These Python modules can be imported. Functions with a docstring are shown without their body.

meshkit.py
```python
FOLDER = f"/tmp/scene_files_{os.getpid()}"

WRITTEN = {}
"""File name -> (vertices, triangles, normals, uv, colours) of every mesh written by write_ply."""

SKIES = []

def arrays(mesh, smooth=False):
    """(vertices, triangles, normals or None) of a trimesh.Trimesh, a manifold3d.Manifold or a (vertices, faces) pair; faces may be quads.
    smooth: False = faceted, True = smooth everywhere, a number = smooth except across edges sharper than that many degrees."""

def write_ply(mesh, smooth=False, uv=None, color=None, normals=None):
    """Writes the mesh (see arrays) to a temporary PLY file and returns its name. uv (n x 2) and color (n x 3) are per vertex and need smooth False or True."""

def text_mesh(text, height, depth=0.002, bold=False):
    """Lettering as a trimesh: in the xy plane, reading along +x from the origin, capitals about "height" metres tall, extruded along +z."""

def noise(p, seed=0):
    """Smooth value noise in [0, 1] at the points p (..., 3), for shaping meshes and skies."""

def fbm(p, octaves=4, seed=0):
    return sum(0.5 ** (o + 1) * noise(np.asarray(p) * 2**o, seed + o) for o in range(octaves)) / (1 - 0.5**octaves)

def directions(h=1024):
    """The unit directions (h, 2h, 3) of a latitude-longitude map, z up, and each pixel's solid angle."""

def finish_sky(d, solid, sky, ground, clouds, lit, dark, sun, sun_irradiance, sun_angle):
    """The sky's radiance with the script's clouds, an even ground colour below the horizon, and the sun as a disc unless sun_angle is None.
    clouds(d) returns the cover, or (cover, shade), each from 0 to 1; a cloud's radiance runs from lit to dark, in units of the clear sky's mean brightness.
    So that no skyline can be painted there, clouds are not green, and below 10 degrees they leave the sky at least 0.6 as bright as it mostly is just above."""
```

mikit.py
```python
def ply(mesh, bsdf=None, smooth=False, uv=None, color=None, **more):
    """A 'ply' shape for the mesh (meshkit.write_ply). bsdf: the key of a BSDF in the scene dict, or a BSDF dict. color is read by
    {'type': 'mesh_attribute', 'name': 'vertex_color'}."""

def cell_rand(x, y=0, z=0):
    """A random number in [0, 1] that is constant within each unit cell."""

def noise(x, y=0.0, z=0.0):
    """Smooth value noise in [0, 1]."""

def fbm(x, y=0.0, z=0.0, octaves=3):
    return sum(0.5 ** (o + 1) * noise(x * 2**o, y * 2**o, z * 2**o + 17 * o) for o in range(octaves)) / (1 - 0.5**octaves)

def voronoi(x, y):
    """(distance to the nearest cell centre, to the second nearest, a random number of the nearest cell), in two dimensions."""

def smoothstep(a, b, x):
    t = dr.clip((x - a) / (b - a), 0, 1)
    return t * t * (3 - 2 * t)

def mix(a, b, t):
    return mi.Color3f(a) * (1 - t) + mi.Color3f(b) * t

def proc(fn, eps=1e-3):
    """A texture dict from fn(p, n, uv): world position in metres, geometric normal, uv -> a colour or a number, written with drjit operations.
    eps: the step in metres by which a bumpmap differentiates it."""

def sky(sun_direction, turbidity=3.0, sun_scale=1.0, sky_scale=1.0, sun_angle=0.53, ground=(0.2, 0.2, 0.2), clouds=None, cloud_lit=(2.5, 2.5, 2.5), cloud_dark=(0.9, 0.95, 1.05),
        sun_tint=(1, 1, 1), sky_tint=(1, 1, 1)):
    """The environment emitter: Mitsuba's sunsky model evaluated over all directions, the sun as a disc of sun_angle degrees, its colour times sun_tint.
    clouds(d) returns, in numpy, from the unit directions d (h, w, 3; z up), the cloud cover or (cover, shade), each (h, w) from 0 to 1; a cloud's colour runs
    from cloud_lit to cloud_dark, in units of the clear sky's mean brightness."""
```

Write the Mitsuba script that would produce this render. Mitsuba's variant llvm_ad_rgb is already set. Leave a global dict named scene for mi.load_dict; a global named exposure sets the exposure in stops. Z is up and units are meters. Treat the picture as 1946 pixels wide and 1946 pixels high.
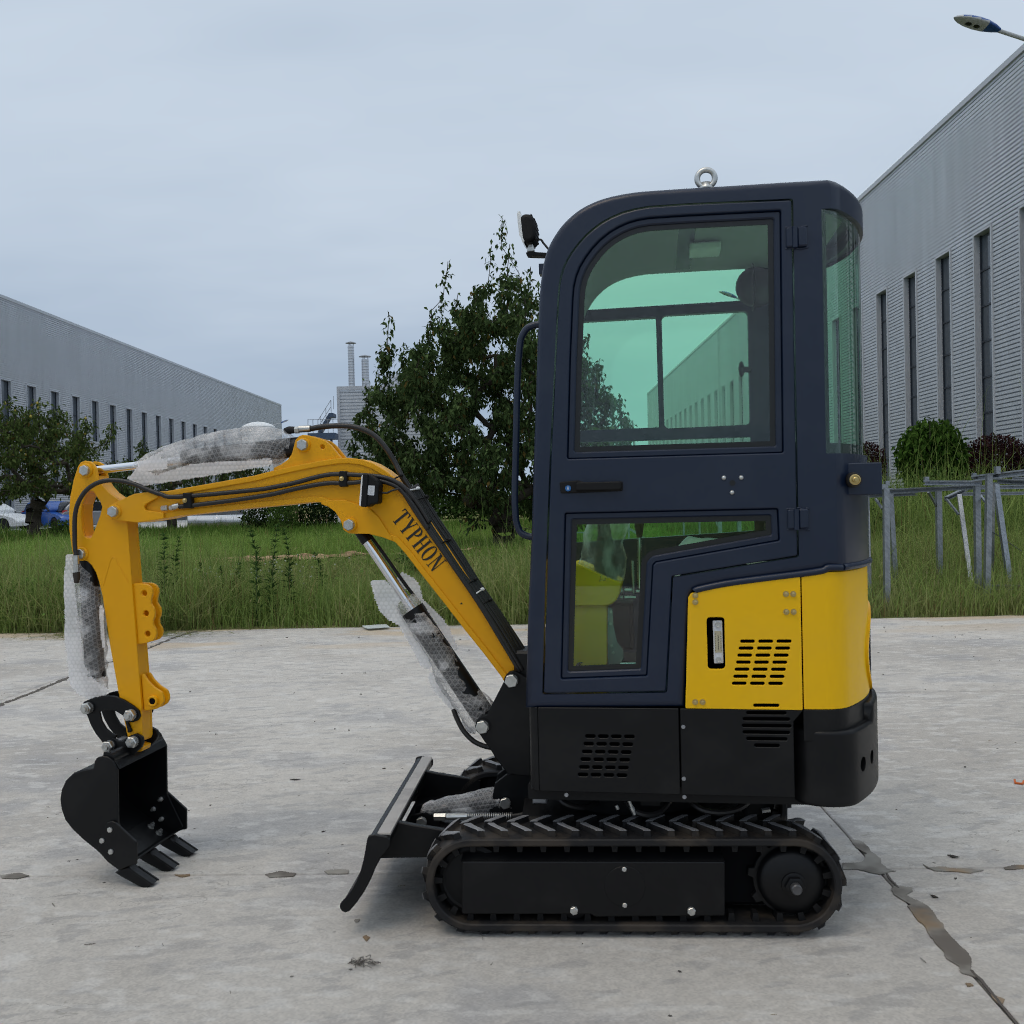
"""A yellow, navy and black mini excavator on a concrete yard between two corrugated factory halls, under an overcast sky."""
import math, random
import numpy as np, trimesh, shapely, mitsuba as mi, mikit, meshkit
import drjit as dr
import manifold3d as m3
from shapely.geometry import Polygon, LineString, Point, box as sbox
from shapely import affinity
from mikit import noise, fbm, voronoi, smoothstep, mix, cell_rand

scene, labels = {}, {}
rng = np.random.default_rng(7)
random.seed(7)

# ------------------------------------------------------------------ camera, sky, exposure
ROLL, PITCH, EYE = 0.022, 0.0095, 1.30
_f = np.array([0, math.cos(PITCH), -math.sin(PITCH)])
_u = np.array([math.sin(ROLL), math.sin(PITCH) * math.cos(ROLL), math.cos(ROLL) * math.cos(PITCH)])
scene['camera'] = {'type': 'perspective', 'fov': 54.235, 'fov_axis': 'x', 'near_clip': 0.05, 'far_clip': 2000.0,
                   'to_world': mi.ScalarTransform4f().look_at(origin=[0, 0, EYE], target=[0, float(_f[1]), float(EYE + _f[2])], up=[float(x) for x in _u])}


def overcast(d):
    up = np.clip(d[..., 2], 0, 1)
    q = d / np.maximum(d[..., 2:3] + 0.22, 0.05)
    band = meshkit.fbm(np.stack([q[..., 0] * 0.9, q[..., 1] * 2.2, q[..., 2] * 0.3], -1), 5, 3)
    fine = meshkit.fbm(np.stack([q[..., 0] * 3.1, q[..., 1] * 6.5, q[..., 2]], -1), 4, 9)
    shade = 1 - 1.12 * up + 0.50 * (0.5 - band) + 0.22 * (0.5 - fine)
    return np.ones(d.shape[:2]), np.clip(shade, 0, 1)


scene['sky'] = mikit.sky((-0.30, -0.35, 0.88), turbidity=4, sun_scale=0.16, sun_angle=26, clouds=overcast, ground=(0.25, 0.25, 0.24),
                         cloud_lit=(2.55, 2.80, 3.05), cloud_dark=(1.13, 1.44, 1.86))
exposure = 1.45

# ------------------------------------------------------------------ materials
def rgb(*c): return {'type': 'rgb', 'value': list(c)}


def pr(c, r=0.5, **k):
    return {'type': 'twosided', 'b': {'type': 'principled', 'base_color': mikit.proc(c) if callable(c) else rgb(*c), 'roughness': r, **k}}


def bump(b, fn, eps=1e-3):
    return {'type': 'twosided', 'b': {'type': 'bumpmap', 'tex': mikit.proc(fn, eps), 'scale': 1.0, 'b': b['b']}}


def dusty(c, dust, amount, s=9.0):
    def fn(p, n, uv):
        a = fbm(p.x * s, p.y * s, p.z * s, 4)
        return mix(c, dust, amount * smoothstep(0.45, 0.75, a))
    return fn


def concrete(p, n, uv):
    q = fbm(p.x * 0.9, p.y * 1.1, 3.0, 4)
    c = mix((0.355, 0.330, 0.298), (0.44, 0.414, 0.378), smoothstep(0.3, 0.7, q))
    wet = fbm(p.x * 1.7 + 5, p.y * 2.3, 9.0, 5)
    c = mix(c, (0.215, 0.22, 0.24), 0.50 * smoothstep(0.56, 0.72, wet) * (0.4 + 0.6 * fbm(p.x * 9, p.y * 12, 5.0, 3)))
    sx, sy = p.x * 0.97 + p.y * 0.24, p.y * 0.97 - p.x * 0.24
    stroke = fbm(sx * 9.0 + 2 * fbm(p.x * 2.3, p.y * 2.3, 2.0, 2), sy * 22.0, 1.0, 5)
    c = mix(c, (0.225, 0.22, 0.22), 0.36 * smoothstep(0.55, 0.72, stroke))
    c = mix(c, (0.52, 0.505, 0.48), 0.45 * smoothstep(0.54, 0.72, fbm(sx * 12.0, p.y * 26.0, 6.0, 4)))
    c = c * (0.91 + 0.18 * fbm(p.x * 34.0, p.y * 46.0, 17.0, 3))
    w = 0.5 * fbm(p.x * 6, p.y * 6, 4.0, 3)
    ridge = dr.abs(fbm(p.x * 3.2 + w, p.y * 8.0 + w, 15.0, 4) - 0.5)
    c = mix(c, (0.20, 0.185, 0.165), 0.45 * (1 - smoothstep(0.0, 0.010, ridge)) * smoothstep(0.48, 0.62, fbm(p.x * 0.8, p.y * 1.4, 31.0, 3)))
    sand = smoothstep(0.52, 0.68, fbm(p.x * 0.9, p.y * 2.8, 21.0, 4)) * smoothstep(8.3, 10.4, p.y - 0.06 * p.x)
    c = mix(c, (0.40, 0.315, 0.215), 0.8 * sand)
    grit = noise(p.x * 160, p.y * 160, 0.0)
    c = c * (0.90 + 0.2 * grit)
    f1, f2, r = voronoi(p.x * 9, p.y * 9)
    return mix(c, (0.07, 0.065, 0.06), smoothstep(0.965, 0.98, r) * (1 - smoothstep(0.03, 0.07, f1)))


def concrete_bump(p, n, uv):
    return 0.004 * fbm(p.x * 9, p.y * 34, 0.0, 4) + 0.0015 * noise(p.x * 140, p.y * 140, 2.0)


def soil(p, n, uv):
    a = fbm(p.x * 2.4, p.y * 2.4, p.z * 2.4, 5)
    bare = mix((0.17, 0.115, 0.07), (0.34, 0.25, 0.165), smoothstep(0.3, 0.7, a))
    turf = mix((0.055, 0.085, 0.022), (0.12, 0.15, 0.045), smoothstep(0.3, 0.7, fbm(p.x * 5, p.y * 5, 3.0, 3)))
    k = smoothstep(0.35, 0.55, fbm(p.x * 0.5, p.y * 0.7, 8.0, 3))
    return mix(turf, bare, 0.15 + 0.15 * k)


def pave(p, n, uv): return mix((0.30, 0.30, 0.29), (0.42, 0.41, 0.39), fbm(p.x * 1.1, p.y * 1.1, 1.0, 4))


def earth(p, n, uv): return mix((0.17, 0.105, 0.06), (0.36, 0.25, 0.155), smoothstep(0.25, 0.72, fbm(p.x * 7, p.y * 7, p.z * 9, 5)))


def patchy(p, n, uv):
    c = mix((0.13, 0.115, 0.10), (0.25, 0.235, 0.21), smoothstep(0.3, 0.7, fbm(p.x * 9, p.y * 9, 2.0, 4)))
    return mix(c, (0.24, 0.165, 0.095), 0.75 * smoothstep(0.5, 0.68, fbm(p.x * 5, p.y * 5, 12.0, 4)))


def cladding(p, n, uv):
    s = fbm(p.x * 0.5, p.y * 0.5, p.z * 0.12, 4)
    c = mix((0.50, 0.52, 0.55), (0.57, 0.59, 0.63), s)
    return c * (0.93 + 0.14 * noise(p.x * 3 + 3, p.y * 3, p.z * 0.35))


def zinc(p, n, uv):
    f1, f2, r = voronoi(p.x * 60 + p.z * 45, p.y * 60 + p.z * 33)
    return mix((0.19, 0.21, 0.235), (0.36, 0.385, 0.415), 0.6 * r + 0.4 * fbm(p.x * 8, p.y * 8, p.z * 8, 3))


def bark(p, n, uv): return mix((0.022, 0.018, 0.014), (0.085, 0.07, 0.055), fbm(p.x * 12, p.y * 12, p.z * 4, 4))


def blockwork(p, n, uv): return mix((0.075, 0.08, 0.088), (0.15, 0.155, 0.165), fbm(p.x * 4, p.y * 4, p.z * 9, 4))


def rubber(p, n, uv):
    d = smoothstep(0.42, 0.68, fbm(p.x * 11, p.y * 11, p.z * 11, 4))
    return mix((0.008, 0.008, 0.009), (0.055, 0.043, 0.032), 0.6 * d)


def rubber_tip(p, n, uv): return mix((0.10, 0.10, 0.105), (0.24, 0.24, 0.245), fbm(p.x * 40, p.y * 40, p.z * 40, 3))


def hexring(uv):
    """distance to the nearest centre of a hexagonal grid of 9 mm bubbles, in pitches"""
    a = mi.Float(uv.x) / 0.0165; b = mi.Float(uv.y) / 0.0165
    h = 1.7320508
    ax = a - dr.floor(a) - 0.5; bx = b / h; bx = (bx - dr.floor(bx) - 0.5) * h
    a2 = a + 0.5; ay = a2 - dr.floor(a2) - 0.5; by = b / h + 0.5; by = (by - dr.floor(by) - 0.5) * h
    return dr.sqrt(dr.minimum(ax * ax + bx * bx, ay * ay + by * by))


def bubble_cover(p, n, uv):
    d = hexring(uv)
    ring = smoothstep(0.30, 0.40, d) * (1 - smoothstep(0.46, 0.56, d))
    spot = 1 - smoothstep(0.05, 0.2, d)
    milky = fbm(p.x * 16, p.y * 16, p.z * 16, 3)
    return dr.clip(0.12 + 0.26 * ring + 0.16 * spot + 0.50 * smoothstep(0.50, 0.72, milky), 0, 1)


def bubble_bump(p, n, uv):
    d = hexring(uv)
    return 0.0022 * (1 - smoothstep(0.25, 0.5, d)) + 0.012 * fbm(p.x * 14, p.y * 14, p.z * 14, 3)


def milky_cover(p, n, uv):
    d = hexring(uv)
    return dr.clip(0.78 + 0.10 * (1 - smoothstep(0.3, 0.5, d)) + 0.3 * fbm(p.x * 20, p.y * 20, p.z * 20, 3) - 0.15, 0, 1)


def vcol(rough=0.6, trans=0.5, spec=0.5):
    return {'type': 'principledthin', 'base_color': {'type': 'mesh_attribute', 'name': 'vertex_color'}, 'roughness': rough, 'diff_trans': trans, 'eta': 1.3 + 0.2 * spec}


film = {'type': 'principledthin', 'base_color': rgb(0.97, 0.955, 0.95), 'roughness': 0.35, 'diff_trans': 0.75, 'eta': 1.45}
clear = {'type': 'thindielectric', 'int_ior': 1.25}
M = {
    'concrete': bump(pr(concrete, 0.75, specular=0.35), concrete_bump), 'soil': pr(soil, 0.95, specular=0.1), 'pave': pr(pave, 0.9, specular=0.2),
    'earth': pr(earth, 0.95, specular=0.1), 'patch': bump(pr(patchy, 0.85, specular=0.2), lambda p, n, uv: 0.010 * fbm(p.x * 28, p.y * 28, 1.0, 4)),
    'crack': pr((0.085, 0.075, 0.065), 0.95), 'joint': pr((0.045, 0.040, 0.035), 0.95), 'grit': pr((0.055, 0.05, 0.045), 0.9), 'flake': pr((0.22, 0.21, 0.19), 0.8),
    'cladding': pr(cladding, 0.42, metallic=0.25, specular=0.5), 'groove': pr((0.17, 0.185, 0.21), 0.6), 'trim': pr((0.45, 0.47, 0.51), 0.45, specular=0.5),
    'trim_blue': pr((0.17, 0.20, 0.26), 0.45), 'frame_dark': pr((0.018, 0.024, 0.036), 0.4), 'pane_dark': pr((0.055, 0.068, 0.085), 0.10, specular=0.7),
    'block': pr(blockwork, 0.9), 'zinc': pr(zinc, 0.38, metallic=0.75), 'bark': pr(bark, 0.95), 'leaf': vcol(0.32, 0.40, 0.95), 'grass': vcol(0.6, 0.6, 0.5),
    'fruit': pr((0.45, 0.36, 0.06), 0.45), 'navy': pr(dusty((0.0055, 0.0130, 0.0345), (0.028, 0.038, 0.058), 0.15), 0.32, specular=0.38, clearcoat=0.25, clearcoat_gloss=0.8),
    'yellow': pr(dusty((0.74, 0.345, 0.002), (0.60, 0.31, 0.03), 0.30, 5.0), 0.42, specular=0.28), 'black': pr(dusty((0.0030, 0.0033, 0.0042), (0.016, 0.016, 0.016), 0.3), 0.42, specular=0.28),
    'hood': pr(dusty((0.80, 0.46, 0.002), (0.68, 0.41, 0.03), 0.22, 4.0), 0.38, specular=0.28), 'matt_black': pr((0.0045, 0.0045, 0.005), 0.6, specular=0.28),
    'deep': pr((0.004, 0.004, 0.005), 0.9, specular=0.1), 'rubber': pr(rubber, 0.65, specular=0.35), 'lug_tip': pr(rubber_tip, 0.5), 'hose': pr((0.014, 0.013, 0.013), 0.42, specular=0.5),
    'chrome': pr((0.78, 0.79, 0.82), 0.10, metallic=1.0), 'bolt': pr(lambda p, n, uv: mix((0.42, 0.42, 0.40), (0.68, 0.69, 0.68), fbm(p.x * 90, p.y * 90, p.z * 90, 3)), 0.34, metallic=0.9),
    'brass': pr((0.55, 0.42, 0.18), 0.3, metallic=0.9), 'steel_grey': pr((0.30, 0.31, 0.33), 0.4, metallic=0.6), 'axle': pr((0.10, 0.10, 0.105), 0.4, metallic=0.6), 'worn_plate': pr(dusty((0.36, 0.335, 0.31), (0.22, 0.20, 0.185), 0.8, 14.0), 0.42, specular=0.4),
    'glass': {'type': 'thindielectric', 'specular_transmittance': rgb(0.665, 0.985, 0.775), 'specular_reflectance': rgb(0.8, 0.8, 0.8)},
    'frit': pr((0.006, 0.007, 0.008), 0.3), 'liner': pr((0.27, 0.285, 0.27), 0.8), 'white': pr((0.72, 0.73, 0.74), 0.45), 'label_grey': pr((0.55, 0.57, 0.60), 0.4),
    'ink': pr((0.010, 0.008, 0.007), 0.5), 'seat': pr((0.014, 0.014, 0.016), 0.7), 'lens': pr((0.75, 0.76, 0.75), 0.15), 'key_blue': pr((0.02, 0.12, 0.34), 0.3),
    'film': {'type': 'bumpmap', 'tex': mikit.proc(bubble_bump, 5e-4), 'scale': 1.0, 'b': {'type': 'blendbsdf', 'weight': mikit.proc(bubble_cover), 'a': clear, 'b': film}},
    'film_loose': {'type': 'bumpmap', 'tex': mikit.proc(bubble_bump, 5e-4), 'scale': 1.0, 'b': {'type': 'blendbsdf', 'weight': mikit.proc(milky_cover), 'a': clear, 'b': film}},
    'bag': {'type': 'blendbsdf', 'weight': mikit.proc(lambda p, n, uv: dr.clip(1.5 * (fbm(p.x * 30, p.y * 30, p.z * 9, 4) - 0.42), 0.06, 0.7)), 'a': clear, 'b': film},
    'sheet': {'type': 'principledthin', 'base_color': rgb(0.72, 0.76, 0.74), 'roughness': 0.35, 'diff_trans': 0.6, 'eta': 1.4},
    'car_white': pr((0.70, 0.71, 0.72), 0.25, clearcoat=0.8), 'car_blue': pr((0.012, 0.075, 0.32), 0.25, clearcoat=0.8), 'car_grey': pr((0.30, 0.31, 0.33), 0.3, metallic=0.5),
    'car_glass': pr((0.012, 0.015, 0.02), 0.08, specular=0.7), 'red': pr((0.35, 0.02, 0.015), 0.25), 'orange': pr((0.55, 0.12, 0.02), 0.5), 'tyre': pr((0.014, 0.014, 0.015), 0.8),
    'lamp_blue': pr((0.02, 0.075, 0.27), 0.3, clearcoat=0.5), 'lamp_grey': pr((0.45, 0.47, 0.49), 0.4), 'duct': pr((0.55, 0.56, 0.58), 0.3, metallic=0.8), 'sand': pr((0.33, 0.25, 0.16), 0.95),
    'gauge_face': pr((0.42, 0.38, 0.26), 0.3), 'tank': pr((0.66, 0.68, 0.69), 0.5), 'steel_blue': pr((0.045, 0.075, 0.13), 0.4),
}
for _k, _v in M.items(): scene['mat_' + _k] = _v

# ------------------------------------------------------------------ naming and mesh helpers
_taken = set()


def thing(name, label, cat, group=None):
    k = name; i = 0
    while k in _taken or k in scene: i += 1; k = f'{name}_{i:03d}'
    _taken.add(k)
    labels[k] = {'label': label, 'category': cat}
    if group: labels[k]['group'] = group
    return k


def part(parent, name, mesh, mat, smooth=False, label=None, kind=None, **kw):
    base = parent + '__' + name; k = base; i = 0
    while k in _taken: i += 1; k = f'{base}_{i:03d}'
    _taken.add(k)
    scene[k] = mikit.ply(mesh, 'mat_' + mat, smooth=smooth, **kw) if not isinstance(mesh, dict) else mesh
    d = {}
    if label: d['label'] = label
    if kind: d['kind'] = kind
    if d: labels[k] = d
    return k


def solo(name, mesh, mat, label, cat, smooth=False, group=None, **kw):
    k = thing(name, label, cat, group)
    scene[k] = mikit.ply(mesh, 'mat_' + mat, smooth=smooth, **kw)
    return k


def struct(name, mesh, mat, label=None, smooth=False, kind='structure', **kw):
    _taken.add(name)
    scene[name] = mikit.ply(mesh, 'mat_' + mat, smooth=smooth, **kw)
    labels[name] = {'kind': kind, **({'label': label} if label else {})}
    return name


class Frame:
    """A local frame: u to the right, v away from the camera, z up, turned by phi about (x, y)."""
    def __init__(s, x, y, phi, z=0.0):
        s.o = np.array([x, y, z]); s.m = np.array([[math.cos(phi), math.sin(phi), 0], [-math.sin(phi), math.cos(phi), 0], [0, 0, 1]])
    def __call__(s, p): return np.asarray(p, float) @ s.m.T + s.o


WORLD = Frame(0, 0, 0)
YARD, HALLS = Frame(1.243, 3.462, 0.035), Frame(0, 0, 0.0179)
UP, LO = Frame(0.385, 3.41, 0.145), Frame(0.385, 3.41, 0.061)


def cat(ms): return trimesh.util.concatenate([m for m in ms if m is not None])


def placed(mesh, fr):
    m = mesh.copy(); m.vertices = fr(m.vertices); return m


def tm(v, f): return trimesh.Trimesh(np.asarray(v, float), np.asarray(f, int), process=False)


def pg(pts, holes=()):
    p = Polygon(pts, holes)
    p = p if p.is_valid else p.buffer(0)
    return p


def rnd(p, r):
    return p.buffer(-r, quad_segs=6).buffer(2 * r, quad_segs=6).buffer(-r, quad_segs=6)


def curve(pts, n=8, closed=False):
    """Catmull-Rom through the points."""
    P = np.asarray(pts, float); out = []
    m = len(P)
    for i in range(m if closed else m - 1):
        g = lambda j: P[j % m] if closed else P[min(max(j, 0), m - 1)]
        p0, p1, p2, p3 = g(i - 1), g(i), g(i + 1), g(i + 2)
        for t in np.arange(n) / n:
            out.append(0.5 * (2 * p1 + (p2 - p0) * t + (2 * p0 - 5 * p1 + 4 * p2 - p3) * t * t + (3 * p1 - p0 - 3 * p2 + p3) * t ** 3))
    if not closed: out.append(P[-1])
    return np.array(out)


def _ring_inset(R, d):
    """Move a ring (interior on its left) inwards by d with mitred corners."""
    e = np.roll(R, -1, 0) - R; e /= np.maximum(np.linalg.norm(e, axis=1, keepdims=True), 1e-12)
    n1 = np.stack([-e[:, 1], e[:, 0]], 1); n0 = np.roll(n1, 1, 0)
    s = n0 + n1; k = 1 + (n0 * n1).sum(1)
    return R + d * s / np.maximum(k, 0.35)[:, None]


def prism(poly, v0, v1, b=0.0, seg=1, near=True, far=True):
    """Extrude a (u, z) polygon from v0 to v1; edges of the near and far faces rounded by b. Returns a mesh in (u, v, z)."""
    if poly.geom_type != 'Polygon': return cat([prism(g, v0, v1, b, seg, near, far) for g in poly.geoms if g.area > 1e-7])
    poly = shapely.geometry.polygon.orient(poly.simplify(2e-4), 1.0)
    get = lambda p: [np.array(p.exterior.coords)[:-1]] + [np.array(r.coords)[:-1] for r in p.interiors]
    rings = get(poly)
    while b and not Polygon(*(lambda q: (q[0], q[1:]))([_ring_inset(R, b) for R in rings])).is_valid:   # a corner tighter than the bevel: open it, or bevel less
        q = rnd(poly, 1.6 * b)
        if q.geom_type == 'Polygon' and q.area > 0.8 * poly.area and len(q.interiors) == len(poly.interiors):
            q = shapely.geometry.polygon.orient(q.simplify(2e-4), 1.0); rings = get(q)
            if Polygon(*(lambda q_: (q_[0], q_[1:]))([_ring_inset(R, b) for R in rings])).is_valid: break
        rings = get(poly); b *= 0.5
        if b < 2e-4: b = 0.0
    lay = []
    if near and b:
        for i in range(seg + 1): a = 0.5 * math.pi * i / seg; lay.append((v0 + b * (1 - math.sin(a)), b * (1 - math.cos(a))))
        lay = [(v0 + b * (1 - math.sin(0.5 * math.pi * (seg - i) / seg)), b * (1 - math.cos(0.5 * math.pi * (seg - i) / seg))) for i in range(seg + 1)]
    else: lay = [(v0, 0.0)]
    if far and b: lay += [(v1 - b * (1 - math.sin(0.5 * math.pi * i / seg)), b * (1 - math.cos(0.5 * math.pi * i / seg))) for i in range(seg + 1)]
    else: lay += [(v1, 0.0)]
    V, Fc, off = [], [], 0
    caps = {0: [], len(lay) - 1: []}
    for R in rings:
        n = len(R)
        for li, (v, d) in enumerate(lay):
            Q = _ring_inset(R, d) if d else R
            V.append(np.stack([Q[:, 0], np.full(n, v), Q[:, 1]], 1))
            if li in caps: caps[li].append(Q)
        i = np.arange(n); j = (i + 1) % n
        for li in range(len(lay) - 1):
            a, c = off + li * n, off + (li + 1) * n
            Fc.append(np.stack([a + i, c + j, a + j], 1)); Fc.append(np.stack([a + i, c + i, c + j], 1))
        off += n * len(lay)
    for li, rs in caps.items():
        try: tv, tf = trimesh.creation.triangulate_polygon(Polygon(rs[0], rs[1:]), engine='earcut')
        except Exception: continue
        if not len(tv): continue
        V.append(np.stack([tv[:, 0], np.full(len(tv), lay[li][0]), tv[:, 1]], 1))
        a, b_, c = tv[tf[:, 0]], tv[tf[:, 1]], tv[tf[:, 2]]
        ccw = ((b_ - a)[:, 0] * (c - a)[:, 1] - (b_ - a)[:, 1] * (c - a)[:, 0]) > 0
        tf = np.where((ccw == (li == 0))[:, None], tf, tf[:, ::-1])
        Fc.append(tf + off); off += len(tv)
    return tm(np.vstack(V), np.vstack(Fc))


def slab(poly, z0, z1, b=0.0, seg=1, top=True, bottom=False):
    """Extrude an (x, y) polygon upwards from z0 to z1, upper edges rounded by b."""
    m = prism(affinity.scale(poly, 1, 1), -z1, -z0, b, seg, near=top, far=bottom)
    v = m.vertices.copy()
    return tm(np.stack([v[:, 0], v[:, 2], -v[:, 1]], 1), m.faces)


def bx(u0, u1, v0, v1, z0, z1, b=0.0):
    return prism(sbox(min(u0, u1), min(z0, z1), max(u0, u1), max(z0, z1)), min(v0, v1), max(v0, v1), b)


def bar(p, q, w, h=None, twist=0.0):
    """A square bar from p to q."""
    p, q = np.asarray(p, float), np.asarray(q, float); h = h or w
    d = q - p; L = np.linalg.norm(d); d = d / L
    a = np.cross(d, [0, 0, 1.0]) if abs(d[2]) < 0.95 else np.array([1.0, 0, 0])
    a /= np.linalg.norm(a); c = np.cross(a, d)
    a, c = a * math.cos(twist) + c * math.sin(twist), c * math.cos(twist) - a * math.sin(twist)
    m = trimesh.creation.box([w, h, L]); v = m.vertices
    return tm(p + v[:, :1] * a + v[:, 1:2] * c + (v[:, 2:] + L / 2) * d, m.faces)


def channel(p, q, w, t=0.006, open_dir=1):
    """A C-shaped rolled bar from p to q."""
    prof = Polygon([(-w / 2, -w / 2), (w / 2, -w / 2), (w / 2, -w / 4), (w / 2 - t, -w / 4), (w / 2 - t, -w / 2 + t), (-w / 2 + t, -w / 2 + t), (-w / 2 + t, w / 2 - t), (w / 2 - t, w / 2 - t), (w / 2 - t, w / 4), (w / 2, w / 4), (w / 2, w / 2), (-w / 2, w / 2)])
    p, q = np.asarray(p, float), np.asarray(q, float); d = q - p; L = np.linalg.norm(d); d = d / L
    a = np.cross(d, [0, 0, 1.0]) if abs(d[2]) < 0.95 else np.array([1.0, 0, 0])
    a = open_dir * a / np.linalg.norm(a); c = np.cross(a, d)
    m = trimesh.creation.extrude_polygon(prof, L, engine='earcut'); v = m.vertices
    return tm(p + v[:, :1] * a + v[:, 1:2] * c + v[:, 2:] * d, m.faces)


def tube(path, r, n=10, caps=True):
    P = np.asarray(path, float); k = len(P)
    R = np.full(k, r) if np.isscalar(r) else np.asarray(r, float)
    T = np.gradient(P, axis=0); T /= np.maximum(np.linalg.norm(T, axis=1, keepdims=True), 1e-9)
    a = np.cross(T[0], [0.3, 0.9, 0.2]); a /= np.linalg.norm(a)
    rings = []
    th = np.linspace(0, 2 * math.pi, n, endpoint=False)
    for i in range(k):
        a = a - T[i] * (a @ T[i]); a /= np.linalg.norm(a); c = np.cross(T[i], a)
        rings.append(P[i] + R[i] * (np.cos(th)[:, None] * a + np.sin(th)[:, None] * c))
    return loft(rings, caps)


def loft(rings, caps=True, closed=True):
    n, k = len(rings[0]), len(rings); V = list(np.vstack(rings)); F = []
    i = np.arange(n if closed else n - 1); j = (i + 1) % n
    for s in range(k - 1):
        a, b = s * n, (s + 1) * n
        F.append(np.stack([a + i, b + i, b + j], 1)); F.append(np.stack([a + i, b + j, a + j], 1))
    if caps:
        for s, fl in ((0, False), (k - 1, True)):
            V.append(rings[s].mean(0)); c = len(V) - 1
            f = np.stack([np.full(len(i), c), s * n + i, s * n + j], 1)
            F.append(f[:, ::-1] if fl else f)
    return tm(np.array(V), np.vstack(F))


def lathe(prof, n=24, axis='v'):
    """Revolve (radius, height) points; the height runs along v (or z)."""
    th = np.linspace(0, 2 * math.pi, n, endpoint=False)
    rings = []
    for r, h in prof:
        x, y = r * np.cos(th), r * np.sin(th); hh = np.full(n, h)
        rings.append(np.stack([x, hh, y], 1) if axis == 'v' else np.stack([x, y, hh], 1))
    m = loft(rings, True)
    m.fix_normals()
    return m


def at(m, u, v, z):
    m = m.copy(); m.vertices = m.vertices + np.array([u, v, z]); return m


def cyl(u, z, v0, v1, r, n=20): return at(lathe([(r, v0), (r, v1)], n), u, 0, z)


def ball(c, r, sub=2):
    m = trimesh.creation.icosphere(sub, 1.0); m.vertices = m.vertices * np.asarray(r) + np.asarray(c); return m


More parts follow.
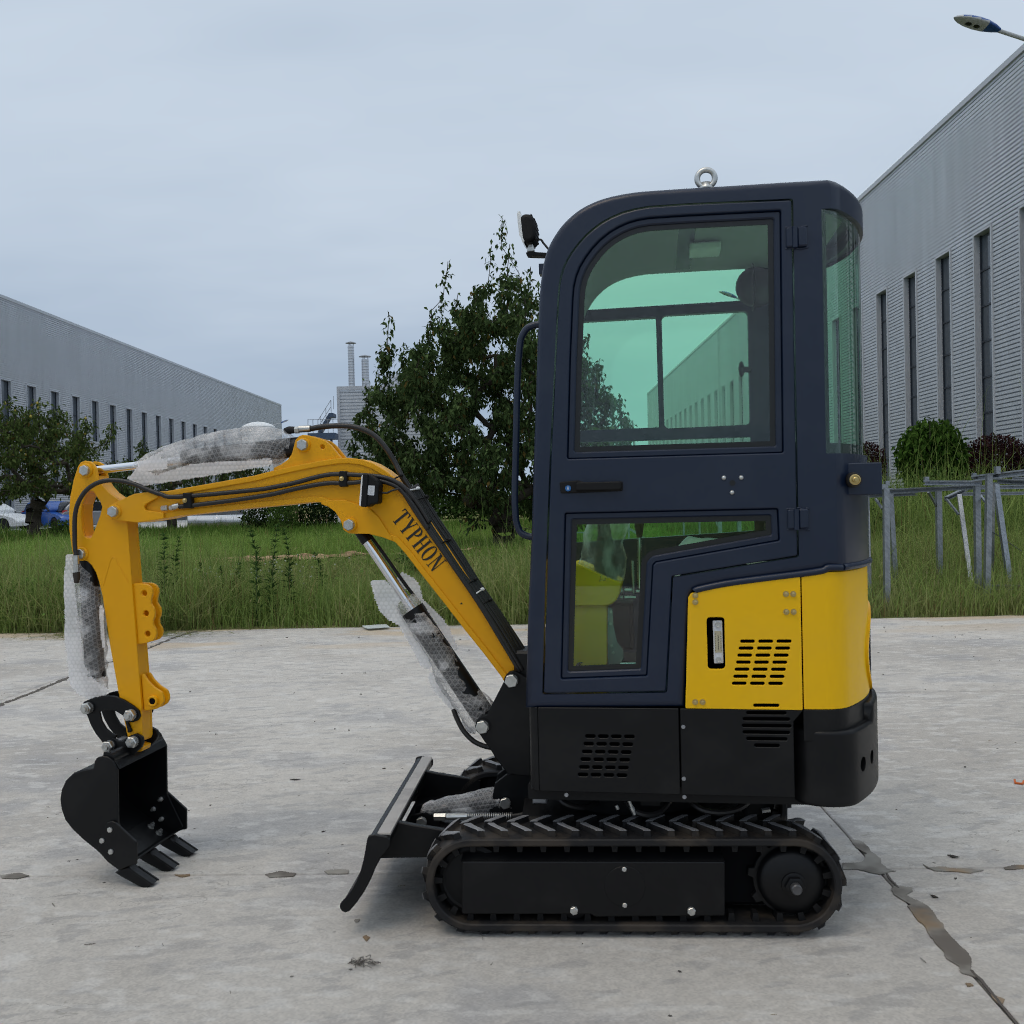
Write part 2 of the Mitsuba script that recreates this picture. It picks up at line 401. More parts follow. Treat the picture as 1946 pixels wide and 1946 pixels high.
def hexbolt(u, z, v, af, h, turn=0.3, nut=False):
    """Hexagon head with its face towards the camera, standing on a washer at v."""
    th = turn + np.arange(6) * math.pi / 3; R = af / math.sqrt(3)
    p = Polygon(np.stack([u + R * np.cos(th), z + R * np.sin(th)], 1))
    ms = [prism(p, v - h, v - 0.003, 0.12 * h), cyl(u, z, v - 0.003, v + 0.002, af * 0.54, 20)]
    if nut: ms.append(at(lathe([(af * 0.27, -h - 0.012), (af * 0.31, -h - 0.008), (af * 0.31, -0.004)], 16), u, v, z)); ms.append(at(lathe([(af * 0.40, -h - 0.004), (af * 0.44, -h)], 16), u, v, z))
    return cat(ms)


def slots(rows):
    """rounded slots: (u, z, length, height)"""
    return [affinity.translate(LineString([(-(l - h) / 2, 0), ((l - h) / 2, 0)]).buffer(h / 2, quad_segs=5), u, z) for u, z, l, h in rows]


def cut(p, hs):
    return p.difference(shapely.union_all(hs))


def scatter(pv, pf, pos, rot, scale, col=None):
    """Copies of a small mesh: pos (n,3), rot (n,3,3), scale (n,) or (n,3); col (n,3)."""
    pv = np.asarray(pv, float); n, k = len(pos), len(pv)
    s = np.asarray(scale, float); s = s[:, None] * np.ones(3) if s.ndim == 1 else s
    v = np.einsum('nij,nkj->nki', rot, pv[None] * s[:, None, :]) + pos[:, None]
    f = (np.asarray(pf)[None] + (np.arange(n) * k)[:, None, None]).reshape(-1, 3)
    return tm(v.reshape(-1, 3), f), (None if col is None else np.repeat(col, k, 0))


def rots(yaw, pitch, roll):
    cy, sy, cp, sp, cr, sr = np.cos(yaw), np.sin(yaw), np.cos(pitch), np.sin(pitch), np.cos(roll), np.sin(roll)
    z = np.zeros_like(yaw); o = np.ones_like(yaw)
    Z = np.array([[cy, -sy, z], [sy, cy, z], [z, z, o]]).transpose(2, 0, 1)
    Y = np.array([[cp, z, sp], [z, o, z], [-sp, z, cp]]).transpose(2, 0, 1)
    X = np.array([[o, z, z], [z, cr, -sr], [z, sr, cr]]).transpose(2, 0, 1)
    return Z @ Y @ X

# ------------------------------------------------------------------ ground
EDGE = 7.12   # the yard ends here (YARD frame, metres behind the joint crossing)


def edge_of(X, Y):
    """distance beyond the yard's edge, in metres"""
    return (X - YARD.o[0]) * math.sin(0.035) + (Y - YARD.o[1]) * math.cos(0.035) - EDGE


def sstep(a, b, x):
    t = np.clip((x - a) / (b - a), 0, 1); return t * t * (3 - 2 * t)


def land(X, Y):
    X, Y = np.asarray(X, float), np.asarray(Y, float)
    s = edge_of(X, Y)
    h = 0.44 * sstep(0.2, 6.0, s) + 0.03 * sstep(0, 0.6, s) - 0.10 * sstep(24, 38, s) + 0.10 * sstep(60, 110, s)
    bumps = meshkit.fbm(np.stack([X * 0.45, Y * 0.45, 0 * X], -1), 4, 5) - 0.5
    h = h + 0.16 * bumps * sstep(0.4, 3, s) * (1 - sstep(30, 60, s))
    ridge = np.exp(-((Y - 15.9 - 0.10 * X - 0.3 * np.sin(X * 1.3)) / 0.8) ** 2) * np.where(X < 2.5, 1, 0)
    h = h + 0.11 * ridge * (0.4 + meshkit.fbm(np.stack([X * 1.7, Y * 1.7, 0 * X], -1), 3, 8))
    return np.where(s < 0, -0.17 + 0.17 * sstep(-0.12, 0.0, s) * 0.9, h)


def axis(stops):
    out = []
    for (a, b, d) in stops: out += list(np.arange(a, b - 1e-6, d))
    return np.array(out + [stops[-1][1]])


gx = axis([(-900, -120, 60), (-120, -40, 5), (-40, -14, 1.0), (-14, 14, 0.16), (14, 40, 1.0), (40, 120, 5), (120, 900, 60)])
gy = axis([(-400, -20, 40), (-20, 10, 2), (10, 21, 0.11), (21, 50, 0.8), (50, 130, 4), (130, 1500, 80)])
GX, GY = np.meshgrid(gx, gy)
GZ = land(GX, GY)
gn, gm = GX.shape
gi = (np.arange(gn - 1)[:, None] * gm + np.arange(gm - 1)[None]).ravel()
gf = np.vstack([np.stack([gi, gi + 1, gi + gm + 1], 1), np.stack([gi, gi + gm + 1, gi + gm], 1)])
struct('ground', tm(np.stack([GX, GY, GZ], -1).reshape(-1, 3), gf), 'soil', smooth=True)


def land_patch(name, poly, mat, lift=0.02, step=0.25, kind='structure', rough=0.0):
    x0, y0, x1, y1 = poly.bounds
    xs, ys = np.arange(x0, x1 + step, step), np.arange(y0, y1 + step, step)
    X, Y = np.meshgrid(xs, ys); n, m = X.shape
    Z = land(X, Y) + lift
    if rough: Z = Z + rough * (meshkit.fbm(np.stack([X * 3.5, Y * 3.5, 0 * X], -1), 4, 2) - 0.35)
    i = (np.arange(n - 1)[:, None] * m + np.arange(m - 1)[None]).ravel()
    f = np.vstack([np.stack([i, i + 1, i + m + 1], 1), np.stack([i, i + m + 1, i + m], 1)])
    c = np.stack([X, Y], -1).reshape(-1, 2)[f].mean(1)
    ok = shapely.contains_xy(poly, c[:, 0], c[:, 1])
    struct(name, tm(np.stack([X, Y, Z], -1).reshape(-1, 3), f[ok]), mat, smooth=True, kind=kind)


# the concrete yard: a bed, cast slabs with open joints, spalled patches along the joints
struct('yard', placed(slab(sbox(-20, -13, 20, EDGE - 0.03), -0.16, -0.012), YARD), 'joint')
cols = [-19.9, -14.93, -9.95, -4.96, 0.0, 5.0, 10.0, 15.0, 19.9]
for ci in range(len(cols) - 1):
    rows = [-12.6, -9.4, -6.3, -3.1, 0.0, 3.12, EDGE] if cols[ci] >= -0.1 else [-12.6, -9.4, -6.3, -3.1, 0.0, EDGE]
    for ri in range(len(rows) - 1):
        g = 0.003
        p = sbox(cols[ci] + g, rows[ri] + g, cols[ci + 1] - g, rows[ri + 1] - g)
        pts = np.array(p.segmentize(0.10).exterior.coords)[:-1]
        w = meshkit.fbm(np.stack([pts[:, 0] * 3, pts[:, 1] * 3, 0 * pts[:, 0]], -1), 4, 1) - 0.5
        big = np.where(np.abs(pts[:, 1] - EDGE) < 0.02, 0.10, 0.010)
        pts[:, 1] += w * big; pts[:, 0] += (meshkit.fbm(np.stack([pts[:, 0] * 3, pts[:, 1] * 3, 5 + 0 * pts[:, 0]], -1), 4, 2) - 0.5) * 0.008
        part('yard', 'slab', placed(slab(Polygon(pts).buffer(0), -0.14, 0.0, 0.005), YARD), 'concrete')


def rough_edge(pts, amp=0.012, seed=0):
    q = np.array(Polygon(pts).buffer(0).segmentize(0.02).exterior.coords)[:-1]
    for k, s in ((0, 1), (1, 2)):
        q[:, k] += amp * 2 * (meshkit.fbm(np.stack([q[:, 0] * 22, q[:, 1] * 22, 0 * q[:, 0] + seed], -1), 3, s) - 0.5)
    return Polygon(q).buffer(0)


PATCHES = [
    [(1.1393, 3.515), (1.2105, 3.5225), (1.2571, 3.6051), (1.2354, 3.6701), (1.2486, 3.7621), (1.2885, 3.7192), (1.2826, 3.5787), (1.2776, 3.5066), (1.2709, 3.4545), (1.2912, 3.4305), (1.234, 3.4002), (1.195, 3.4306), (1.1699, 3.4548), (1.1204, 3.4578)],
    [(1.4076, 3.4845), (1.4236, 3.4568), (1.464, 3.4625), (1.5294, 3.439), (1.5894, 3.424), (1.5363, 3.3901), (1.4845, 3.4133), (1.4245, 3.4192), (1.4148, 3.4459)],
    [(1.6693, 3.4421), (1.7073, 3.4594), (1.7468, 3.4524), (1.7308, 3.4212), (1.6663, 3.4274)],
    [(1.2227, 3.2725), (1.252, 3.2967), (1.2852, 3.2792), (1.279, 3.2488), (1.2461, 3.2205), (1.2669, 3.175), (1.2776, 3.1172), (1.2733, 3.0533), (1.2601, 2.9625), (1.258, 2.8925), (1.2577, 2.8372), (1.2541, 2.7692), (1.2215, 2.7058), (1.2139, 2.6611), (1.1864, 2.6864), (1.192, 2.7285), (1.1811, 2.7801), (1.1903, 2.8174), (1.1986, 2.9364), (1.2121, 2.9863), (1.2079, 3.0389), (1.2108, 3.1022), (1.2179, 3.1393), (1.2329, 3.148), (1.2213, 3.1873), (1.2056, 3.2277)],
    [(1.2102, 2.5786), (1.2165, 2.5656), (1.2274, 2.5493), (1.2139, 2.5282), (1.2018, 2.5287), (1.2044, 2.5598)],
    [(1.1749, 2.6325), (1.1875, 2.6319), (1.1832, 2.6155), (1.1692, 2.6129)],
    [(-0.9035, 3.5347), (-0.8674, 3.5456), (-0.86, 3.5557), (-0.7931, 3.5386), (-0.7964, 3.5091), (-0.876, 3.5009)],
    [(-1.2293, 3.541), (-1.1735, 3.5481), (-1.1693, 3.5349), (-1.1981, 3.5198)],
    [(-1.8683, 3.5808), (-1.7981, 3.5919), (-1.762, 3.5645), (-1.7894, 3.5361), (-1.842, 3.5442)],
    [(-0.6984, 3.551), (-0.6718, 3.5652), (-0.6113, 3.5524), (-0.6107, 3.5197), (-0.6339, 3.5146), (-0.674, 3.5234)],
    [(-0.4777, 2.9989), (-0.465, 3.0105), (-0.4475, 2.9973), (-0.4567, 2.967)],
    [(-0.5241, 3.1239), (-0.5055, 3.1281), (-0.5084, 3.1048), (-0.5196, 3.1084)],
]
for i, p in enumerate(PATCHES):
    part('yard', 'patch', slab(rough_edge(p, 0.010, i), 0.0005, 0.0035), 'patch')
# the weathered joint on the left, torn open into a ragged crack
ck = [(-3.4873, 6.3504), (-3.517, 6.801), (-3.4896, 7.1919), (-3.5154, 7.8206), (-3.4535, 9.561), (-3.4695, 10.1595), (-3.3983, 10.6455)]
part('yard', 'crack', slab(rough_edge(LineString(ck).buffer(0.018).exterior.coords, 0.035, 4), 0.0005, 0.003), 'crack')
part('yard', 'crack', slab(rough_edge(LineString([(1.2543, 3.4102), (1.2481, 3.3393), (1.2442, 3.2868)]).buffer(0.004).exterior.coords, 0.006, 7), 0.0005, 0.0038), 'crack')
part('yard', 'crack', slab(rough_edge(LineString([(1.2216, 2.6988), (1.2159, 2.624), (1.2136, 2.5594), (1.208, 2.4789), (1.201, 2.4056)]).buffer(0.004).exterior.coords, 0.006, 8), 0.0005, 0.0042), 'crack')

# grit, straw and flakes scattered over the yard
n = 330
gxy = np.stack([rng.uniform(-6, 6, n), 2.2 + 8.2 * rng.random(n) ** 1.4], 1)
gs = rng.uniform(0.0015, 0.006, n) * (0.7 + gxy[:, 1] * 0.10)
pm, _ = scatter(trimesh.creation.icosphere(0).vertices, trimesh.creation.icosphere(0).faces, np.column_stack([gxy, gs * 0.3]), rots(rng.uniform(0, 6.28, n), 0 * gs, 0 * gs), gs[:, None] * np.array([1.5, 0.8, 0.45]))
struct('grit', pm, 'grit', 'dark grit and crumbs scattered over the concrete yard', kind='stuff')
n = 120
gxy = np.stack([rng.uniform(-5, 5, n), 2.2 + 7.5 * rng.random(n)], 1)
L = rng.uniform(0.010, 0.035, n)
pm, _ = scatter(bar([-0.5, 0, 0], [0.5, 0, 0], 0.05).vertices, bar([-0.5, 0, 0], [0.5, 0, 0], 0.05).faces, np.column_stack([gxy, 0.0025 + 0 * L]), rots(rng.normal(0, 0.7, n), 0 * L, 0 * L), L[:, None])
struct('straw', pm, 'patch', 'bits of straw and twig on the yard', kind='stuff')
tw = []
c0 = np.append([(-0.4517, 2.8244)][0], 0.004)
for k in range(26):
    a = rng.uniform(0, 6.28); q = c0 + np.array([rng.normal(0, 0.016), rng.normal(0, 0.012), 0])
    tw.append(tube(curve([q, q + [0.012 * math.cos(a), 0.012 * math.sin(a), 0.010 * rng.random()], q + [0.024 * math.cos(a + 0.7), 0.02 * math.sin(a + 0.7), 0]], 3), 0.0012, 4))
solo('dry_twig_tuft', cat(tw), 'crack', 'small brown tuft of dry twigs on the concrete in front of the dozer blade', 'twigs')
q = [(2.2191, 4.4557), (2.2077, 4.4277), (2.2323, 4.4124), (2.2498, 4.434)]
solo('orange_strip', tube(np.column_stack([q, [0.012, 0.006, 0.006, 0.012]]), 0.005, 6), 'orange', 'orange plastic strip lying on the concrete at the right edge', 'plastic strip')
for gpt, r, lab in (([(1.529, 3.5634), (1.5418, 3.5479), (1.5617, 3.5394)], 0.006, 'dark splinter lying right of the rear end of the track'), ([(1.3216, 3.2132), (1.3282, 3.201), (1.3378, 3.1886)], 0.005, 'thin grey chip lying right of the long spalled joint patch'), ([(-1.087, 4.7528), (-1.0601, 4.7484), (-1.035, 4.7464)], 0.004, 'rusty bit of wire lying between the bucket and the blade')):
    solo('splinter', tube(np.column_stack([gpt, [r, r, r]]), [r * 0.3, r, r * 0.25], 5), 'grit', lab, 'splinter')
pz = [(-1.6142, 10.6456), (-1.3734, 10.7389), (-1.3051, 10.503), (-1.5244, 10.4109)]
pl_ = slab(rough_edge(pz, 0.01, 3), 0.012, 0.02, 0.002)
solo('plastic_scrap', at(pl_, 0, -0.05, 0.01), 'sheet', 'pale scrap of plastic lying at the edge of the grass left of the boom', 'plastic scrap')

# the road along the left hall, bare earth in the weeds
land_patch('road', Polygon([(-60, 41), (-10, 45), (-5, 49), (-7.5, 90), (-30, 110), (-60, 100)]), 'pave', 0.05, 1.5)
land_patch('earth_bank', rough_edge([(-7.2, 14.9), (-5.0, 15.0), (-3.0, 15.6), (-1.9, 15.9), (-0.5, 16.4), (-0.4, 17.3), (-2.0, 17.0), (-4.0, 16.4), (-7.2, 15.9)], 0.35, 2), 'earth', 0.0, 0.07, rough=0.16)
land_patch('earth_strip', rough_edge([(3.6, 14.3), (5.5, 14.1), (7.5, 14.0), (9.5, 14.2), (9.5, 15.0), (7.0, 14.9), (5.4, 15.0), (3.6, 15.1)], 0.3, 6), 'earth', 0.0, 0.07, rough=0.14)

# ------------------------------------------------------------------ corrugated halls
PITCH_RIB = 0.124


def ribbed(v0, v1, z0, z1, pitch=PITCH_RIB):
    """A corrugated sheet in the plane u = 0 facing -u, its ribs running along v."""
    k0, k1 = math.ceil(z0 / pitch), math.floor(z1 / pitch)
    prof = [(0.0, z0)]
    for k in range(k0, k1 + 1):
        for d, z in ((0.0, -0.026), (0.10, -0.023), (0.10, 0.006), (0.004, 0.014)):
            zz = k * pitch + z * pitch / 0.124
            if prof[-1][1] < zz < z1: prof.append((d, zz))
    prof.append((prof[-1][0], z1))
    P = np.array(prof); m = len(P)
    V = np.vstack([np.column_stack([P[:, 0], np.full(m, v0), P[:, 1]]), np.column_stack([P[:, 0], np.full(m, v1), P[:, 1]])])
    i = np.arange(m - 1)
    return tm(V, np.vstack([np.stack([i, i + m, i + m + 1], 1), np.stack([i, i + m + 1, i + 1], 1)]))


TOP, HEAD = 13.25, 9.08


def hall(name, label, u, side, va, vb, first, width, sills, ztop, head, plinth):
    """side = 1: the wall faces -u (the right hall); -1: it faces +u."""
    k = thing(name, label, 'factory hall')
    F = lambda m: placed(tm(m.vertices * [side, 1, 1] + [u, 0, 0], m.faces if side > 0 else m.faces[:, ::-1]), HALLS)
    wins = []
    v = first
    while v + width < vb - 0.5:
        if v > va + 0.5: wins.append(v)
        v += 2.85
    ms = [ribbed(va, vb, head, ztop)]
    e = va
    for i, v in enumerate(wins):
        ms.append(ribbed(e, v, plinth, head)); ms.append(ribbed(v, v + width, plinth, sills[i % len(sills)])); e = v + width
    ms.append(ribbed(e, vb, plinth, head))
    part(k, 'wall', F(cat(ms)), 'cladding')
    part(k, 'core', F(bx(0.36, 24, va, vb, 0.2, ztop - 0.3)), 'groove')
    part(k, 'roof', F(bx(-0.06, 24, va - 0.1, vb + 0.1, ztop, ztop + 0.17, 0.02)), 'trim')
    part(k, 'corner_trim', F(bx(-0.03, 0.10, vb - 0.06, vb + 0.1, plinth, ztop - 0.002)), 'trim')
    part(k, 'plinth', F(bx(0.02, 0.34, va, vb, 0.1, plinth - 0.001)), 'block')
    cache = {}
    for i, v in enumerate(wins):
        z0 = sills[i % len(sills)]; far = v > 82
        if (z0, far) not in cache:
            t = 0.07
            fr = [bx(-0.035, 0.24, -t, 0.0, z0, head + t), bx(-0.035, 0.24, width, width + t, z0, head + t), bx(-0.034, 0.24, 0.0, width, head, head + t), bx(-0.05, 0.24, 0.0, width, z0 - t, z0)]
            zs = np.linspace(z0, head, max(2, round((head - z0) / 1.12)) + 1)
            mu = [bx(0.15, 0.215, 0.0, width, z - 0.028, z + 0.028) for z in zs[1:-1]] + [bx(0.148, 0.216, a, a + 0.05, z0, head) for a in (0.0, width - 0.05)]
            pn = [(zs[0], zs[-1])] if far else list(zip(zs[:-1], zs[1:]))
            cache[(z0, far)] = (mikit.ply(F(cat(fr)), 'mat_trim'), mikit.ply(F(cat(mu)), 'mat_frame_dark'), [mikit.ply(F(bx(0.185, 0.20, 0.05, width - 0.05, a + 0.028, b - 0.028)), 'mat_pane_dark') for a, b in pn])
        a, b, c = cache[(z0, far)]
        T = mi.ScalarTransform4f().translate([float(x) for x in (HALLS([0, v, 0]) - HALLS([0, 0, 0]))])
        w = part(k, 'window', {**a, 'to_world': T}, '')
        part(w, 'glazing_bars', {**b, 'to_world': T}, '')
        for d in c: part(w, 'pane', {**d, 'to_world': T}, '')
    return k, F


rh, RF = hall('right_hall', 'tall grey corrugated metal factory hall with narrow full height windows, filling the right side', 13.7, 1, 12.0, 114.4, 26.80 - 2.85 * 5, 1.08, [1.55], TOP, HEAD, 1.22)
for c in range(4):                                # the block courses of the plinth, as far as they can be told apart
    for j in range(30):
        v = 26.2 + 0.42 * j + 0.21 * (c % 2)
        part(rh + '__plinth', 'block', RF(bx(-0.012 + 0.006 * random.random(), 0.30, v, v + 0.405, 1.2 - 0.195 * (c + 1) + 0.012, 1.2 - 0.195 * c, 0.006)), 'block')
for i in (1, 2):
    part(rh, 'downpipe', RF(tube([[-0.08, 27.0 + 22.8 * i - 1.2, 1.0], [-0.08, 27.0 + 22.8 * i - 1.2, TOP]], 0.055, 8)), 'trim')
lh, LF = hall('left_hall', 'long grey corrugated metal factory hall with a row of narrow windows on the left', -29.0, -1, 30.0, 117.2, 54.65, 1.08, [1.5, 1.5, 3.1, 1.5, 6.0, 2.2, 1.5, 2.2], TOP, 8.72, 1.15)

# ------------------------------------------------------------------ boiler house with two chimneys and an outside stair
bk = thing('boiler_house', 'pale corrugated boiler house with two silver chimneys and a blue outside stair', 'boiler house')
def front(x0, x1, y, z0, z1, pitch):
    m = ribbed(x0, x1, z0, z1, pitch); v = m.vertices
    return tm(np.column_stack([v[:, 1], y + v[:, 0], v[:, 2]]), m.faces)
part(bk, 'wall', cat([front(-13.2, -6.0, 77.9, 0.3, 10.3, 0.26), bx(-13.3, -6.0, 78.0, 92, 0.3, 10.25)]), 'cladding')
part(bk, 'trim', cat([bx(-13.42, -13.2, 77.82, 78.1, 0.3, 10.34), bx(-13.42, -5.9, 77.82, 78.1, 10.34, 10.62)]), 'trim')
part(bk, 'penthouse', cat([front(-10.62, -7.0, 83.9, 10.3, 12.2, 0.26), bx(-10.6, -7.0, 84, 90, 10.3, 12.15)]), 'cladding')
for u, r, z1, zc in ((-12.58, 0.25, 14.1, 14.42), (-11.47, 0.29, 12.98, 13.32)):
    c = part(bk, 'chimney', at(lathe([(r, 10.2)] + [p for z in np.arange(10.4, z1, 0.22) for p in ((r, z), (r + 0.012, z + 0.02), (r + 0.012, z + 0.04), (r, z + 0.06))] + [(r, z1)], 16, 'z'), u, 80.0, 0), 'duct', smooth=35)
    part(c, 'cowl', cat([at(lathe([(0.02, 0.14), (r * 1.7, 0.0), (r * 1.7, -0.03), (0.02, 0.02)], 16, 'z'), u, 80.0, zc - 0.1)] + [bar([u + r * 0.8 * math.cos(a), 80 + r * 0.8 * math.sin(a), z1 - 0.05], [u + r * 0.8 * math.cos(a), 80 + r * 0.8 * math.sin(a), zc - 0.08], 0.05) for a in (0.4, 2.5, 4.6)]), 'steel_grey')
st = [bx(-15.4, -13.3, 76.0, 77.4, 6.44, 6.9), bx(-13.75, -13.42, 76.0, 77.4, 8.1, 8.4)]
part(bk, 'stair', cat(st + [bar([-14.6, 76.7, 6.9], [-13.7, 76.7, 8.35], 0.9, 0.22)] + [bar([x, 76.6, 0.3], [x, 76.6, 6.5], 0.16) for x in (-15.2, -13.7)]), 'steel_blue')
rl = []
for x in np.linspace(-15.35, -13.45, 6): rl.append(bar([x, 76.02, 6.9], [x, 76.02, 7.95], 0.035))
for z in (7.4, 7.92): rl.append(bar([-15.35, 76.02, z], [-13.1, 76.02, z], 0.035))
for t in (0.5, 1.0): rl.append(bar([-14.6, 76.2, 6.9 + t], [-13.6, 76.2, 8.4 + t], 0.035))
for x in (-14.4, -14.0, -13.6, -13.4): rl.append(bar([x, 76.2, 6.9 + (x + 14.6) * 1.5], [x, 76.2, 7.9 + (x + 14.6) * 1.5], 0.035))
part(bk, 'railing', cat(rl), 'steel_grey')

tank = solo('storage_tank', at(lathe([(1.15, 0.2), (1.15, 6.95), (1.12, 7.0), (0.95, 7.12), (0.5, 7.28), (0.02, 7.34)] , 28, 'z'), -17.6, 70, 0), 'tank', 'white round storage tank behind the wrapped upper cylinder of the boom', 'tank', smooth=30)
tk = [bar([15.5 + a, 130 + b, 0.4], [15.5 + a * 0.35, 130 + b * 0.35, 11.6], 0.11) for a in (-1.1, 1.1) for b in (-1.1, 1.1)]
for k in range(9):
    w0, w1 = 1.1 - 0.72 * k / 9, 1.1 - 0.72 * (k + 1) / 9; z0, z1 = 0.4 + 11.2 * k / 9, 0.4 + 11.2 * (k + 1) / 9
    for b in (-1, 1):
        tk += [bar([15.5 - w0, 130 + b * w0, z0], [15.5 + w1, 130 + b * w1, z1], 0.07), bar([15.5 + w0, 130 + b * w0, z0], [15.5 - w1, 130 + b * w1, z1], 0.07)]
for z in (9.0, 10.4): tk.append(bar([14.2, 130, z], [16.8, 130, z], 0.09))
solo('lattice_mast', cat(tk), 'steel_grey', 'distant grey lattice mast seen through the cab window right of the pear tree', 'mast')


# ------------------------------------------------------------------ street lamps
def street_lamp(label, head, root, top, pole_xy, s=1.0):
    k = thing('street_lamp', label, 'street lamp', 'blue headed street lamps on the site')
    h, r = np.array(head, float), np.array(root, float)
    pole = np.array([*pole_xy, 0.0])
    zb = float(land(pole[0], pole[1]))
    part(k, 'pole', tube([[pole[0], pole[1], zb - 0.1], [pole[0], pole[1], zb + 4], [pole[0], pole[1], top]], [0.085 * s, 0.075 * s, 0.06 * s], 12), 'lamp_grey', smooth=40)
    part(k, 'arm', tube([r, [pole[0], pole[1], top - 0.02]], 0.032 * s, 10), 'lamp_grey', smooth=40)
    d = h - r; L = np.linalg.norm(d); d = d / L; side = np.cross(d, [0, 0, 1]); side /= np.linalg.norm(side); up = np.cross(side, d)
    ts = np.array([-0.02, 0.0, 0.12, 0.3, 0.5, 0.7, 0.85, 0.95, 1.0]); ws = np.array([0.045, 0.05, 0.10, 0.15, 0.165, 0.15, 0.11, 0.06, 0.01]) * s; hs = np.array([0.045, 0.05, 0.075, 0.09, 0.09, 0.08, 0.06, 0.035, 0.01]) * s
    th = np.linspace(0, 2 * math.pi, 18, endpoint=False)
    rings = [r + d * L * t + side * (w * np.cos(th))[:, None] + up * (np.where(np.sin(th) > 0, hh * np.sin(th), 0.40 * hh * np.sin(th)))[:, None] for t, w, hh in zip(ts, ws, hs)]
    m = loft(rings); c = m.triangles_center; local = (c - r) @ d / L
    under = (c - (r + np.outer(local * L, d))) @ up
    low = (under < 0.012 * s) & (local > 0.34) | (local > 0.86)
    hd = part(k, 'lamp_head', tm(m.vertices, m.faces[~low]), 'lamp_blue', smooth=True)
    part(k, 'lamp_cover', tm(m.vertices, m.faces[low]), 'lamp_grey', smooth=True)
    for t in (0.48, 0.66):
        part(k, 'reflector', tm(lathe([(0.05 * s, 0.012), (0.05 * s, -0.006), (0.036 * s, -0.01)], 14, 'z').vertices @ np.array([side, d, up]) + r + d * L * t - up * 0.034 * s, lathe([(0.05 * s, 0.012), (0.05 * s, -0.006), (0.036 * s, -0.01)], 14, 'z').faces), 'frit')
    return k


street_lamp('street lamp with a blue and grey head reaching in at the top right corner', [7.21, 16.0, 8.87], [7.93, 16.02, 8.655], 8.05, (9.85, 16.1))
street_lamp('street lamp whose head is seen against the sky through the cab door window', [8.02, 38.0, 9.13], [8.68, 38.02, 8.88], 8.35, (9.95, 38.1), 0.95)
street_lamp('small far street lamp with a blue head beside the end of the left hall', [-16.58, 75.0, 7.86], [-17.15, 75.0, 7.64], 7.35, (-18.6, 75.2), 0.95)
_t = [(-2.819, 1.124), (-2.661, 1.12), (-2.522, 1.071), (-3.983, 1.038), (-3.859, 0.996), (-3.198, 0.666), (-3.39, 0.617), (-2.256, 0.763), (-3.69, 0.663)]
_l = ['tallest slender weed at the yard edge, left of the three under the boom', 'tall weed in the middle of the three under the boom', 'tall weed on the right of the three under the boom', 'tall feathery weed just right of the dipper arm', 'second tall feathery weed right of the dipper arm',
      'medium weed between the toothed arm bracket and the tall weeds', 'bushy medium weed right of the toothed arm bracket', 'weed right of the three tall ones', 'short weed close to the toothed arm bracket']
TALL = [(x, 10.95 + 0.12 * i, z, l) for i, ((x, z), l) in enumerate(zip(_t, _l))]
W6, W5 = 0.062, 0.050


def rb(name, pts, w=0.06, ch=True): return (name, pts[0], pts[1], w * 0.78, ch)


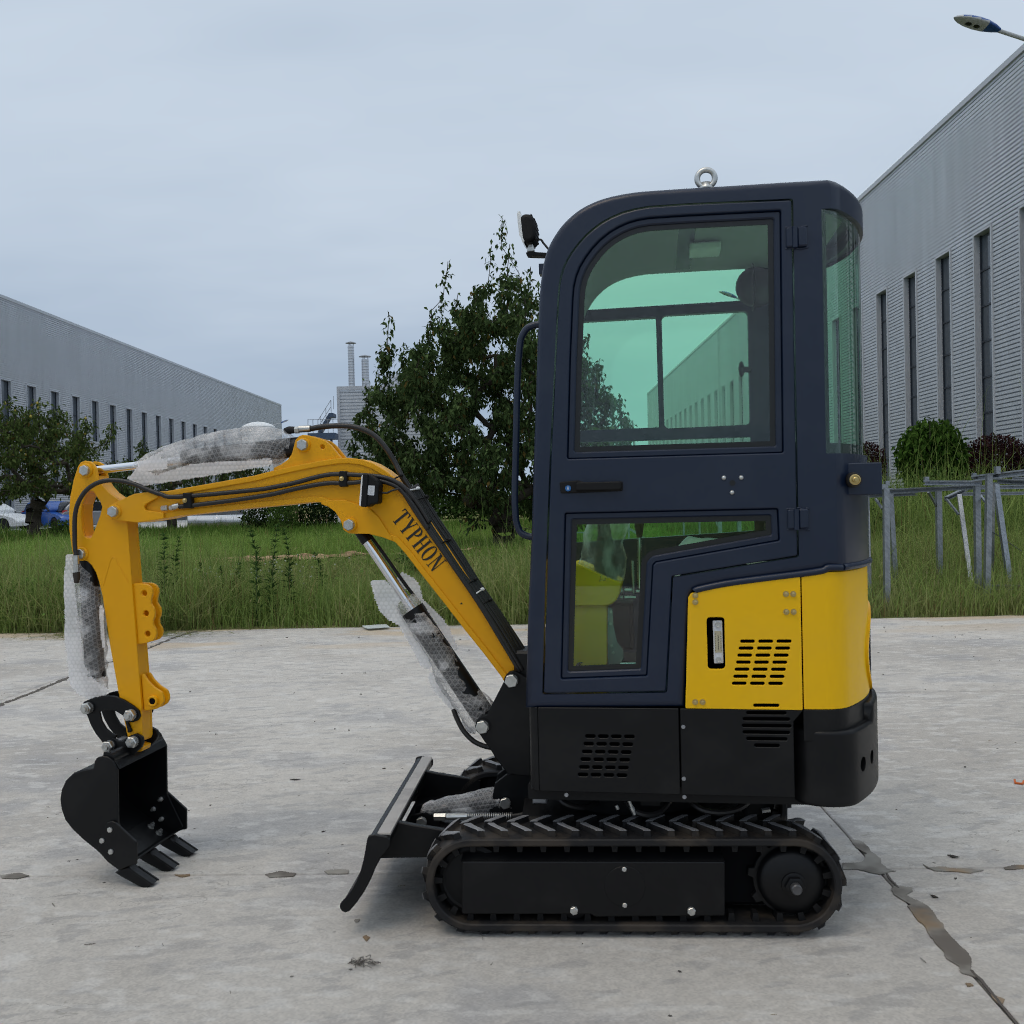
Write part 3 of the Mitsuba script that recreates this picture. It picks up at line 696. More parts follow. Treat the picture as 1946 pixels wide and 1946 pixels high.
RACKS = [
    ('galvanised steel rack whose front post stands nearest behind the yellow hood', [
        rb('post', [(4.062, 10.85, 1.367), (4.049, 10.85, -0.054)], 0.075), rb('post', [(3.97, 11.2, 1.281), (3.979, 11.2, -0.103)], 0.07), rb('leg', [(4.58, 12.1, 1.374), (4.63, 12.1, 0.06)], 0.07),
        rb('bottom_rail', [(4.072, 10.9, 0.14), (4.074, 12.0, 0.142)], 0.06), rb('bottom_rail', [(4.705, 12.3, 0.117), (5.371, 12.6, 0.076)], 0.055),
        rb('top_rail', [(4.085, 10.85, 1.38), (3.703, 10.95, 1.395)], 0.07), rb('top_rail', [(4.039, 10.9, 1.328), (5.805, 12.4, 1.367)], 0.07), rb('top_rail', [(4.236, 12.0, 1.28), (5.261, 13.0, 1.296)], 0.05),
        rb('brace', [(4.001, 11.0, 1.252), (4.036, 10.9, 1.146)], 0.028, False), rb('cap', [(4.077, 10.85, 1.444), (4.081, 10.85, 1.394)], 0.05, False)]),
    ('galvanised steel rack standing in the middle of the three on the right', [
        rb('post', [(5.165, 12.1, 1.331), (5.16, 12.1, -0.052)], 0.078), rb('post', [(5.258, 11.3, 1.395), (5.252, 11.3, -0.029)], 0.078), rb('leg', [(5.64, 12.6, 1.269), (5.416, 11.8, 0.111)], 0.062),
        rb('bottom_rail', [(5.153, 12.1, 0.145), (5.245, 11.3, 0.122)], 0.065), rb('top_rail', [(4.789, 11.6, 1.423), (5.263, 11.2, 1.402)], 0.072), rb('top_rail', [(5.767, 12.8, 1.281), (6.631, 12.8, 1.273)], 0.055),
        rb('top_rail', [(5.389, 12.4, 1.231), (5.867, 12.9, 1.346)], 0.06), rb('brace', [(5.002, 12.0, 1.318), (5.141, 12.1, 1.14)], 0.032, False), rb('brace', [(5.389, 12.4, 1.226), (5.451, 12.2, 1.031)], 0.030, False),
        rb('cap', [(4.814, 11.6, 1.492), (4.815, 11.6, 1.424)], 0.06, False)]),
    ('tilted galvanised steel rack rising out of the picture at the right edge', [
        rb('post', [(5.255, 11.0, 1.499), (5.201, 11.0, -0.033)], 0.075), rb('leg', [(5.76, 11.9, 1.405), (5.785, 11.6, 0.043)], 0.075), rb('leg', [(5.634, 11.7, 1.394), (5.697, 11.9, 0.354)], 0.05),
        rb('bottom_rail', [(5.227, 11.05, 0.247), (5.977, 11.3, 0.205)], 0.072), rb('top_rail', [(5.17, 11.2, 1.455), (5.584, 10.6, 1.511)], 0.085), rb('top_rail', [(5.712, 11.8, 1.428), (5.838, 11.0, 1.381)], 0.075),
        rb('top_rail', [(5.711, 12.2, 1.359), (6.529, 12.4, 1.351)], 0.065), rb('top_rail', [(5.919, 11.8, 1.453), (6.214, 11.8, 1.432)], 0.06), rb('brace', [(5.34, 11.4, 1.266), (5.278, 11.1, 1.168)], 0.030, False),
        rb('brace', [(5.61, 11.7, 0.838), (6.318, 12.4, 0.554)], 0.010, False), rb('cap', [(5.298, 10.9, 1.577), (5.301, 10.9, 1.495)], 0.065, False), rb('cap', [(5.183, 11.2, 1.516), (5.183, 11.2, 1.45)], 0.05, False)]),
    ('galvanised steel rack seen through the lower door glass of the cab', [
        rb('post', [(2.487, 12.0, 1.403), (2.495, 12.0, -0.083)], 0.06), rb('post', [(2.812, 12.4, 1.434), (2.814, 12.4, -0.102)], 0.06), rb('post', [(2.263, 13.2, 1.389), (2.262, 13.2, -0.037)], 0.03), rb('post', [(2.509, 13.4, 1.386), (2.508, 13.4, -0.062)], 0.03),
        rb('leg', [(1.41, 12.0, 0.953), (1.591, 12.0, 0.829)], 0.035, False), rb('leg', [(2.472, 12.6, 1.411), (2.575, 12.5, 0.947)], 0.05), rb('leg', [(1.447, 12.4, 1.072), (1.424, 12.4, -0.006)], 0.03, False),
        rb('bottom_rail', [(0.67, 12.0, 0.925), (0.923, 12.0, 0.919)], 0.02, False), rb('top_rail', [(2.04, 12.2, 1.383), (3.389, 12.2, 1.418)], 0.06)]),
]
scene['mat_weed_stem'] = pr((0.05, 0.085, 0.025), 0.7)

# ------------------------------------------------------------------ trees
LEAF_V = np.array([[0, 0, 0], [0.5, 0, -0.05], [1, 0, -0.20], [0.45, 0.24, 0.05], [0.45, -0.24, 0.05]], float)
LEAF_F = np.array([[0, 1, 3], [0, 4, 1], [3, 1, 2], [1, 4, 2]])


def grow(base, fork, tips, r0, start=None, droop=0.0):
    """A branching skeleton from the base through the forks to the tips: polylines with radii."""
    nodes = [np.array(base, float)]; par = [-1]
    seg = 6
    for f in fork:
        p0 = nodes[-1]
        for i in range(1, seg + 1):
            nodes.append(p0 + (np.array(f) - p0) * i / seg + rng.normal(0, 0.03, 3)); par.append(len(nodes) - 2)
    trunk_n = len(nodes)
    tips = sorted(tips, key=lambda t: np.linalg.norm(np.array(t) - nodes[trunk_n - 1]))
    ends = []
    for t in tips:
        t = np.array(t, float); A = np.array(nodes)
        cost = np.linalg.norm(A - t, axis=1) + 0.45 * np.maximum(A[:, 2] - t[2], 0) * 2
        cost[:max(2, trunk_n // 2)] += 5
        j = int(np.argmin(cost)); p0 = nodes[j]; d = np.linalg.norm(t - p0); k = max(2, int(d / 0.22)); prev = j
        bend = rng.normal(0, 0.10, 3) * d; bend[2] -= 0.12 * d
        for i in range(1, k + 1):
            s = i / k
            nodes.append(p0 + (t - p0) * s + bend * 4 * s * (1 - s) * 0.5); par.append(prev); prev = len(nodes) - 1
        ends.append(prev)
    N = len(nodes); w = np.zeros(N); kids = [[] for _ in range(N)]
    for i in range(1, N): kids[par[i]].append(i)
    for i in range(N - 1, -1, -1): w[i] = 1.0 if not kids[i] else sum(w[c] for c in kids[i])
    rad = np.maximum(r0 * (w / w[0]) ** 0.60, 0.005)
    return np.array(nodes), par, kids, rad, trunk_n, ends


def wood(nodes, par, kids, rad, which):
    ms = []
    for i in which:
        if par[i] >= 0:
            p, q = nodes[par[i]], nodes[i]
            n = 9 if rad[i] > 0.04 else (5 if rad[i] > 0.012 else 3)
            r1 = min(rad[par[i]], rad[i] * 1.25)
            e = (q - p) * 0.06
            ms.append(tube([p - e, q + e], [r1, rad[i]], n, caps=False))
    return cat(ms)


def leaves(nodes, par, rad, dens, size, tint, drop=0.9, spread=0.10, limit=0.03, inside=None):
    idx = [i for i in range(1, len(nodes)) if rad[i] < limit]
    P, D = [], []
    for i in idx:
        p, q = nodes[par[i]], nodes[i]; L = np.linalg.norm(q - p); n = rng.poisson(dens * L)
        if n:
            t = rng.random(n)[:, None]; P.append(p + (q - p) * t + rng.normal(0, spread * min(1.0, 0.35 + 24 * rad[i] if rad[i] < 0.009 else 1.0), (n, 3))); D.append(np.repeat([(q - p) / max(L, 1e-6)], n, 0))
    P = np.vstack(P)
    if inside is not None:      # the upright shoots above the crown carry fewer leaves
        ok = shapely.contains_xy(Polygon(inside).buffer(0.12), P[:, 0], P[:, 2]) | (rng.random(len(P)) < 0.22)
        P = P[ok]
    n = len(P)
    yaw = rng.uniform(0, 6.28, n); pitch = np.clip(rng.normal(drop, 0.45, n), -0.6, 1.5); roll = rng.normal(0, 0.5, n)
    s = size * rng.uniform(0.65, 1.2, n)
    tone = rng.random(n)[:, None]; c = np.array(tint[0]) * (1 - tone) + np.array(tint[1]) * tone
    old = rng.random(n) < 0.035; c[old] = np.array([0.13, 0.095, 0.03])
    m, col = scatter(LEAF_V, LEAF_F, P, rots(yaw, pitch, roll), s, c)
    return m, col


def tree(name, label, base, fork, tips, r0, dens, size, tint, fruit=0, group=None, drop=0.9, spread=0.10, cat_='tree', inside=None):
    k = thing(name, label, cat_, group)
    nodes, par, kids, rad, tn, ends = grow(base, fork, tips, r0)
    main = [i for i in range(1, len(nodes)) if rad[i] >= 0.024]
    part(k, 'trunk', wood(nodes, par, kids, rad, [i for i in main if i < tn]), 'bark', smooth=True)
    lim = [i for i in range(1, len(nodes)) if i >= tn]
    part(k, 'branches', wood(nodes, par, kids, rad, lim), 'bark')
    m, col = leaves(nodes, par, rad, dens, size, tint, drop, spread, inside=inside)
    part(k, 'crown', m, 'leaf', color=col)
    if fruit:
        fi = rng.choice([i for i in range(tn, len(nodes)) if rad[i] < 0.03], fruit, replace=False)
        for i in fi:
            part(k, 'fruit', at(lathe([(0.003, 0.034), (0.018, 0.03), (0.028, 0.005), (0.036, -0.02), (0.030, -0.045), (0.006, -0.056)], 10, 'z'), *(nodes[i] - [0, 0.05, 0.06])), 'fruit', smooth=True)
    return k


def in_poly(poly, n, y0, spread, seed=0, bias=1.0):
    P = Polygon(poly).buffer(0); x0, z0, x1, z1 = P.bounds; out = []
    cx, cz = P.centroid.x, P.centroid.y
    while len(out) < n:
        x, z = rng.uniform(x0, x1), rng.uniform(z0, z1)
        if P.contains(Point(x, z)):
            e = math.sqrt(max(0.05, 1 - ((x - cx) / (0.5 * (x1 - x0))) ** 2 * 0.8))
            out.append([x, y0 + rng.uniform(-1, 1) * spread * e, z])
    return out


def shoots(tips, y0, back, spread, n=3):
    """upright water sprouts: points along each, so that the branch runs up them"""
    out = []
    for x, z in tips:
        y = y0 + rng.uniform(-spread, spread); L = back * rng.uniform(0.7, 1.2); lx = rng.normal(0, 0.08)
        for t in (1.0, 0.66, 0.33, 0.0): out.append([x + lx * t, y + rng.normal(0, 0.02), z - L * t])
    return out


PEAR = [(-2.821, 2.107), (-2.752, 2.63), (-2.511, 3.149), (-2.268, 3.762), (-2.042, 4.043), (-1.733, 3.798), (-1.371, 4.218), (-1.046, 4.687), (-0.696, 4.584), (-0.404, 4.863), (-0.111, 5.189), (0.264, 4.896), (0.591, 4.603), (1.113, 4.497), (1.43, 3.728), (1.801, 3.244), (2.12, 2.57), (2.059, 1.904), (1.759, 1.243), (1.084, 0.924), (0.135, 1.183), (-0.627, 1.248), (-1.1, 1.449), (-1.669, 1.605), (-2.332, 1.81), (-2.711, 1.914)]
spr = [(-0.06, 6.613), (-0.258, 5.857), (0.064, 5.755), (-1.009, 5.475), (-0.867, 5.016), (-1.123, 4.641), (-2.075, 4.662), (-1.922, 4.278), (-2.26, 4.095), (-1.314, 4.645), (-1.401, 4.171), (-2.579, 3.483), (-2.774, 2.487), (-2.852, 2.012), (0.231, 5.562), (0.417, 5.368), (0.546, 5.175), (-0.543, 5.008), (-0.693, 4.727), (-2.505, 2.577), (1.622, 3.819), (1.386, 3.92), (1.892, 3.052), (2.124, 2.761), (0.978, 4.88), (-1.708, 4.083), (-0.154, 5.38), (-0.444, 5.196)]
hang = [(0.399, 0.812), (-0.8, 0.839), (-0.888, 1.025), (-0.336, 0.967), (-1.523, 1.5), (1.417, 0.928)]
tips = shoots(spr, 18.0, 0.75, 0.8) + in_poly(PEAR, 620, 18.0, 1.9) + [[x, 17.4 + rng.uniform(-.4, .4), z] for x, z in hang]
tree('pear_tree', 'large dark green pear tree with upright shoots standing behind the front of the cab', [-0.17, 18.0, float(land(-0.17, 18.0)) - 0.1], [[-0.14, 18.0, 0.85], [-0.25, 17.95, 1.45]], tips, 0.20, 250, 0.112, ((0.030, 0.055, 0.020), (0.105, 0.155, 0.058)), fruit=6, drop=0.75, inside=PEAR)
A = [(-17.538, 3.086), (-16.55, 4.335), (-15.275, 4.466), (-14.637, 4.531), (-14.335, 3.969), (-13.762, 4.591), (-13.53, 4.348), (-13.473, 3.473), (-12.901, 4.096), (-12.615, 4.09), (-12.568, 3.454), (-12.139, 2.809), (-11.508, 2.636), (-11.767, 1.846), (-12.643, 1.786), (-13.913, 1.894), (-15.027, 1.839), (-16.619, 1.794)]
tips = in_poly(A, 330, 30.0, 2.6) + shoots([(-13.683, 4.558), (-14.956, 4.491), (-12.661, 4.17), (-14.172, 4.124), (-14.341, 3.731), (-13.231, 3.627), (-15.595, 4.394)], 30, 0.8, 1.0)
tree('pear_tree', 'pear tree with yellow fruit standing in front of the cars at the left edge', [-14.3, 30.0, float(land(-14.3, 30)) - 0.1], [[-14.35, 30, 1.3], [-14.0, 30, 1.9]], tips, 0.22, 130, 0.14, ((0.040, 0.068, 0.020), (0.125, 0.165, 0.055)), fruit=46, drop=0.75)
A = [(-15.292, 2.605), (-14.572, 3.193), (-13.754, 3.678), (-13.343, 3.971), (-12.75, 3.556), (-11.96, 2.934), (-10.953, 2.912), (-9.937, 3.292), (-9.343, 2.877), (-9.36, 2.172), (-11.384, 1.814), (-12.597, 1.639), (-13.802, 1.767), (-15.01, 1.793)]
tips = in_poly(A, 190, 38.0, 2.2)
tree('pear_tree', 'far pear tree whose trunk shows under the raised boom left of the silver ducts', [-12.97, 38.0, float(land(-12.97, 38)) - 0.1], [[-12.95, 38, 1.5], [-12.8, 38, 2.1]], tips, 0.19, 130, 0.15, ((0.032, 0.054, 0.018), (0.09, 0.125, 0.042)), drop=0.75)


def bush(name, label, c, r, n, size, tint, cat_='shrub', drop=0.5, stems=7, group=None, mat='leaf'):
    k = thing(name, label, cat_, group)
    c, r = np.array(c, float), np.array(r, float)
    zg = float(land(c[0], c[1]))
    d = rng.normal(0, 1, (n, 3)); d /= np.linalg.norm(d, axis=1, keepdims=True)
    lump = 0.80 + 0.42 * meshkit.fbm(d * 1.9 + c, 3, 4)
    P = c + d * r * (lump * (rng.random(n) ** 0.28))[:, None]
    P = P[P[:, 2] > zg + 0.02]; n = len(P)
    sh = rng.random(n)[:, None]
    col = np.array(tint[0]) * (1 - sh) + np.array(tint[1]) * sh
    m, col = scatter(LEAF_V, LEAF_F, P, rots(rng.uniform(0, 6.28, n), rng.normal(drop, 0.5, n), rng.normal(0, 0.6, n)), size * rng.uniform(0.6, 1.25, n), col)
    st = []
    for i in range(stems):
        e = c + rng.normal(0, 0.5, 3) * r
        st.append(tube(curve([[c[0] + rng.normal(0, 0.05), c[1] + rng.normal(0, 0.05), zg - 0.05], (np.array([c[0], c[1], zg]) + e) / 2 + rng.normal(0, 0.04, 3), e], 4), np.linspace(0.02, 0.006, 9), 5))
    part(k, 'stem', cat(st), 'bark')
    part(k, 'crown', m, mat, color=col)
    return k


X, Y = rng.uniform(-9, 13, 9000), rng.normal(62, 1.4, 9000)
Z = 0.35 + rng.random(9000) ** 0.7 * 1.5 * (0.6 + 0.8 * meshkit.fbm(np.stack([X * 0.5, Y * 0.2, 0 * X], -1), 3, 4))
m, c = scatter(LEAF_V * [1, 1.6, 1], LEAF_F, np.column_stack([X, Y, Z]), rots(rng.uniform(0, 6.28, 9000), rng.normal(0.3, 0.5, 9000), rng.normal(0, 0.6, 9000)), 0.30 * rng.uniform(0.6, 1.2, 9000), np.array([0.035, 0.065, 0.018]) * rng.uniform(0.5, 1.6, (9000, 1)))
struct('hedge', m, 'leaf', 'far low hedge behind the pear tree', kind='stuff', color=c)
# a post smothered in a climber, dark purple shrubs along the hall
k = bush('climber', 'round bright green climbing plant smothering a post in front of the right hall', (9.22, 22, 2.12), (0.72, 0.62, 0.86), 4200, 0.15, ((0.022, 0.058, 0.010), (0.085, 0.155, 0.03)), 'climbing plant', 0.95)
P = np.array([[9.2 + rng.normal(0, 0.16), 22 + rng.normal(0, 0.13), rng.uniform(0.5, 1.5)] for _ in range(420)])
m, col = scatter(LEAF_V, LEAF_F, P, rots(rng.uniform(0, 6.28, 420), rng.normal(0.95, 0.4, 420), rng.normal(0, 0.5, 420)), 0.13 * rng.uniform(0.6, 1.2, 420), np.array([0.03, 0.085, 0.014]) * rng.uniform(0.6, 1.6, (420, 1)))
part(k, 'lower_leaves', m, 'leaf', color=col)
pu = ((0.026, 0.013, 0.014), (0.070, 0.032, 0.032))
bush('purple_shrub', 'dark purple leaved shrub at the right edge beside the round climber', (11.25, 23.2, 1.85), (0.85, 0.7, 0.75), 9000, 0.085, pu, drop=-0.6, stems=16)
bush('purple_shrub', 'dark purple shrub half hidden behind the rear of the cab', (9.32, 26, 2.0), (0.42, 0.5, 0.62), 3200, 0.085, pu, drop=-0.6, stems=9)
bush('purple_shrub', 'low purplish shrub under the right end of the galvanised racks', (10.4, 20.6, 0.95), (0.40, 0.4, 0.6), 900, 0.09, ((0.03, 0.028, 0.012), (0.075, 0.07, 0.03)), drop=0.2, stems=8)
dk = ((0.010, 0.022, 0.008), (0.04, 0.065, 0.022))
bush('dark_bush', 'dark green bush under the boom right of the silver ducts', (-8.6, 35.5, 1.05), (1.05, 0.9, 0.85), 2600, 0.14, dk)
bush('dark_bush', 'dark bush beside the boom cylinder pin, right of the lighter bush', (-7.0, 36.0, 1.05), (0.8, 0.9, 0.95), 2400, 0.14, dk)
bush('green_bush', 'fresh green feathery bush between two dark bushes under the boom', (-7.7, 33.6, 0.95), (0.55, 0.6, 0.8), 2200, 0.10, ((0.05, 0.10, 0.02), (0.12, 0.19, 0.05)), drop=-0.7)
bush('dark_bush', 'low dark bush at the foot of the left pear tree', (-12.9, 28.5, 0.65), (0.5, 0.5, 0.45), 900, 0.11, ((0.03, 0.06, 0.015), (0.08, 0.13, 0.03)))
bush('leafy_bush', 'leafy green bush in the weeds beside the boom cylinder', (-1.25, 14.2, 0.42), (0.42, 0.4, 0.36), 1000, 0.07, ((0.03, 0.065, 0.015), (0.085, 0.145, 0.04)))
bush('leafy_bush', 'dark leafy clump in the weeds to the right of the cab, behind the racks', (5.35, 15.7, 0.72), (0.55, 0.5, 0.55), 1300, 0.075, ((0.03, 0.055, 0.015), (0.08, 0.125, 0.035)))
bush('leafy_bush', 'leafy green clump between the two middle rack posts', (7.4, 17.2, 0.95), (1.3, 0.7, 0.75), 2400, 0.085, ((0.035, 0.07, 0.015), (0.105, 0.165, 0.05)))
bush('leafy_bush', 'leafy dark green clump at the right edge behind the last rack', (9.3, 17.0, 0.9), (0.9, 0.6, 0.65), 1800, 0.085, ((0.025, 0.05, 0.014), (0.07, 0.11, 0.035)))
bush('leafy_bush', 'broad leaved weeds at the left edge of the yard', (-5.6, 11.75, 0.25), (0.7, 0.5, 0.30), 900, 0.085, ((0.04, 0.09, 0.015), (0.11, 0.19, 0.045)))


# ------------------------------------------------------------------ grass and weeds
def blades(X, Y, h, w, lean, tint, zoff=0.0, seg=3):
    n = len(X); Z = land(X, Y) + zoff
    a = rng.uniform(0, 6.28, n); face = a + rng.normal(0, 0.6, n)
    ln = np.abs(rng.normal(0, lean, n))
    V = []
    ts = np.linspace(0, 1, seg + 1)
    for t in ts[:-1]:
        x = X + np.cos(a) * h * ln * t ** 2; y = Y + np.sin(a) * h * ln * t ** 2; z = Z + h * (t - 0.28 * ln * t ** 2)
        ww = w * (1 - t) ** 0.7 * 0.5
        V += [np.stack([x - np.sin(face) * ww, y + np.cos(face) * ww, z], 1), np.stack([x + np.sin(face) * ww, y - np.cos(face) * ww, z], 1)]
    V.append(np.stack([X + np.cos(a) * h * ln, Y + np.sin(a) * h * ln, Z + h * (1 - 0.28 * ln)], 1))
    V = np.stack(V, 1); k = V.shape[1]
    f = []
    for s in range(seg - 1):
        b = 2 * s; f += [[b, b + 1, b + 3], [b, b + 3, b + 2]]
    b = 2 * (seg - 1); f.append([b, b + 1, b + 2])
    F = (np.array(f)[None] + (np.arange(n) * k)[:, None, None]).reshape(-1, 3)
    tone = rng.random(n)[:, None]; c = np.array(tint[0]) * (1 - tone) + np.array(tint[1]) * tone
    dry = rng.random(n) < 0.05; c[dry] = np.array([0.21, 0.165, 0.07])
    return V.reshape(-1, 3), F, np.repeat(c, k, 0)


def field(n, x0, x1, y0, y1, keep, h, w, lean, tint, hvar=0.35, clump=0.0, strip=False):
    X, Y = rng.uniform(x0, x1, n), rng.uniform(y0, y1, n)
    if clump:
        cx, cy = rng.uniform(x0, x1, n // 7 + 1), rng.uniform(y0, y1, n // 7 + 1); i = rng.integers(0, len(cx), n)
        X, Y = cx[i] + rng.normal(0, clump, n), cy[i] + rng.normal(0, clump, n)
    k = keep(X, Y) & (edge_of(X, Y) > 0.02)
    X, Y = X[k], Y[k]
    hh = h * np.exp(rng.normal(0, hvar, len(X))) * (0.55 + 0.9 * meshkit.fbm(np.stack([X * 0.9, Y * 0.9, 0 * X], -1), 3, 11))
    s_ = edge_of(X, Y)
    hh = hh * (0.5 + 0.5 * sstep(0.0, 0.25, s_))
    if strip: hh = hh * (1.0 - 0.62 * sstep(0.9, 2.4, s_ - 0.5 * np.sin(X * 1.7)) * (1 - 0.6 * sstep(-3.9, -4.4, X)))
    return blades(X, Y, hh, w * rng.uniform(0.7, 1.3, len(X)), lean, tint)


def bare(X, Y):
    L = (np.abs(Y - 15.9 - 0.10 * (X + 3) * (X < 2)) < 0.6) & (X < 0.2)
    R = (np.abs(Y - 14.6) < 0.4) & (X > 3.4)
    return L | R


def mesh_of(parts):
    V, F, Cc, o = [], [], [], 0
    for v, f, c in parts: V.append(v); F.append(f + o); Cc.append(c); o += len(v)
    return tm(np.vstack(V), np.vstack(F)), np.vstack(Cc)


def visible(X, Y): return np.abs(X + 0.0) < 0.56 * Y + 0.6
g1, g2, g3 = ((0.16, 0.235, 0.052), (0.32, 0.41, 0.13)), ((0.20, 0.24, 0.075), (0.40, 0.41, 0.18)), ((0.12, 0.185, 0.042), (0.22, 0.31, 0.095))
left = lambda X, Y: visible(X, Y) & ~bare(X, Y) & (X < 3.4)
right = lambda X, Y: visible(X, Y) & ~bare(X, Y) & (X >= 3.4)
noise_keep = lambda X, Y, t, s: meshkit.fbm(np.stack([X * 0.8, Y * 0.8, 0 * X + s], -1), 3, 21) > t
gl = [field(60000, -8, 3.6, 10.4, 15.6, left, 0.34, 0.009, 0.65, g1, strip=True), field(34000, -8, 3.6, 10.4, 14.6, lambda X, Y: left(X, Y) & noise_keep(X, Y, 0.46, 2), 0.46, 0.013, 1.0, g2, clump=0.05, strip=True),
      field(70000, -12, 4, 15, 26, left, 0.17, 0.012, 0.5, ((0.17, 0.28, 0.05), (0.28, 0.40, 0.11))), field(40000, -22, 5, 24, 44, left, 0.20, 0.026, 0.5, ((0.07, 0.135, 0.022), (0.125, 0.205, 0.045))),
      field(7000, -8, 3.6, 10.4, 13.2, left, 0.60, 0.008, 0.40, g3, clump=0.08, strip=True), field(9000, -8, -3.6, 10.4, 14.0, left, 0.50, 0.009, 0.45, g1, clump=0.10)]
gr = [field(46000, 3.3, 9.5, 10.2, 15.2, right, 0.26, 0.009, 0.6, g2), field(14000, 3.3, 9.5, 10.2, 14.2, right, 0.40, 0.010, 0.7, g1, clump=0.06),
      field(60000, 3.3, 13.3, 15, 26, right, 0.42, 0.014, 0.5, g3), field(22000, 4, 13.4, 15.2, 24, right, 0.75, 0.016, 0.45, g1, clump=0.18), field(20000, 4, 13.4, 25, 46, right, 0.5, 0.03, 0.5, g3)]
sd = []
for (n, x0, x1, y0, y1) in ((900, -8, 3.5, 10.7, 14.8), (500, 3.5, 9, 10.6, 14.5)):   # nodding foxtail heads
    X, Y = rng.uniform(x0, x1, n), rng.uniform(y0, y1, n); ok = visible(X, Y); X, Y = X[ok], Y[ok]
    sd.append(blades(X, Y, rng.uniform(0.05, 0.09, len(X)), rng.uniform(0.012, 0.02, len(X)), 0.9, ((0.17, 0.20, 0.06), (0.33, 0.31, 0.15)), zoff=rng.uniform(0.14, 0.40, len(X))))
m, c = mesh_of(gl); struct('grass', m, 'grass', 'tall green grass and weeds behind the yard on the left', kind='stuff', color=c)
m, c = mesh_of(gr); struct('grass_001', m, 'grass', 'rough grass and weeds around the galvanised racks', kind='stuff', color=c)
m, c = mesh_of(sd); struct('foxtail', m, 'grass', 'pale nodding foxtail seed heads in the grass', kind='stuff', color=c)
n = 2600
X, Y = rng.uniform(-9, 9, n), rng.uniform(10.7, 15.0, n); ok = visible(X, Y); X, Y = X[ok], Y[ok]; n = len(X)
m, c = scatter(LEAF_V * [1, 1.5, 1], LEAF_F, np.column_stack([X, Y, land(X, Y) + rng.uniform(0.03, 0.22, n)]), rots(rng.uniform(0, 6.28, n), rng.normal(0.1, 0.4, n), rng.normal(0, 0.4, n)), rng.uniform(0.03, 0.075, n), np.array([0.10, 0.175, 0.04]) * rng.uniform(0.6, 1.7, (n, 1)))
struct('weeds', m, 'leaf', 'broad leaved weeds among the grass', kind='stuff', color=c)
n = 120
X, Y = rng.normal(-3.5, 0.55, n), rng.normal(12.9, 0.5, n)
m, c = scatter(trimesh.creation.icosphere(0).vertices, trimesh.creation.icosphere(0).faces, np.column_stack([X, Y, land(X, Y) + rng.uniform(0.26, 0.40, n)]), rots(0 * X, 0 * X, 0 * X), rng.uniform(0.008, 0.014, n), np.tile([0.6, 0.62, 0.55], (n, 1)))
struct('fleabane', m, 'grass', 'small white fleabane flowers above the grass', kind='stuff', color=c)

# tall single weeds
for (px_, Y, top, lab) in TALL:
    X0, z0 = px_, float(land(px_, Y)); H = top - z0
    k = thing('tall_weed', lab, 'weed')
    pth = curve([[X0, Y, z0 - 0.03], [X0 + rng.normal(0, 0.02), Y, z0 + 0.35 * H], [X0 + rng.normal(0, 0.03), Y, z0 + 0.7 * H], [X0 + rng.normal(0, 0.05), Y, z0 + H]], 6)
    st = [tube(pth, np.linspace(0.006, 0.002, len(pth)), 5)]
    part(k, 'stem', cat(st), 'weed_stem')
    n = int(150 * H); t = rng.random(n) ** 0.75
    i = np.clip((t * (len(pth) - 1)).astype(int), 0, len(pth) - 1)
    P = pth[i]; yaw = rng.uniform(0, 6.28, n)
    m, c = scatter(LEAF_V * [1, 0.35, 1], LEAF_F, P, rots(yaw, rng.normal(-0.65, 0.3, n), 0 * yaw), (0.06 + 0.09 * (1 - t)) * rng.uniform(0.7, 1.2, n), np.array([0.045, 0.09, 0.025]) * rng.uniform(0.7, 1.5, (n, 1)))
    part(k, 'leaves', m, 'leaf', color=c)
# a heap of pulled weeds lying over the yard's edge on the left
X, Y = rng.normal(-4.15, 0.42, 1500), rng.normal(10.62, 0.20, 1500)
v, f, c = blades(X, Y, rng.uniform(0.08, 0.30, 1500), rng.uniform(0.008, 0.014, 1500), 1.4, ((0.08, 0.12, 0.03), (0.21, 0.22, 0.08)), zoff=0.0)
v[:, 2] = np.maximum(v[:, 2], 0.004)
_taken.add('weed_heap'); scene['weed_heap'] = mikit.ply(tm(v, f), 'mat_grass', color=c); labels['weed_heap'] = {'label': 'heap of pulled yellowing weeds lying over the edge of the yard behind the bucket cylinder', 'category': 'weed heap'}


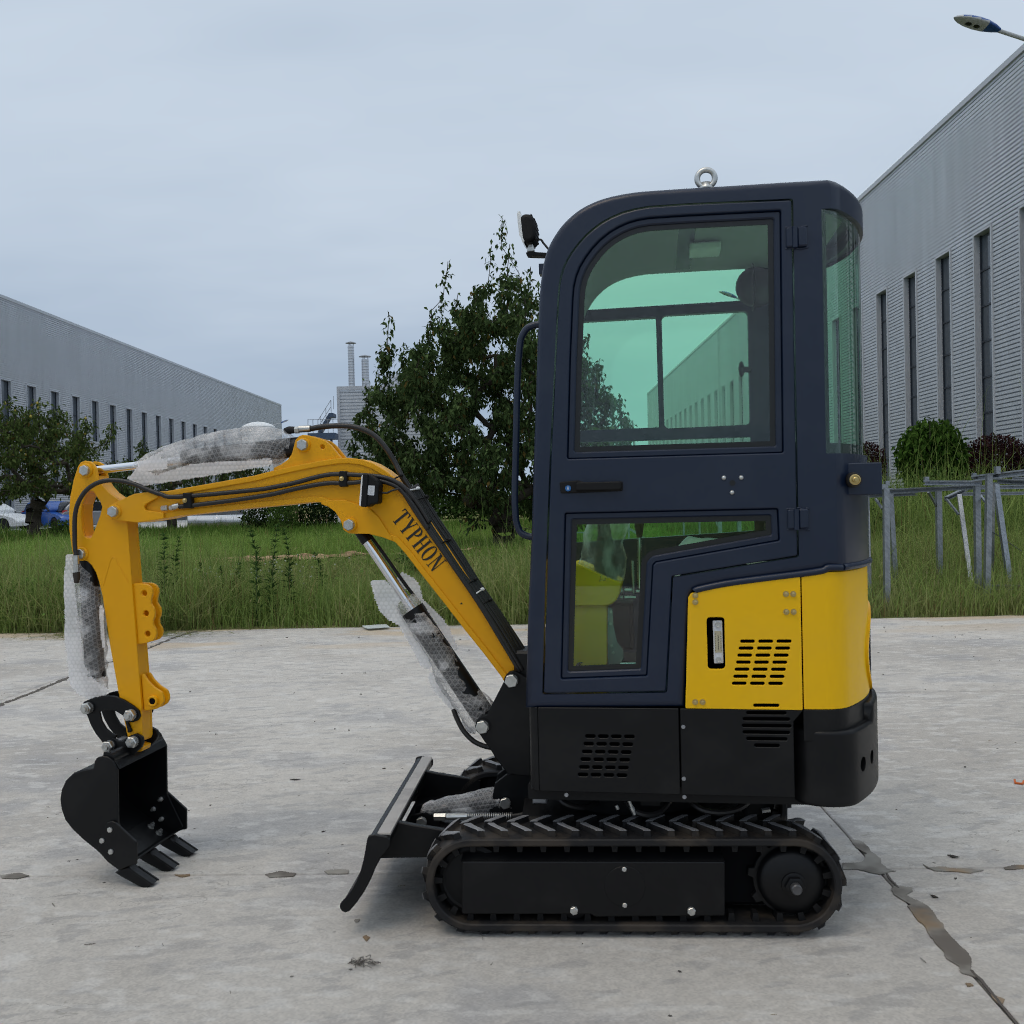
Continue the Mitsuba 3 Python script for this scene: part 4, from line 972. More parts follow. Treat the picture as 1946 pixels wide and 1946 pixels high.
# ------------------------------------------------------------------ cars, ducts, sand
def car(name, label, x, y, yaw, paint, L=3.9, W=1.66, H=1.46, hatch=True):
    k = thing(name, label, 'car'); fr = Frame(x, y, yaw, float(land(x, y)) + 0.05)
    s = L / 3.9; h = H / 1.46
    body = curve([(-1.93 * s, .34), (-1.95 * s, .62), (-1.86 * s, .86 * h), (-1.55 * s, .93 * h), (0.55 * s, .90 * h), (1.0 * s, .86 * h), (1.62 * s, .72 * h), (1.92 * s, .56), (1.95 * s, .36), (1.6 * s, .22), (-1.6 * s, .22)], 5, True)
    b = pg(body); wheels = [(-1.22 * s, .31), (1.25 * s, .31)]
    for u, z in wheels: b = b.difference(Point(u, z - 0.02).buffer(0.36))
    part(k, 'body', placed(prism(b, -W / 2, W / 2, 0.09, 4), fr), paint, smooth=40)
    g = curve([(-1.84 * s, .86 * h), (-1.62 * s, 1.20 * h), (-1.30 * s, 1.42 * h), (-0.6 * s, 1.47 * h), (0.1 * s, 1.43 * h), (0.55 * s, 1.22 * h), (1.05 * s, .88 * h)], 5)
    gp_ = pg(list(g) + [(1.0 * s, .84 * h), (-1.8 * s, .82 * h)])
    part(k, 'cabin', placed(prism(gp_, -W / 2 + 0.07, W / 2 - 0.07, 0.10, 4), fr), paint, smooth=40)
    gi = gp_.buffer(-0.085)
    for side in (-1, 1):
        vv = side * (W / 2 - 0.068)
        for a, b_ in ((-1.5, -0.62), (-0.52, 0.22), (0.27, 0.9)):
            w = gi.intersection(sbox(a * s, .93 * h, b_ * s, 2))
            if w.area > 0.01: part(k, 'window', placed(prism(w, min(vv, vv + side * 0.006), max(vv, vv + side * 0.006)), fr), 'car_glass')
    rw = pg([(-1.845 * s, .92 * h), (-1.66 * s, 1.19 * h), (-1.40 * s, 1.38 * h), (-1.36 * s, 1.36 * h), (-1.6 * s, 1.16 * h), (-1.80 * s, .92 * h)])
    part(k, 'rear_window', placed(at(prism(rw, -W / 2 + 0.22, W / 2 - 0.22), -0.03, 0, 0.02), fr), 'car_glass')
    for u, z in wheels:
        for side in (-1, 1):
            vv = side * (W / 2 - 0.10)
            w = part(k, 'wheel', placed(at(lathe([(.18, -.09), (.30, -.085), (.315, -.05), (.315, .05), (.30, .085), (.18, .09)], 24), u, vv, z), fr), 'tyre', smooth=35)
            part(w, 'rim', placed(at(lathe([(.03, -.085), (.17, -.075), (.185, -.09), (.185, .09), (.17, .075), (.03, .085)], 16), u, vv, z), fr), 'steel_grey')
    for side in (-1, 1):
        part(k, 'tail_light', placed(at(prism(pg([(-1.90 * s, .70 * h), (-1.72 * s, .74 * h), (-1.64 * s, 1.0 * h), (-1.80 * s, .98 * h)]), -0.09, 0.09, 0.02), -0.02, side * (W / 2 - 0.105), 0), fr), 'red')
        part(k, 'headlight', placed(at(prism(pg([(1.50 * s, .66 * h), (1.86 * s, .56 * h), (1.80 * s, .64 * h), (1.45 * s, .76 * h)]), -0.1, 0.1, 0.02), 0.02, side * (W / 2 - 0.115), 0), fr), 'lens')
        part(k, 'side_mirror', placed(ball((0.62 * s, side * (W / 2 + 0.06), .98 * h), (.07, .09, .06), 1), fr), paint, smooth=True)
    return k


car('parked_car', 'white car parked at the left edge behind the weeds', -26.2, 50.2, 0.20, 'car_white', 4.3, 1.75, 1.45)
car('parked_car', 'blue hatchback parked behind the pear tree trunk on the left', -23.55, 51.6, 0.62, 'car_blue')
car('parked_car', 'silver grey car seen through the opening at the top of the dipper arm', -22.0, 52.6, -0.9, 'car_grey', 4.4, 1.78, 1.46)
for i, (x, y, L) in enumerate(((-13.7, 42.2, 2.4), (-12.2, 42.6, 2.6))):
    a = 0.35
    R = 0.30
    o = np.array([x, y, float(land(x, y)) + R]); d = np.array([math.cos(a), math.sin(a), 0])
    V = lathe([(R, 0), (R, L * 0.48), (R + 0.015, L * 0.49), (R + 0.015, L * 0.51), (R, L * 0.52), (R, L), (R - 0.012, L), (R - 0.012, 0), (R, 0)], 24, 'z')
    B = np.array([np.cross([0, 0, 1.0], d), [0, 0, 1.0], d])
    solo('silver_duct', tm(V.vertices @ B + o, V.faces), 'duct', ('short silver duct lying nearer the trunk under the boom' if i == 0 else 'silver duct lying further right against the dark bush under the boom'), 'duct', smooth=40, group=None)
for (x, y, r, h, lab) in ((-12.6, 59, 1.6, 0.75, 'left heap of pale sand behind the weeds under the boom knuckle'), (-11.0, 60, 1.2, 0.6, 'smaller sand heap right of the other, behind the weeds')):
    th = np.linspace(0, 2 * math.pi, 26, endpoint=False); rings = []
    for t in (1.0, 0.8, 0.55, 0.3, 0.08):
        rr = r * t * (0.85 + 0.3 * meshkit.fbm(np.stack([np.cos(th) * 1.5 + x, np.sin(th) * 1.5, th * 0 + t], -1), 3, 1))
        rings.append(np.stack([x + rr * np.cos(th), y + rr * np.sin(th), float(land(x, y)) - 0.05 + h * (1 - t) ** 0.8 + 0 * th], 1))
    solo('sand_heap', loft(rings), 'sand', lab, 'sand heap', smooth=True)
k = thing('material_stack', 'stack of white sheets and posts behind the weeds beside the boom cylinder pin', 'stack')
for i in range(5): part(k, 'sheet', bx(-10.3 + 0.06 * i, -8.9 + 0.05 * i, 56, 57, 0.50 + 0.09 * i, 0.56 + 0.09 * i), 'tank')
for x in (-10.15, -9.75, -9.2): part(k, 'post', bar([x, 55.6, 0.3], [x + 0.05, 55.6, 1.5], 0.09), 'steel_grey')


# ------------------------------------------------------------------ galvanised racks
def rack(label, bars):
    k = thing('rack', label, 'rack')
    for nm, p, q, w, ch in bars:
        part(k, nm, channel(p, q, w) if ch else bar(p, q, w), 'zinc')


for lab, bars in RACKS:
    rack(lab, bars)

# ------------------------------------------------------------------ the mini excavator
X = thing('mini_excavator', 'new yellow, navy and black mini excavator with a closed cab standing on the concrete yard', 'mini excavator')


def U(name, mesh, mat, smooth=False, parent=None, **k): return part(parent or X, name, placed(mesh, UP), mat, smooth, **k)
def Lo(name, mesh, mat, smooth=False, parent=None, **k): return part(parent or X, name, placed(mesh, LO), mat, smooth, **k)


# ---- undercarriage
TW0, TW1 = -0.465, -0.285          # near track, from its outer to its inner edge
ZC, RB, UA, UB = 0.158, 0.138, -0.503, 0.448   # belt: centre height, radius, front and rear wheel centres
loop = LineString([(UA, ZC), (UB, ZC)])
belt = loop.buffer(RB, quad_segs=20).difference(loop.buffer(RB - 0.022, quad_segs=20))
Lloop = 2 * (UB - UA) + 2 * math.pi * RB
NP = 39


def on_loop(s, off):
    """point, tangent and normal on the belt's outside at arc length s (from the rear top, going forward)"""
    s = s % Lloop; st = UB - UA
    r = RB + off
    if s < st: return np.array([UB - s, ZC + r]), np.array([-1.0, 0]), np.array([0, 1.0])
    s -= st
    if s < math.pi * RB: a = math.pi / 2 + s / RB; c = UA
    elif s < math.pi * RB + st: return np.array([UA + s - math.pi * RB, ZC - r]), np.array([1.0, 0]), np.array([0, -1.0])
    else: a = -math.pi / 2 + (s - math.pi * RB - st) / RB; c = UB
    n = np.array([math.cos(a), math.sin(a)])
    return np.array([c, ZC]) + n * r, np.array([-n[1], n[0]]), n


def lug(s, rows, top):
    """a slanted tread bar; rows: (v, shift along the belt, half width) stations; top: height range"""
    rings = []
    for v, sh, w in rows:
        q = []
        for (o, h) in ((-w * 1.5, top[0]), (w * 1.5, top[0]), (w, top[1]), (-w, top[1])):
            p, t, n = on_loop(s + sh + o, h - 0.0); q.append([p[0], v, p[1]])
        rings.append(np.array(q))
    m = loft(rings); m.fix_normals(); return m


def track(v0, v1, near):
    k = Lo('track', prism(belt, v0, v1, 0.004), 'rubber', smooth=35)
    mid = (v0 + v1) / 2
    for i in range(NP):
        s = Lloop * (i + 0.35) / NP; q = Lloop / NP
        for a in range(2):
            if a == 0: st = [(v0 + 0.024, -0.027, 0.0080), (v0 + 0.036, -0.024, 0.0085), (v0 + 0.082, 0.012, 0.0085), (v0 + 0.098, 0.020, 0.0085)]
            else: st = [(v0 + 0.112, 0.032, 0.0085), (v0 + 0.124, 0.029, 0.0085), (v0 + 0.164, -0.004, 0.0085), (v0 + 0.172, -0.012, 0.0080)]
            Lo('lug', lug(s, st, (-0.002, 0.018)), 'rubber', parent=k)
            Lo('lug_tip', lug(s, [(v, sh, w * 0.92) for v, sh, w in st], (0.0175, 0.0195)), 'lug_tip', parent=k)
        p, t, n = on_loop(s, -0.022); c = p - n * 0.012
        A = np.array([[t[0], 0, t[1]], [0, 1, 0], [n[0], 0, n[1]]])
        g = trimesh.creation.box([0.021, 0.036, 0.026]); v = g.vertices.copy(); v[v[:, 2] < 0, 0] *= 0.7
        Lo('guide_lug', tm(v @ A + [c[0], mid - 0.045, c[1]], g.faces), 'matt_black', parent=k)
    # wheels and side frame of this track
    vin = v0 + 0.012 if near else v1 - 0.012
    sg = 1 if near else -1
    V = lambda a: vin + sg * a
    fo = rnd(pg([(-0.5321, 0.2264), (0.2492, 0.2257), (0.246, 0.0641), (-0.1362, 0.0596), (-0.149, 0.0677), (-0.5357, 0.0665)]), 0.004)
    fr = Lo('track_frame', prism(fo, *sorted((V(0.0), V(0.10))), 0.004, 2), 'black')
    fb = fo.bounds
    Lo('frame_top', cat([loft([np.array([[fb[0], V(0.002), fb[3] - 0.003], [fb[2], V(0.002), fb[3] - 0.003]]), np.array([[fb[0] + 0.01, V(0.07), fb[3] + 0.035], [fb[2] - 0.01, V(0.07), fb[3] + 0.035]]), np.array([[fb[0] + 0.01, V(0.15), fb[3] + 0.035], [fb[2] - 0.01, V(0.15), fb[3] + 0.035]])], False, False)]), 'black', parent=fr)
    if near:
        for (zx, zy) in ((1865, 247), (1870, 577)):
            bu, bz = dict(BOLT_S)[zx]
            Lo('bolt', hexbolt(bu, bz, vin, 0.013, 0.006), 'bolt', parent=fr)
        for bu, bz in BOLT_L: Lo('bolt', hexbolt(bu, bz, vin, 0.022, 0.012), 'bolt', parent=fr)
        (cu, cz), = COVER
        ring = Point(cu, cz).buffer(0.063, quad_segs=16).difference(Point(cu, cz).buffer(0.061, quad_segs=16))
        Lo('access_cover', cat([prism(Point(cu, cz).buffer(0.0605, quad_segs=20), vin - 0.0015, vin + 0.002, 0.001), prism(ring, vin - 0.0006, vin + 0.002)]), 'black', smooth=30, parent=fr)
    for bu, bz in BOLT_L:
        Lo('roller', cat([at(lathe([(0.012, -0.052), (0.040, -0.048), (0.046, -0.044), (0.046, -0.030), (0.036, -0.026), (0.036, 0.026), (0.046, 0.030), (0.046, 0.05), (0.01, 0.052)], 28), bu, mid - 0.012, 0.090)]), 'matt_black', smooth=35)
    # rear sprocket with a domed hub, front idler
    teeth = []
    for i in range(9):
        a = 2 * math.pi * i / 9 + 0.2
        teeth.append(affinity.rotate(Polygon([(0.095, -0.020), (0.126, -0.011), (0.126, 0.011), (0.095, 0.020)]), a, origin=(0, 0), use_radians=True))
    spk = shapely.union_all([Point(0, 0).buffer(0.110, quad_segs=14)] + teeth)
    sp_ = Lo('drive_sprocket', at(prism(spk, *sorted((V(0.05), V(0.075))), 0.002), UB, 0, ZC), 'black', smooth=30)
    dome = [(0.099, 0.052), (0.098, 0.034), (0.092, 0.022), (0.080, 0.014), (0.060, 0.007), (0.040, 0.004), (0.034, 0.003), (0.033, -0.002)]
    hub = [(r, sg * h) for r, h in dome]
    Lo('hub', at(lathe(hub, 36), UB, vin, ZC), 'black', smooth=35, parent=sp_)
    Lo('castle_nut', at(cat([lathe([(0.036, sg * 0.0), (0.0355, sg * -0.005), (0.028, sg * -0.008)], 24), lathe([(0.030, 0.0), (0.029, sg * -0.022), (0.021, sg * -0.025)], 6)]), UB, vin, ZC), 'black', smooth=30, parent=sp_)
    Lo('axle_end', at(lathe([(0.0160, 0), (0.0160, sg * -0.042), (0.013, sg * -0.046), (0.003, sg * -0.045)], 18), UB, vin, ZC), 'axle', smooth=35, parent=sp_)
    idl = [(0.016, -0.006), (0.030, -0.004), (0.034, 0.010), (0.085, 0.016), (0.092, 0.012), (0.104, 0.016), (0.104, 0.030), (0.090, 0.034), (0.090, 0.075), (0.104, 0.08), (0.104, 0.094)]
    Lo('idler_wheel', at(lathe([(r, sg * h) for r, h in idl], 36), UA, V(0.02), ZC), 'matt_black', smooth=35)


BOLT_S = [(1865, [(-0.0476, 0.204)][0]), (1870, [(-0.0482, 0.0967)][0])]
BOLT_L = [(-0.199, 0.0816), (0.1475, 0.0805)]
COVER = [(-0.0467, 0.1518)]
track(TW0, TW1, True)
track(0.285, 0.465, False)
# centre frame, slewing ring, the dark clutter between the tracks
for s_ in (-1, 1): Lo('drive_motor', cat([bx(.20, .44, s_ * 0.375, s_ * 0.27, .065, .275, 0.01), bx(-0.52, .44, s_ * 0.33, s_ * 0.29, .05, .27, 0.01)]), 'deep')
cf = Lo('centre_frame', cat([bx(-0.36, 0.34, -0.27, 0.27, 0.16, 0.30, 0.01), bx(-0.30, -0.12, -0.36, 0.36, 0.13, 0.27, 0.01), bx(0.12, 0.28, -0.36, 0.36, 0.13, 0.27, 0.01)]), 'matt_black')
Lo('slew_ring', lathe([(0.245, 0.29), (0.25, 0.30), (0.25, 0.345), (0.225, 0.35), (0.225, 0.40), (0.26, 0.405), (0.26, 0.43)], 40, 'z'), 'matt_black', smooth=30)
U('deck_plate', cat([prism(rnd(pg([(-0.30, .39), (.62, .39), (.62, .435), (-0.30, .435)]), 0.004), -0.40, 0.42), bx(-0.10, 0.02, -0.30, -0.22, .36, .40), bx(0.04, 0.10, -0.31, -0.26, .35, .40)]), 'matt_black')
U('drain_box', bx(.425, .52, -0.20, -0.08, .335, .40, 0.008), 'black')
hs = [tube(curve([[-0.05, -0.20, .40], [0.02, -0.33, .34], [0.10, -0.30, .33], [0.16, -0.2, .39]], 6), 0.010, 8), tube(curve([[0.15, -0.2, .40], [0.22, -0.33, .35], [0.33, -0.30, .34], [0.42, -0.2, .38]], 6), 0.009, 8), tube(curve([[-.25, -0.2, .39], [-0.2, -0.3, .35], [-0.12, -0.26, .33], [-0.05, -0.1, .36]], 6), 0.009, 8)]
U('swivel_hose', cat(hs), 'hose', smooth=40)
U('swivel_fitting', cat([tube([[0.005, -0.335, .372], [0.012, -0.335, .352]], 0.0055, 8), tube([[0.012, -0.335, .352], [0.022, -0.335, .330]], [0.008, 0.008], 8), tube([[-0.035, -0.33, .355], [-0.030, -0.33, .343]], 0.006, 8), tube([[.405, -0.33, .348], [.43, -0.33, .352]], 0.008, 6)]), 'bolt')

# ---- dozer blade
near_prof = [(-0.8077, 0.3052), (-0.7931, 0.308), (-0.7561, 0.301), (-0.7493, 0.2948), (-0.7505, 0.2784), (-0.7632, 0.262), (-0.7814, 0.2436), (-0.7954, 0.2128), (-0.8107, 0.1778), (-0.8302, 0.1429), (-0.8537, 0.1099), (-0.8746, 0.086), (-0.8847, 0.0814), (-0.8938, 0.0839), (-0.899, 0.0933), (-0.8975, 0.1024), (-0.8826, 0.1181), (-0.8612, 0.1449), (-0.846, 0.1716), (-0.8329, 0.2025), (-0.8239, 0.2333), (-0.8169, 0.2662), (-0.8121, 0.2929)]
bp = rnd(pg(near_prof), 0.002)
bu0, bz0, bu1, bz1 = bp.bounds
bl = Lo('dozer_blade', prism(bp, -0.463, 0.463, 0.003), 'black', smooth=25)
topz = max(z for u, z in near_prof)
topu = [(-0.7829, 0.3051), (-0.7491, 0.2997)]
Lo('top_flange', bx(topu[0][0] - 0.004, topu[1][0] + 0.002, -0.45, 0.452, topz - 0.004, topz + 0.004, 0.002), 'worn_plate', parent=bl)
for vv in (-0.465, 0.455):
    Lo('end_plate', prism(bp.buffer(0.004), vv - 0.003, vv + 0.010, 0.002), 'black', parent=bl)
arm_top = [(-0.7523, 0.3002), (-0.709, 0.2906), (-0.5968, 0.2722), (-0.5408, 0.2644), (-0.546, 0.2213), (-0.6246, 0.1911), (-0.6593, 0.1868), (-0.8117, 0.1843), (-0.7982, 0.1999), (-0.7803, 0.2215), (-0.7775, 0.2453)]
Lo('blade_arm', prism(pg(arm_top), -0.31, -0.285, 0.003), 'black')
Lo('blade_arm', prism(pg(arm_top), 0.285, 0.31, 0.003), 'black')
Lo('blade_arm_plate', bx(-0.78, -0.40, -0.285, 0.285, arm_top[7][1] + 0.002, arm_top[7][1] + 0.02), 'black')
for vv in (-0.06, 0.05):
    Lo('blade_bracket', prism(pg([(-0.76, .17), (-0.64, .17), (-0.66, .235), (-0.70, .255), (-0.75, .24)]), vv, vv + 0.014, 0.002), 'black')
    Lo('blade_bracket', prism(pg([(-0.50, .17), (-0.30, .17), (-0.30, .38), (-0.42, .38), (-0.46, .35)]), vv, vv + 0.014, 0.002), 'black')
p0, p1 = [np.array([a[0], 0.0, a[1]]) for a in [(-0.7113, 0.2237), (-0.4254, 0.2884)]]
cy = Lo('blade_cylinder', cat([tube([p0 + (p1 - p0) * 0.12, p1], 0.026, 16), tube([p0, p0 + (p1 - p0) * 0.2], 0.015, 12)]), 'black', smooth=40)
for q in (p0, p1): Lo('pin_bolt', hexbolt(q[0], q[2], -0.075, 0.034, 0.014), 'bolt', parent=cy)
sp0 = np.array([[a[0], -0.10, a[1]] for a in [(-0.6641, 0.2488), (-0.5537, 0.2508), (-0.4026, 0.2504), (-0.3477, 0.2616)]])
Lo('spring_hose', tube(curve(sp0, 8), 0.0085, 8), 'hose', smooth=40)
cvp = curve(sp0[1:3], 60)
Lo('hose_spring', tube(np.array([p + 0.0115 * np.array([0, math.cos(i * 1.15), math.sin(i * 1.15)]) for i, p in enumerate(curve(np.linspace(sp0[1], sp0[2], 12), 12))]), 0.0022, 5), 'bolt', smooth=True)
Lo('hose_fitting', cat([tube([sp0[0], sp0[0] + (sp0[1] - sp0[0]) * 0.35], 0.013, 6), tube([sp0[0] + (sp0[1] - sp0[0]) * 0.38, sp0[1]], [0.0115, 0.0105], 10)]), 'bolt')

# ---- upper structure: plan outline with a round tail
def plan(R, hw, u0, rf=0.03, rc=0.05):
    p = Point(0.008, 0).buffer(R, quad_segs=40).intersection(sbox(u0, -hw, 2, hw))
    tail = p.buffer(-0.09, quad_segs=10).buffer(0.09, quad_segs=10).intersection(sbox(0.2, -1, 2, 1))
    return p.buffer(-rc, quad_segs=8).buffer(rc, quad_segs=8).intersection(sbox(-2, -1, 0.2, 1)).union(tail).buffer(1e-5)


R_TAIL = 0.768
uF = -0.287
zb, zm = 0.432, 0.684                 # bottom and top of the black skirt
SKIRT = plan(R_TAIL, 0.46, uF, rc=0.035)
inner = SKIRT.buffer(-0.02)
ws = 0.516                            # the seam between side and tail panels
def ring_wall(p, z0, z1, t=0.012, b=0.003):
    return slab(p.difference(p.buffer(-t)), z0, z1, b, 1, True, True)


# front and rear skirt panels (near side) with their louvres
nearside = sbox(-1, -1, 2, -0.445)
f_sl = slots([(u, z, 0.0300, 0.0105) for row in [(-0.1012, 0.599), (-0.1066, 0.5761), (-0.1116, 0.5526), (-0.1166, 0.5298), (-0.121, 0.5063), (-0.1257, 0.4837)] for (u, z) in [(row[0] + 0.0385 * j, row[1]) for j in range(4)]])
f_pan = cut(rnd(pg([(uF + 0.03, zb), (.160, zb - 0.002), (.160, zm), (uF + 0.03, zm)]), 0.003), f_sl)
U('skirt_panel', prism(f_pan, -0.460, -0.450, 0.002), 'black', label='black front skirt panel with slanted rows of louvre slots')
r_sl = slots([(0.5 * (a[0] + b_[0]), a[1], b_[0] - a[0], 0.0095) for a, b_ in np.array([(0.3544, 0.6733), (0.4676, 0.6743), (0.3439, 0.6553), (0.4772, 0.6566), (0.3412, 0.6358), (0.4807, 0.6373), (0.3432, 0.6168), (0.4765, 0.6183), (0.3529, 0.5978), (0.4685, 0.5992), (0.375, 0.5786), (0.4466, 0.5796)]).reshape(6, 2, 2)])
r_pan = cut(rnd(pg([(.164, zb - 0.002), (.487, zb - 0.004), (.487, zm - .036), (.513, zm - 0.005), (.513, zm), (.164, zm)]), 0.003), r_sl)
U('skirt_panel', prism(r_pan, -0.461, -0.451, 0.002), 'black', label='black rear skirt panel with a lens shaped group of louvre slots')
for q in [(0.1722, 0.6305), (0.1707, 0.4777)] + [(-0.1765, 0.4226), (0.1713, 0.4238)]:
    U('panel_bolt', cat([cyl(q[0], q[1], -0.465, -0.46, 0.0035, 12), cyl(q[0], q[1], -0.462, -0.459, 0.006, 16)]), 'steel_grey')
front_corner = SKIRT.difference(SKIRT.buffer(-0.010)).intersection(sbox(-1, -1, uF + 0.0295, 1))
U('skirt_front', slab(front_corner, zb, zm, 0.002, 1, True, True), 'black', smooth=35)
tail_skirt = SKIRT.difference(SKIRT.buffer(-0.012)).intersection(sbox(.5155, -1, 2, 1))
U('tail_skirt', slab(tail_skirt, zb + 0.16, zm, 0.002, 1, True, True), 'black', smooth=35)
U('far_skirt', bx(uF + 0.03, .5, 0.449, 0.459, zb, zm), 'black')
U('engine_bay', cat([bx(.17, .60, -0.36, 0.36, zb + 0.01, 1.02), bx(uF + 0.05, .17, -0.36, 0.40, zb + 0.01, .672)]), 'deep')
# yellow hood: side panel and tail
tops = [(0.194, 1.0105), (0.2021, 1.0224), (0.2218, 1.0283), (0.3002, 1.0415), (0.4165, 1.0581), (0.5144, 1.0728)]
y_sl = slots([(u, z, 0.0418, 0.0098) for row in [(0.3615, 0.8816), (0.3572, 0.8614), (0.3529, 0.8408), (0.3487, 0.8205), (0.3444, 0.7999), (0.3401, 0.7792), (0.3355, 0.759)] for (u, z) in [(row[0] + 0.0516 * j, row[1]) for j in range(3)]] + [([(0.4111, 0.6952)][0][0], [(0.4111, 0.6952)][0][1], .074, 0.0100)])
gw = [(0.2458, 0.9523), (0.2973, 0.9521), (0.2966, 0.8006), (0.2467, 0.8004)]
gauge_hole = rnd(pg(gw), 0.010)
ypan = pg([(0.1796, 0.6846)] + [(tops[0][0], tops[0][1])] + tops[1:] + [(ws - 0.0025, tops[-1][1]), (ws - 0.0025, zm - 0.002)])
ypan = cut(rnd(ypan, 0.003), y_sl + [gauge_hole])
hd = U('hood_side', prism(ypan, -0.462, -0.452, 0.0022, 2), 'hood', label='flat yellow hood side panel with louvres and an oil gauge window')
for q in [(0.4723, 1.0187), (0.4925, 1.0185), (0.4721, 0.9672), (0.4927, 0.967), (0.2082, 0.7044), (0.2294, 0.7046), (0.2145, 1.0165), (0.2141, 0.9974)]:
    U('screw', cat([cyl(q[0], q[1], -0.465, -0.46, 0.0085, 18), at(lathe([(0.0062, -0.001), (0.0055, -0.005), (0.002, -0.0058)], 14), q[0], -0.465, q[1])]), 'brass', smooth=35, parent=hd)
gb = [(0.2637, 0.9411), (0.2911, 0.9418), (0.2925, 0.8164), (0.2651, 0.8152)]
gg = U('oil_gauge', prism(rnd(pg(gb), 0.001), -0.452, -0.440, 0.0015), 'label_grey')
gi = [(0.2678, 0.9107), (0.2877, 0.9107), (0.2885, 0.848), (0.2685, 0.8472)]
U('gauge_glass', prism(pg(gi), -0.4535, -0.45), 'gauge_face', parent=gg)
gc = np.mean(gi, 0)
tk = [bx(gc[0] + sx * 0.0068, gc[0] + sx * 0.0090, -0.4545, -0.453, gc[1] + dz - 0.0006, gc[1] + dz + 0.0006) for sx in (-1, 1) for dz in np.arange(-0.026, 0.027, 0.0052)]
U('gauge_scale', cat(tk + [bx(gc[0] - 0.0007, gc[0] + 0.0007, -0.4545, -0.453, gc[1] - 0.025, gc[1] + 0.020)]), 'ink', parent=gg)
for q in [(0.2778, 0.9301), (0.2786, 0.8275)]: U('gauge_screw', cat([cyl(q[0], q[1], -0.457, -0.452, 0.0082, 16), hexbolt(q[0], q[1], -0.457, 0.0115, 0.003)]), 'bolt', parent=gg)
TAIL_TOP = [(0.5338, 1.0782)][0][1] + 0.002
tail = SKIRT.difference(SKIRT.buffer(-0.010)).intersection(sbox(ws + 0.0015, -1, 2, 1))
U('hood_tail', slab(tail, zm + 0.0005, TAIL_TOP, 0.0015, 1, True, True), 'hood', smooth=35, label='curved yellow tail of the hood')
U('hood_far', bx(.18, ws - 0.003, 0.448, 0.459, zm, 1.04), 'hood')
# perforated grille on the tail
def wrap_tail(m, R):
    """bend a flat panel (u = distance along the tail, z up) round the tail"""
    v = m.vertices; a = v[:, 0] / R
    return tm(np.stack([0.008 + (R - v[:, 1]) * np.cos(a), (R - v[:, 1]) * np.sin(a), v[:, 2]], 1), m.faces)


gz0, gz1 = [(0.7597, 0.678), (0.7645, 0.9469)]
gzc, gzh = (gz0[1] + gz1[1]) / 2, (gz1[1] - gz0[1]) / 2
disc = affinity.scale(Point(0, gzc).buffer(1, quad_segs=16), 0.26, gzh)
holes = [Point(0.022 * i + 0.011 * (j % 2), gzc + 0.019 * j).buffer(0.0078, quad_segs=4) for i in range(-12, 13) for j in range(-11, 12)]
holes = [h for h in holes if disc.buffer(-0.014).contains(h)]
gr_ = disc.segmentize(0.01)
U('tail_grille', wrap_tail(prism(gr_.difference(shapely.union_all(holes)), -0.006, 0.002), R_TAIL), 'black', smooth=False)
U('grille_rim', wrap_tail(prism(disc.buffer(0.012).difference(disc), -0.008, 0.0), R_TAIL), 'hood')
# counterweight
CW = plan(R_TAIL + 0.022, 0.468, .488, rc=0.03)
zc0, zc1 = .402, .635
cwp = [(a, b_) for a, b_ in [(0.4954, 0.6231), (0.56, 0.6278)]]
zct = cwp[0][1]
mcw = slab(CW, zc0, zct, 0.012, 3, True, True)
def mf(m):
    m = m.copy(); m.merge_vertices(); m.fix_normals()
    return m3.Manifold(m3.Mesh(vert_properties=np.asarray(m.vertices, np.float32), tri_verts=np.asarray(m.faces, np.uint32)))


def tr(man):
    a = man.to_mesh(); return tm(a.vert_properties[:, :3], a.tri_verts)


MW = mf(mcw)
cutp = [(.487, zc0 - 0.02), (.487, zc0 + 0.026), (.505, zc0 - 0.02)]
MW = MW - mf(prism(pg(cutp), -0.6, 0.6))
MW = MW + mf(at(slab(CW.difference(sbox(0, -1, .655, 1)).intersection(sbox(0, -0.30, 2, 0.30)), zct - 0.03, zct + 0.05, 0.012, 3, True, False), 0.0, 0, 0))
for (ang, z), r in zip([(-0.5257, 0.5123), (-0.4124, 0.5135)] + [(0.12, .53), (0.32, .50)], (0.022, 0.021, 0.02, 0.02)):
    c, s = math.cos(ang), math.sin(ang)
    h = trimesh.creation.cylinder(r, 0.09, sections=28); h.vertices = h.vertices[:, [2, 1, 0]]
    h.vertices = h.vertices @ np.array([[c, s, 0], [-s, c, 0], [0, 0, 1]]) + [0.008 + c * (R_TAIL + 0.01), s * (R_TAIL + 0.01), z]
    MW = MW - mf(h)
U('counterweight', tr(MW), 'black', smooth=38)

# ---- cab shell
PF = [(-0.2961, 0.6797), (-0.2833, 0.948)] + [(-0.2659, 1.2145), (-0.2539, 1.4425), (-0.2385, 1.7266), (-0.232, 1.84), (-0.2278, 1.9022), (-0.222, 1.9587), (-0.2135, 2.0092), (-0.1999, 2.0538), (-0.1768, 2.0949), (-0.1458, 2.1325), (-0.0998, 2.1679), (-0.0457, 2.1909), (0.0106, 2.2029), (0.072, 2.2088), (0.1385, 2.2094), (0.2155, 2.2098), (0.3515, 2.2089), (0.4857, 2.2086), (0.5627, 2.2077)]
zroof = PF[-1][1]
top_curve = [tuple(q) for q in curve(PF[2:], 4)]
LB = [(0.1767, 0.6868), (0.1925, 0.9233), (0.2007, 1.0072), (0.2048, 1.0194), (0.2127, 1.0283), (0.2249, 1.0338), (0.3018, 1.0497), (0.4104, 1.0636), (0.5178, 1.0762), (0.5764, 1.0848), (0.5924, 1.0929)]
zrim = LB[-1][1]
prof = pg(PF[:2] + top_curve + [(.83, zroof), (.83, zrim)] + LB[::-1])
outer = mf(prism(prof, -0.46, 0.46, 0.022, 4))
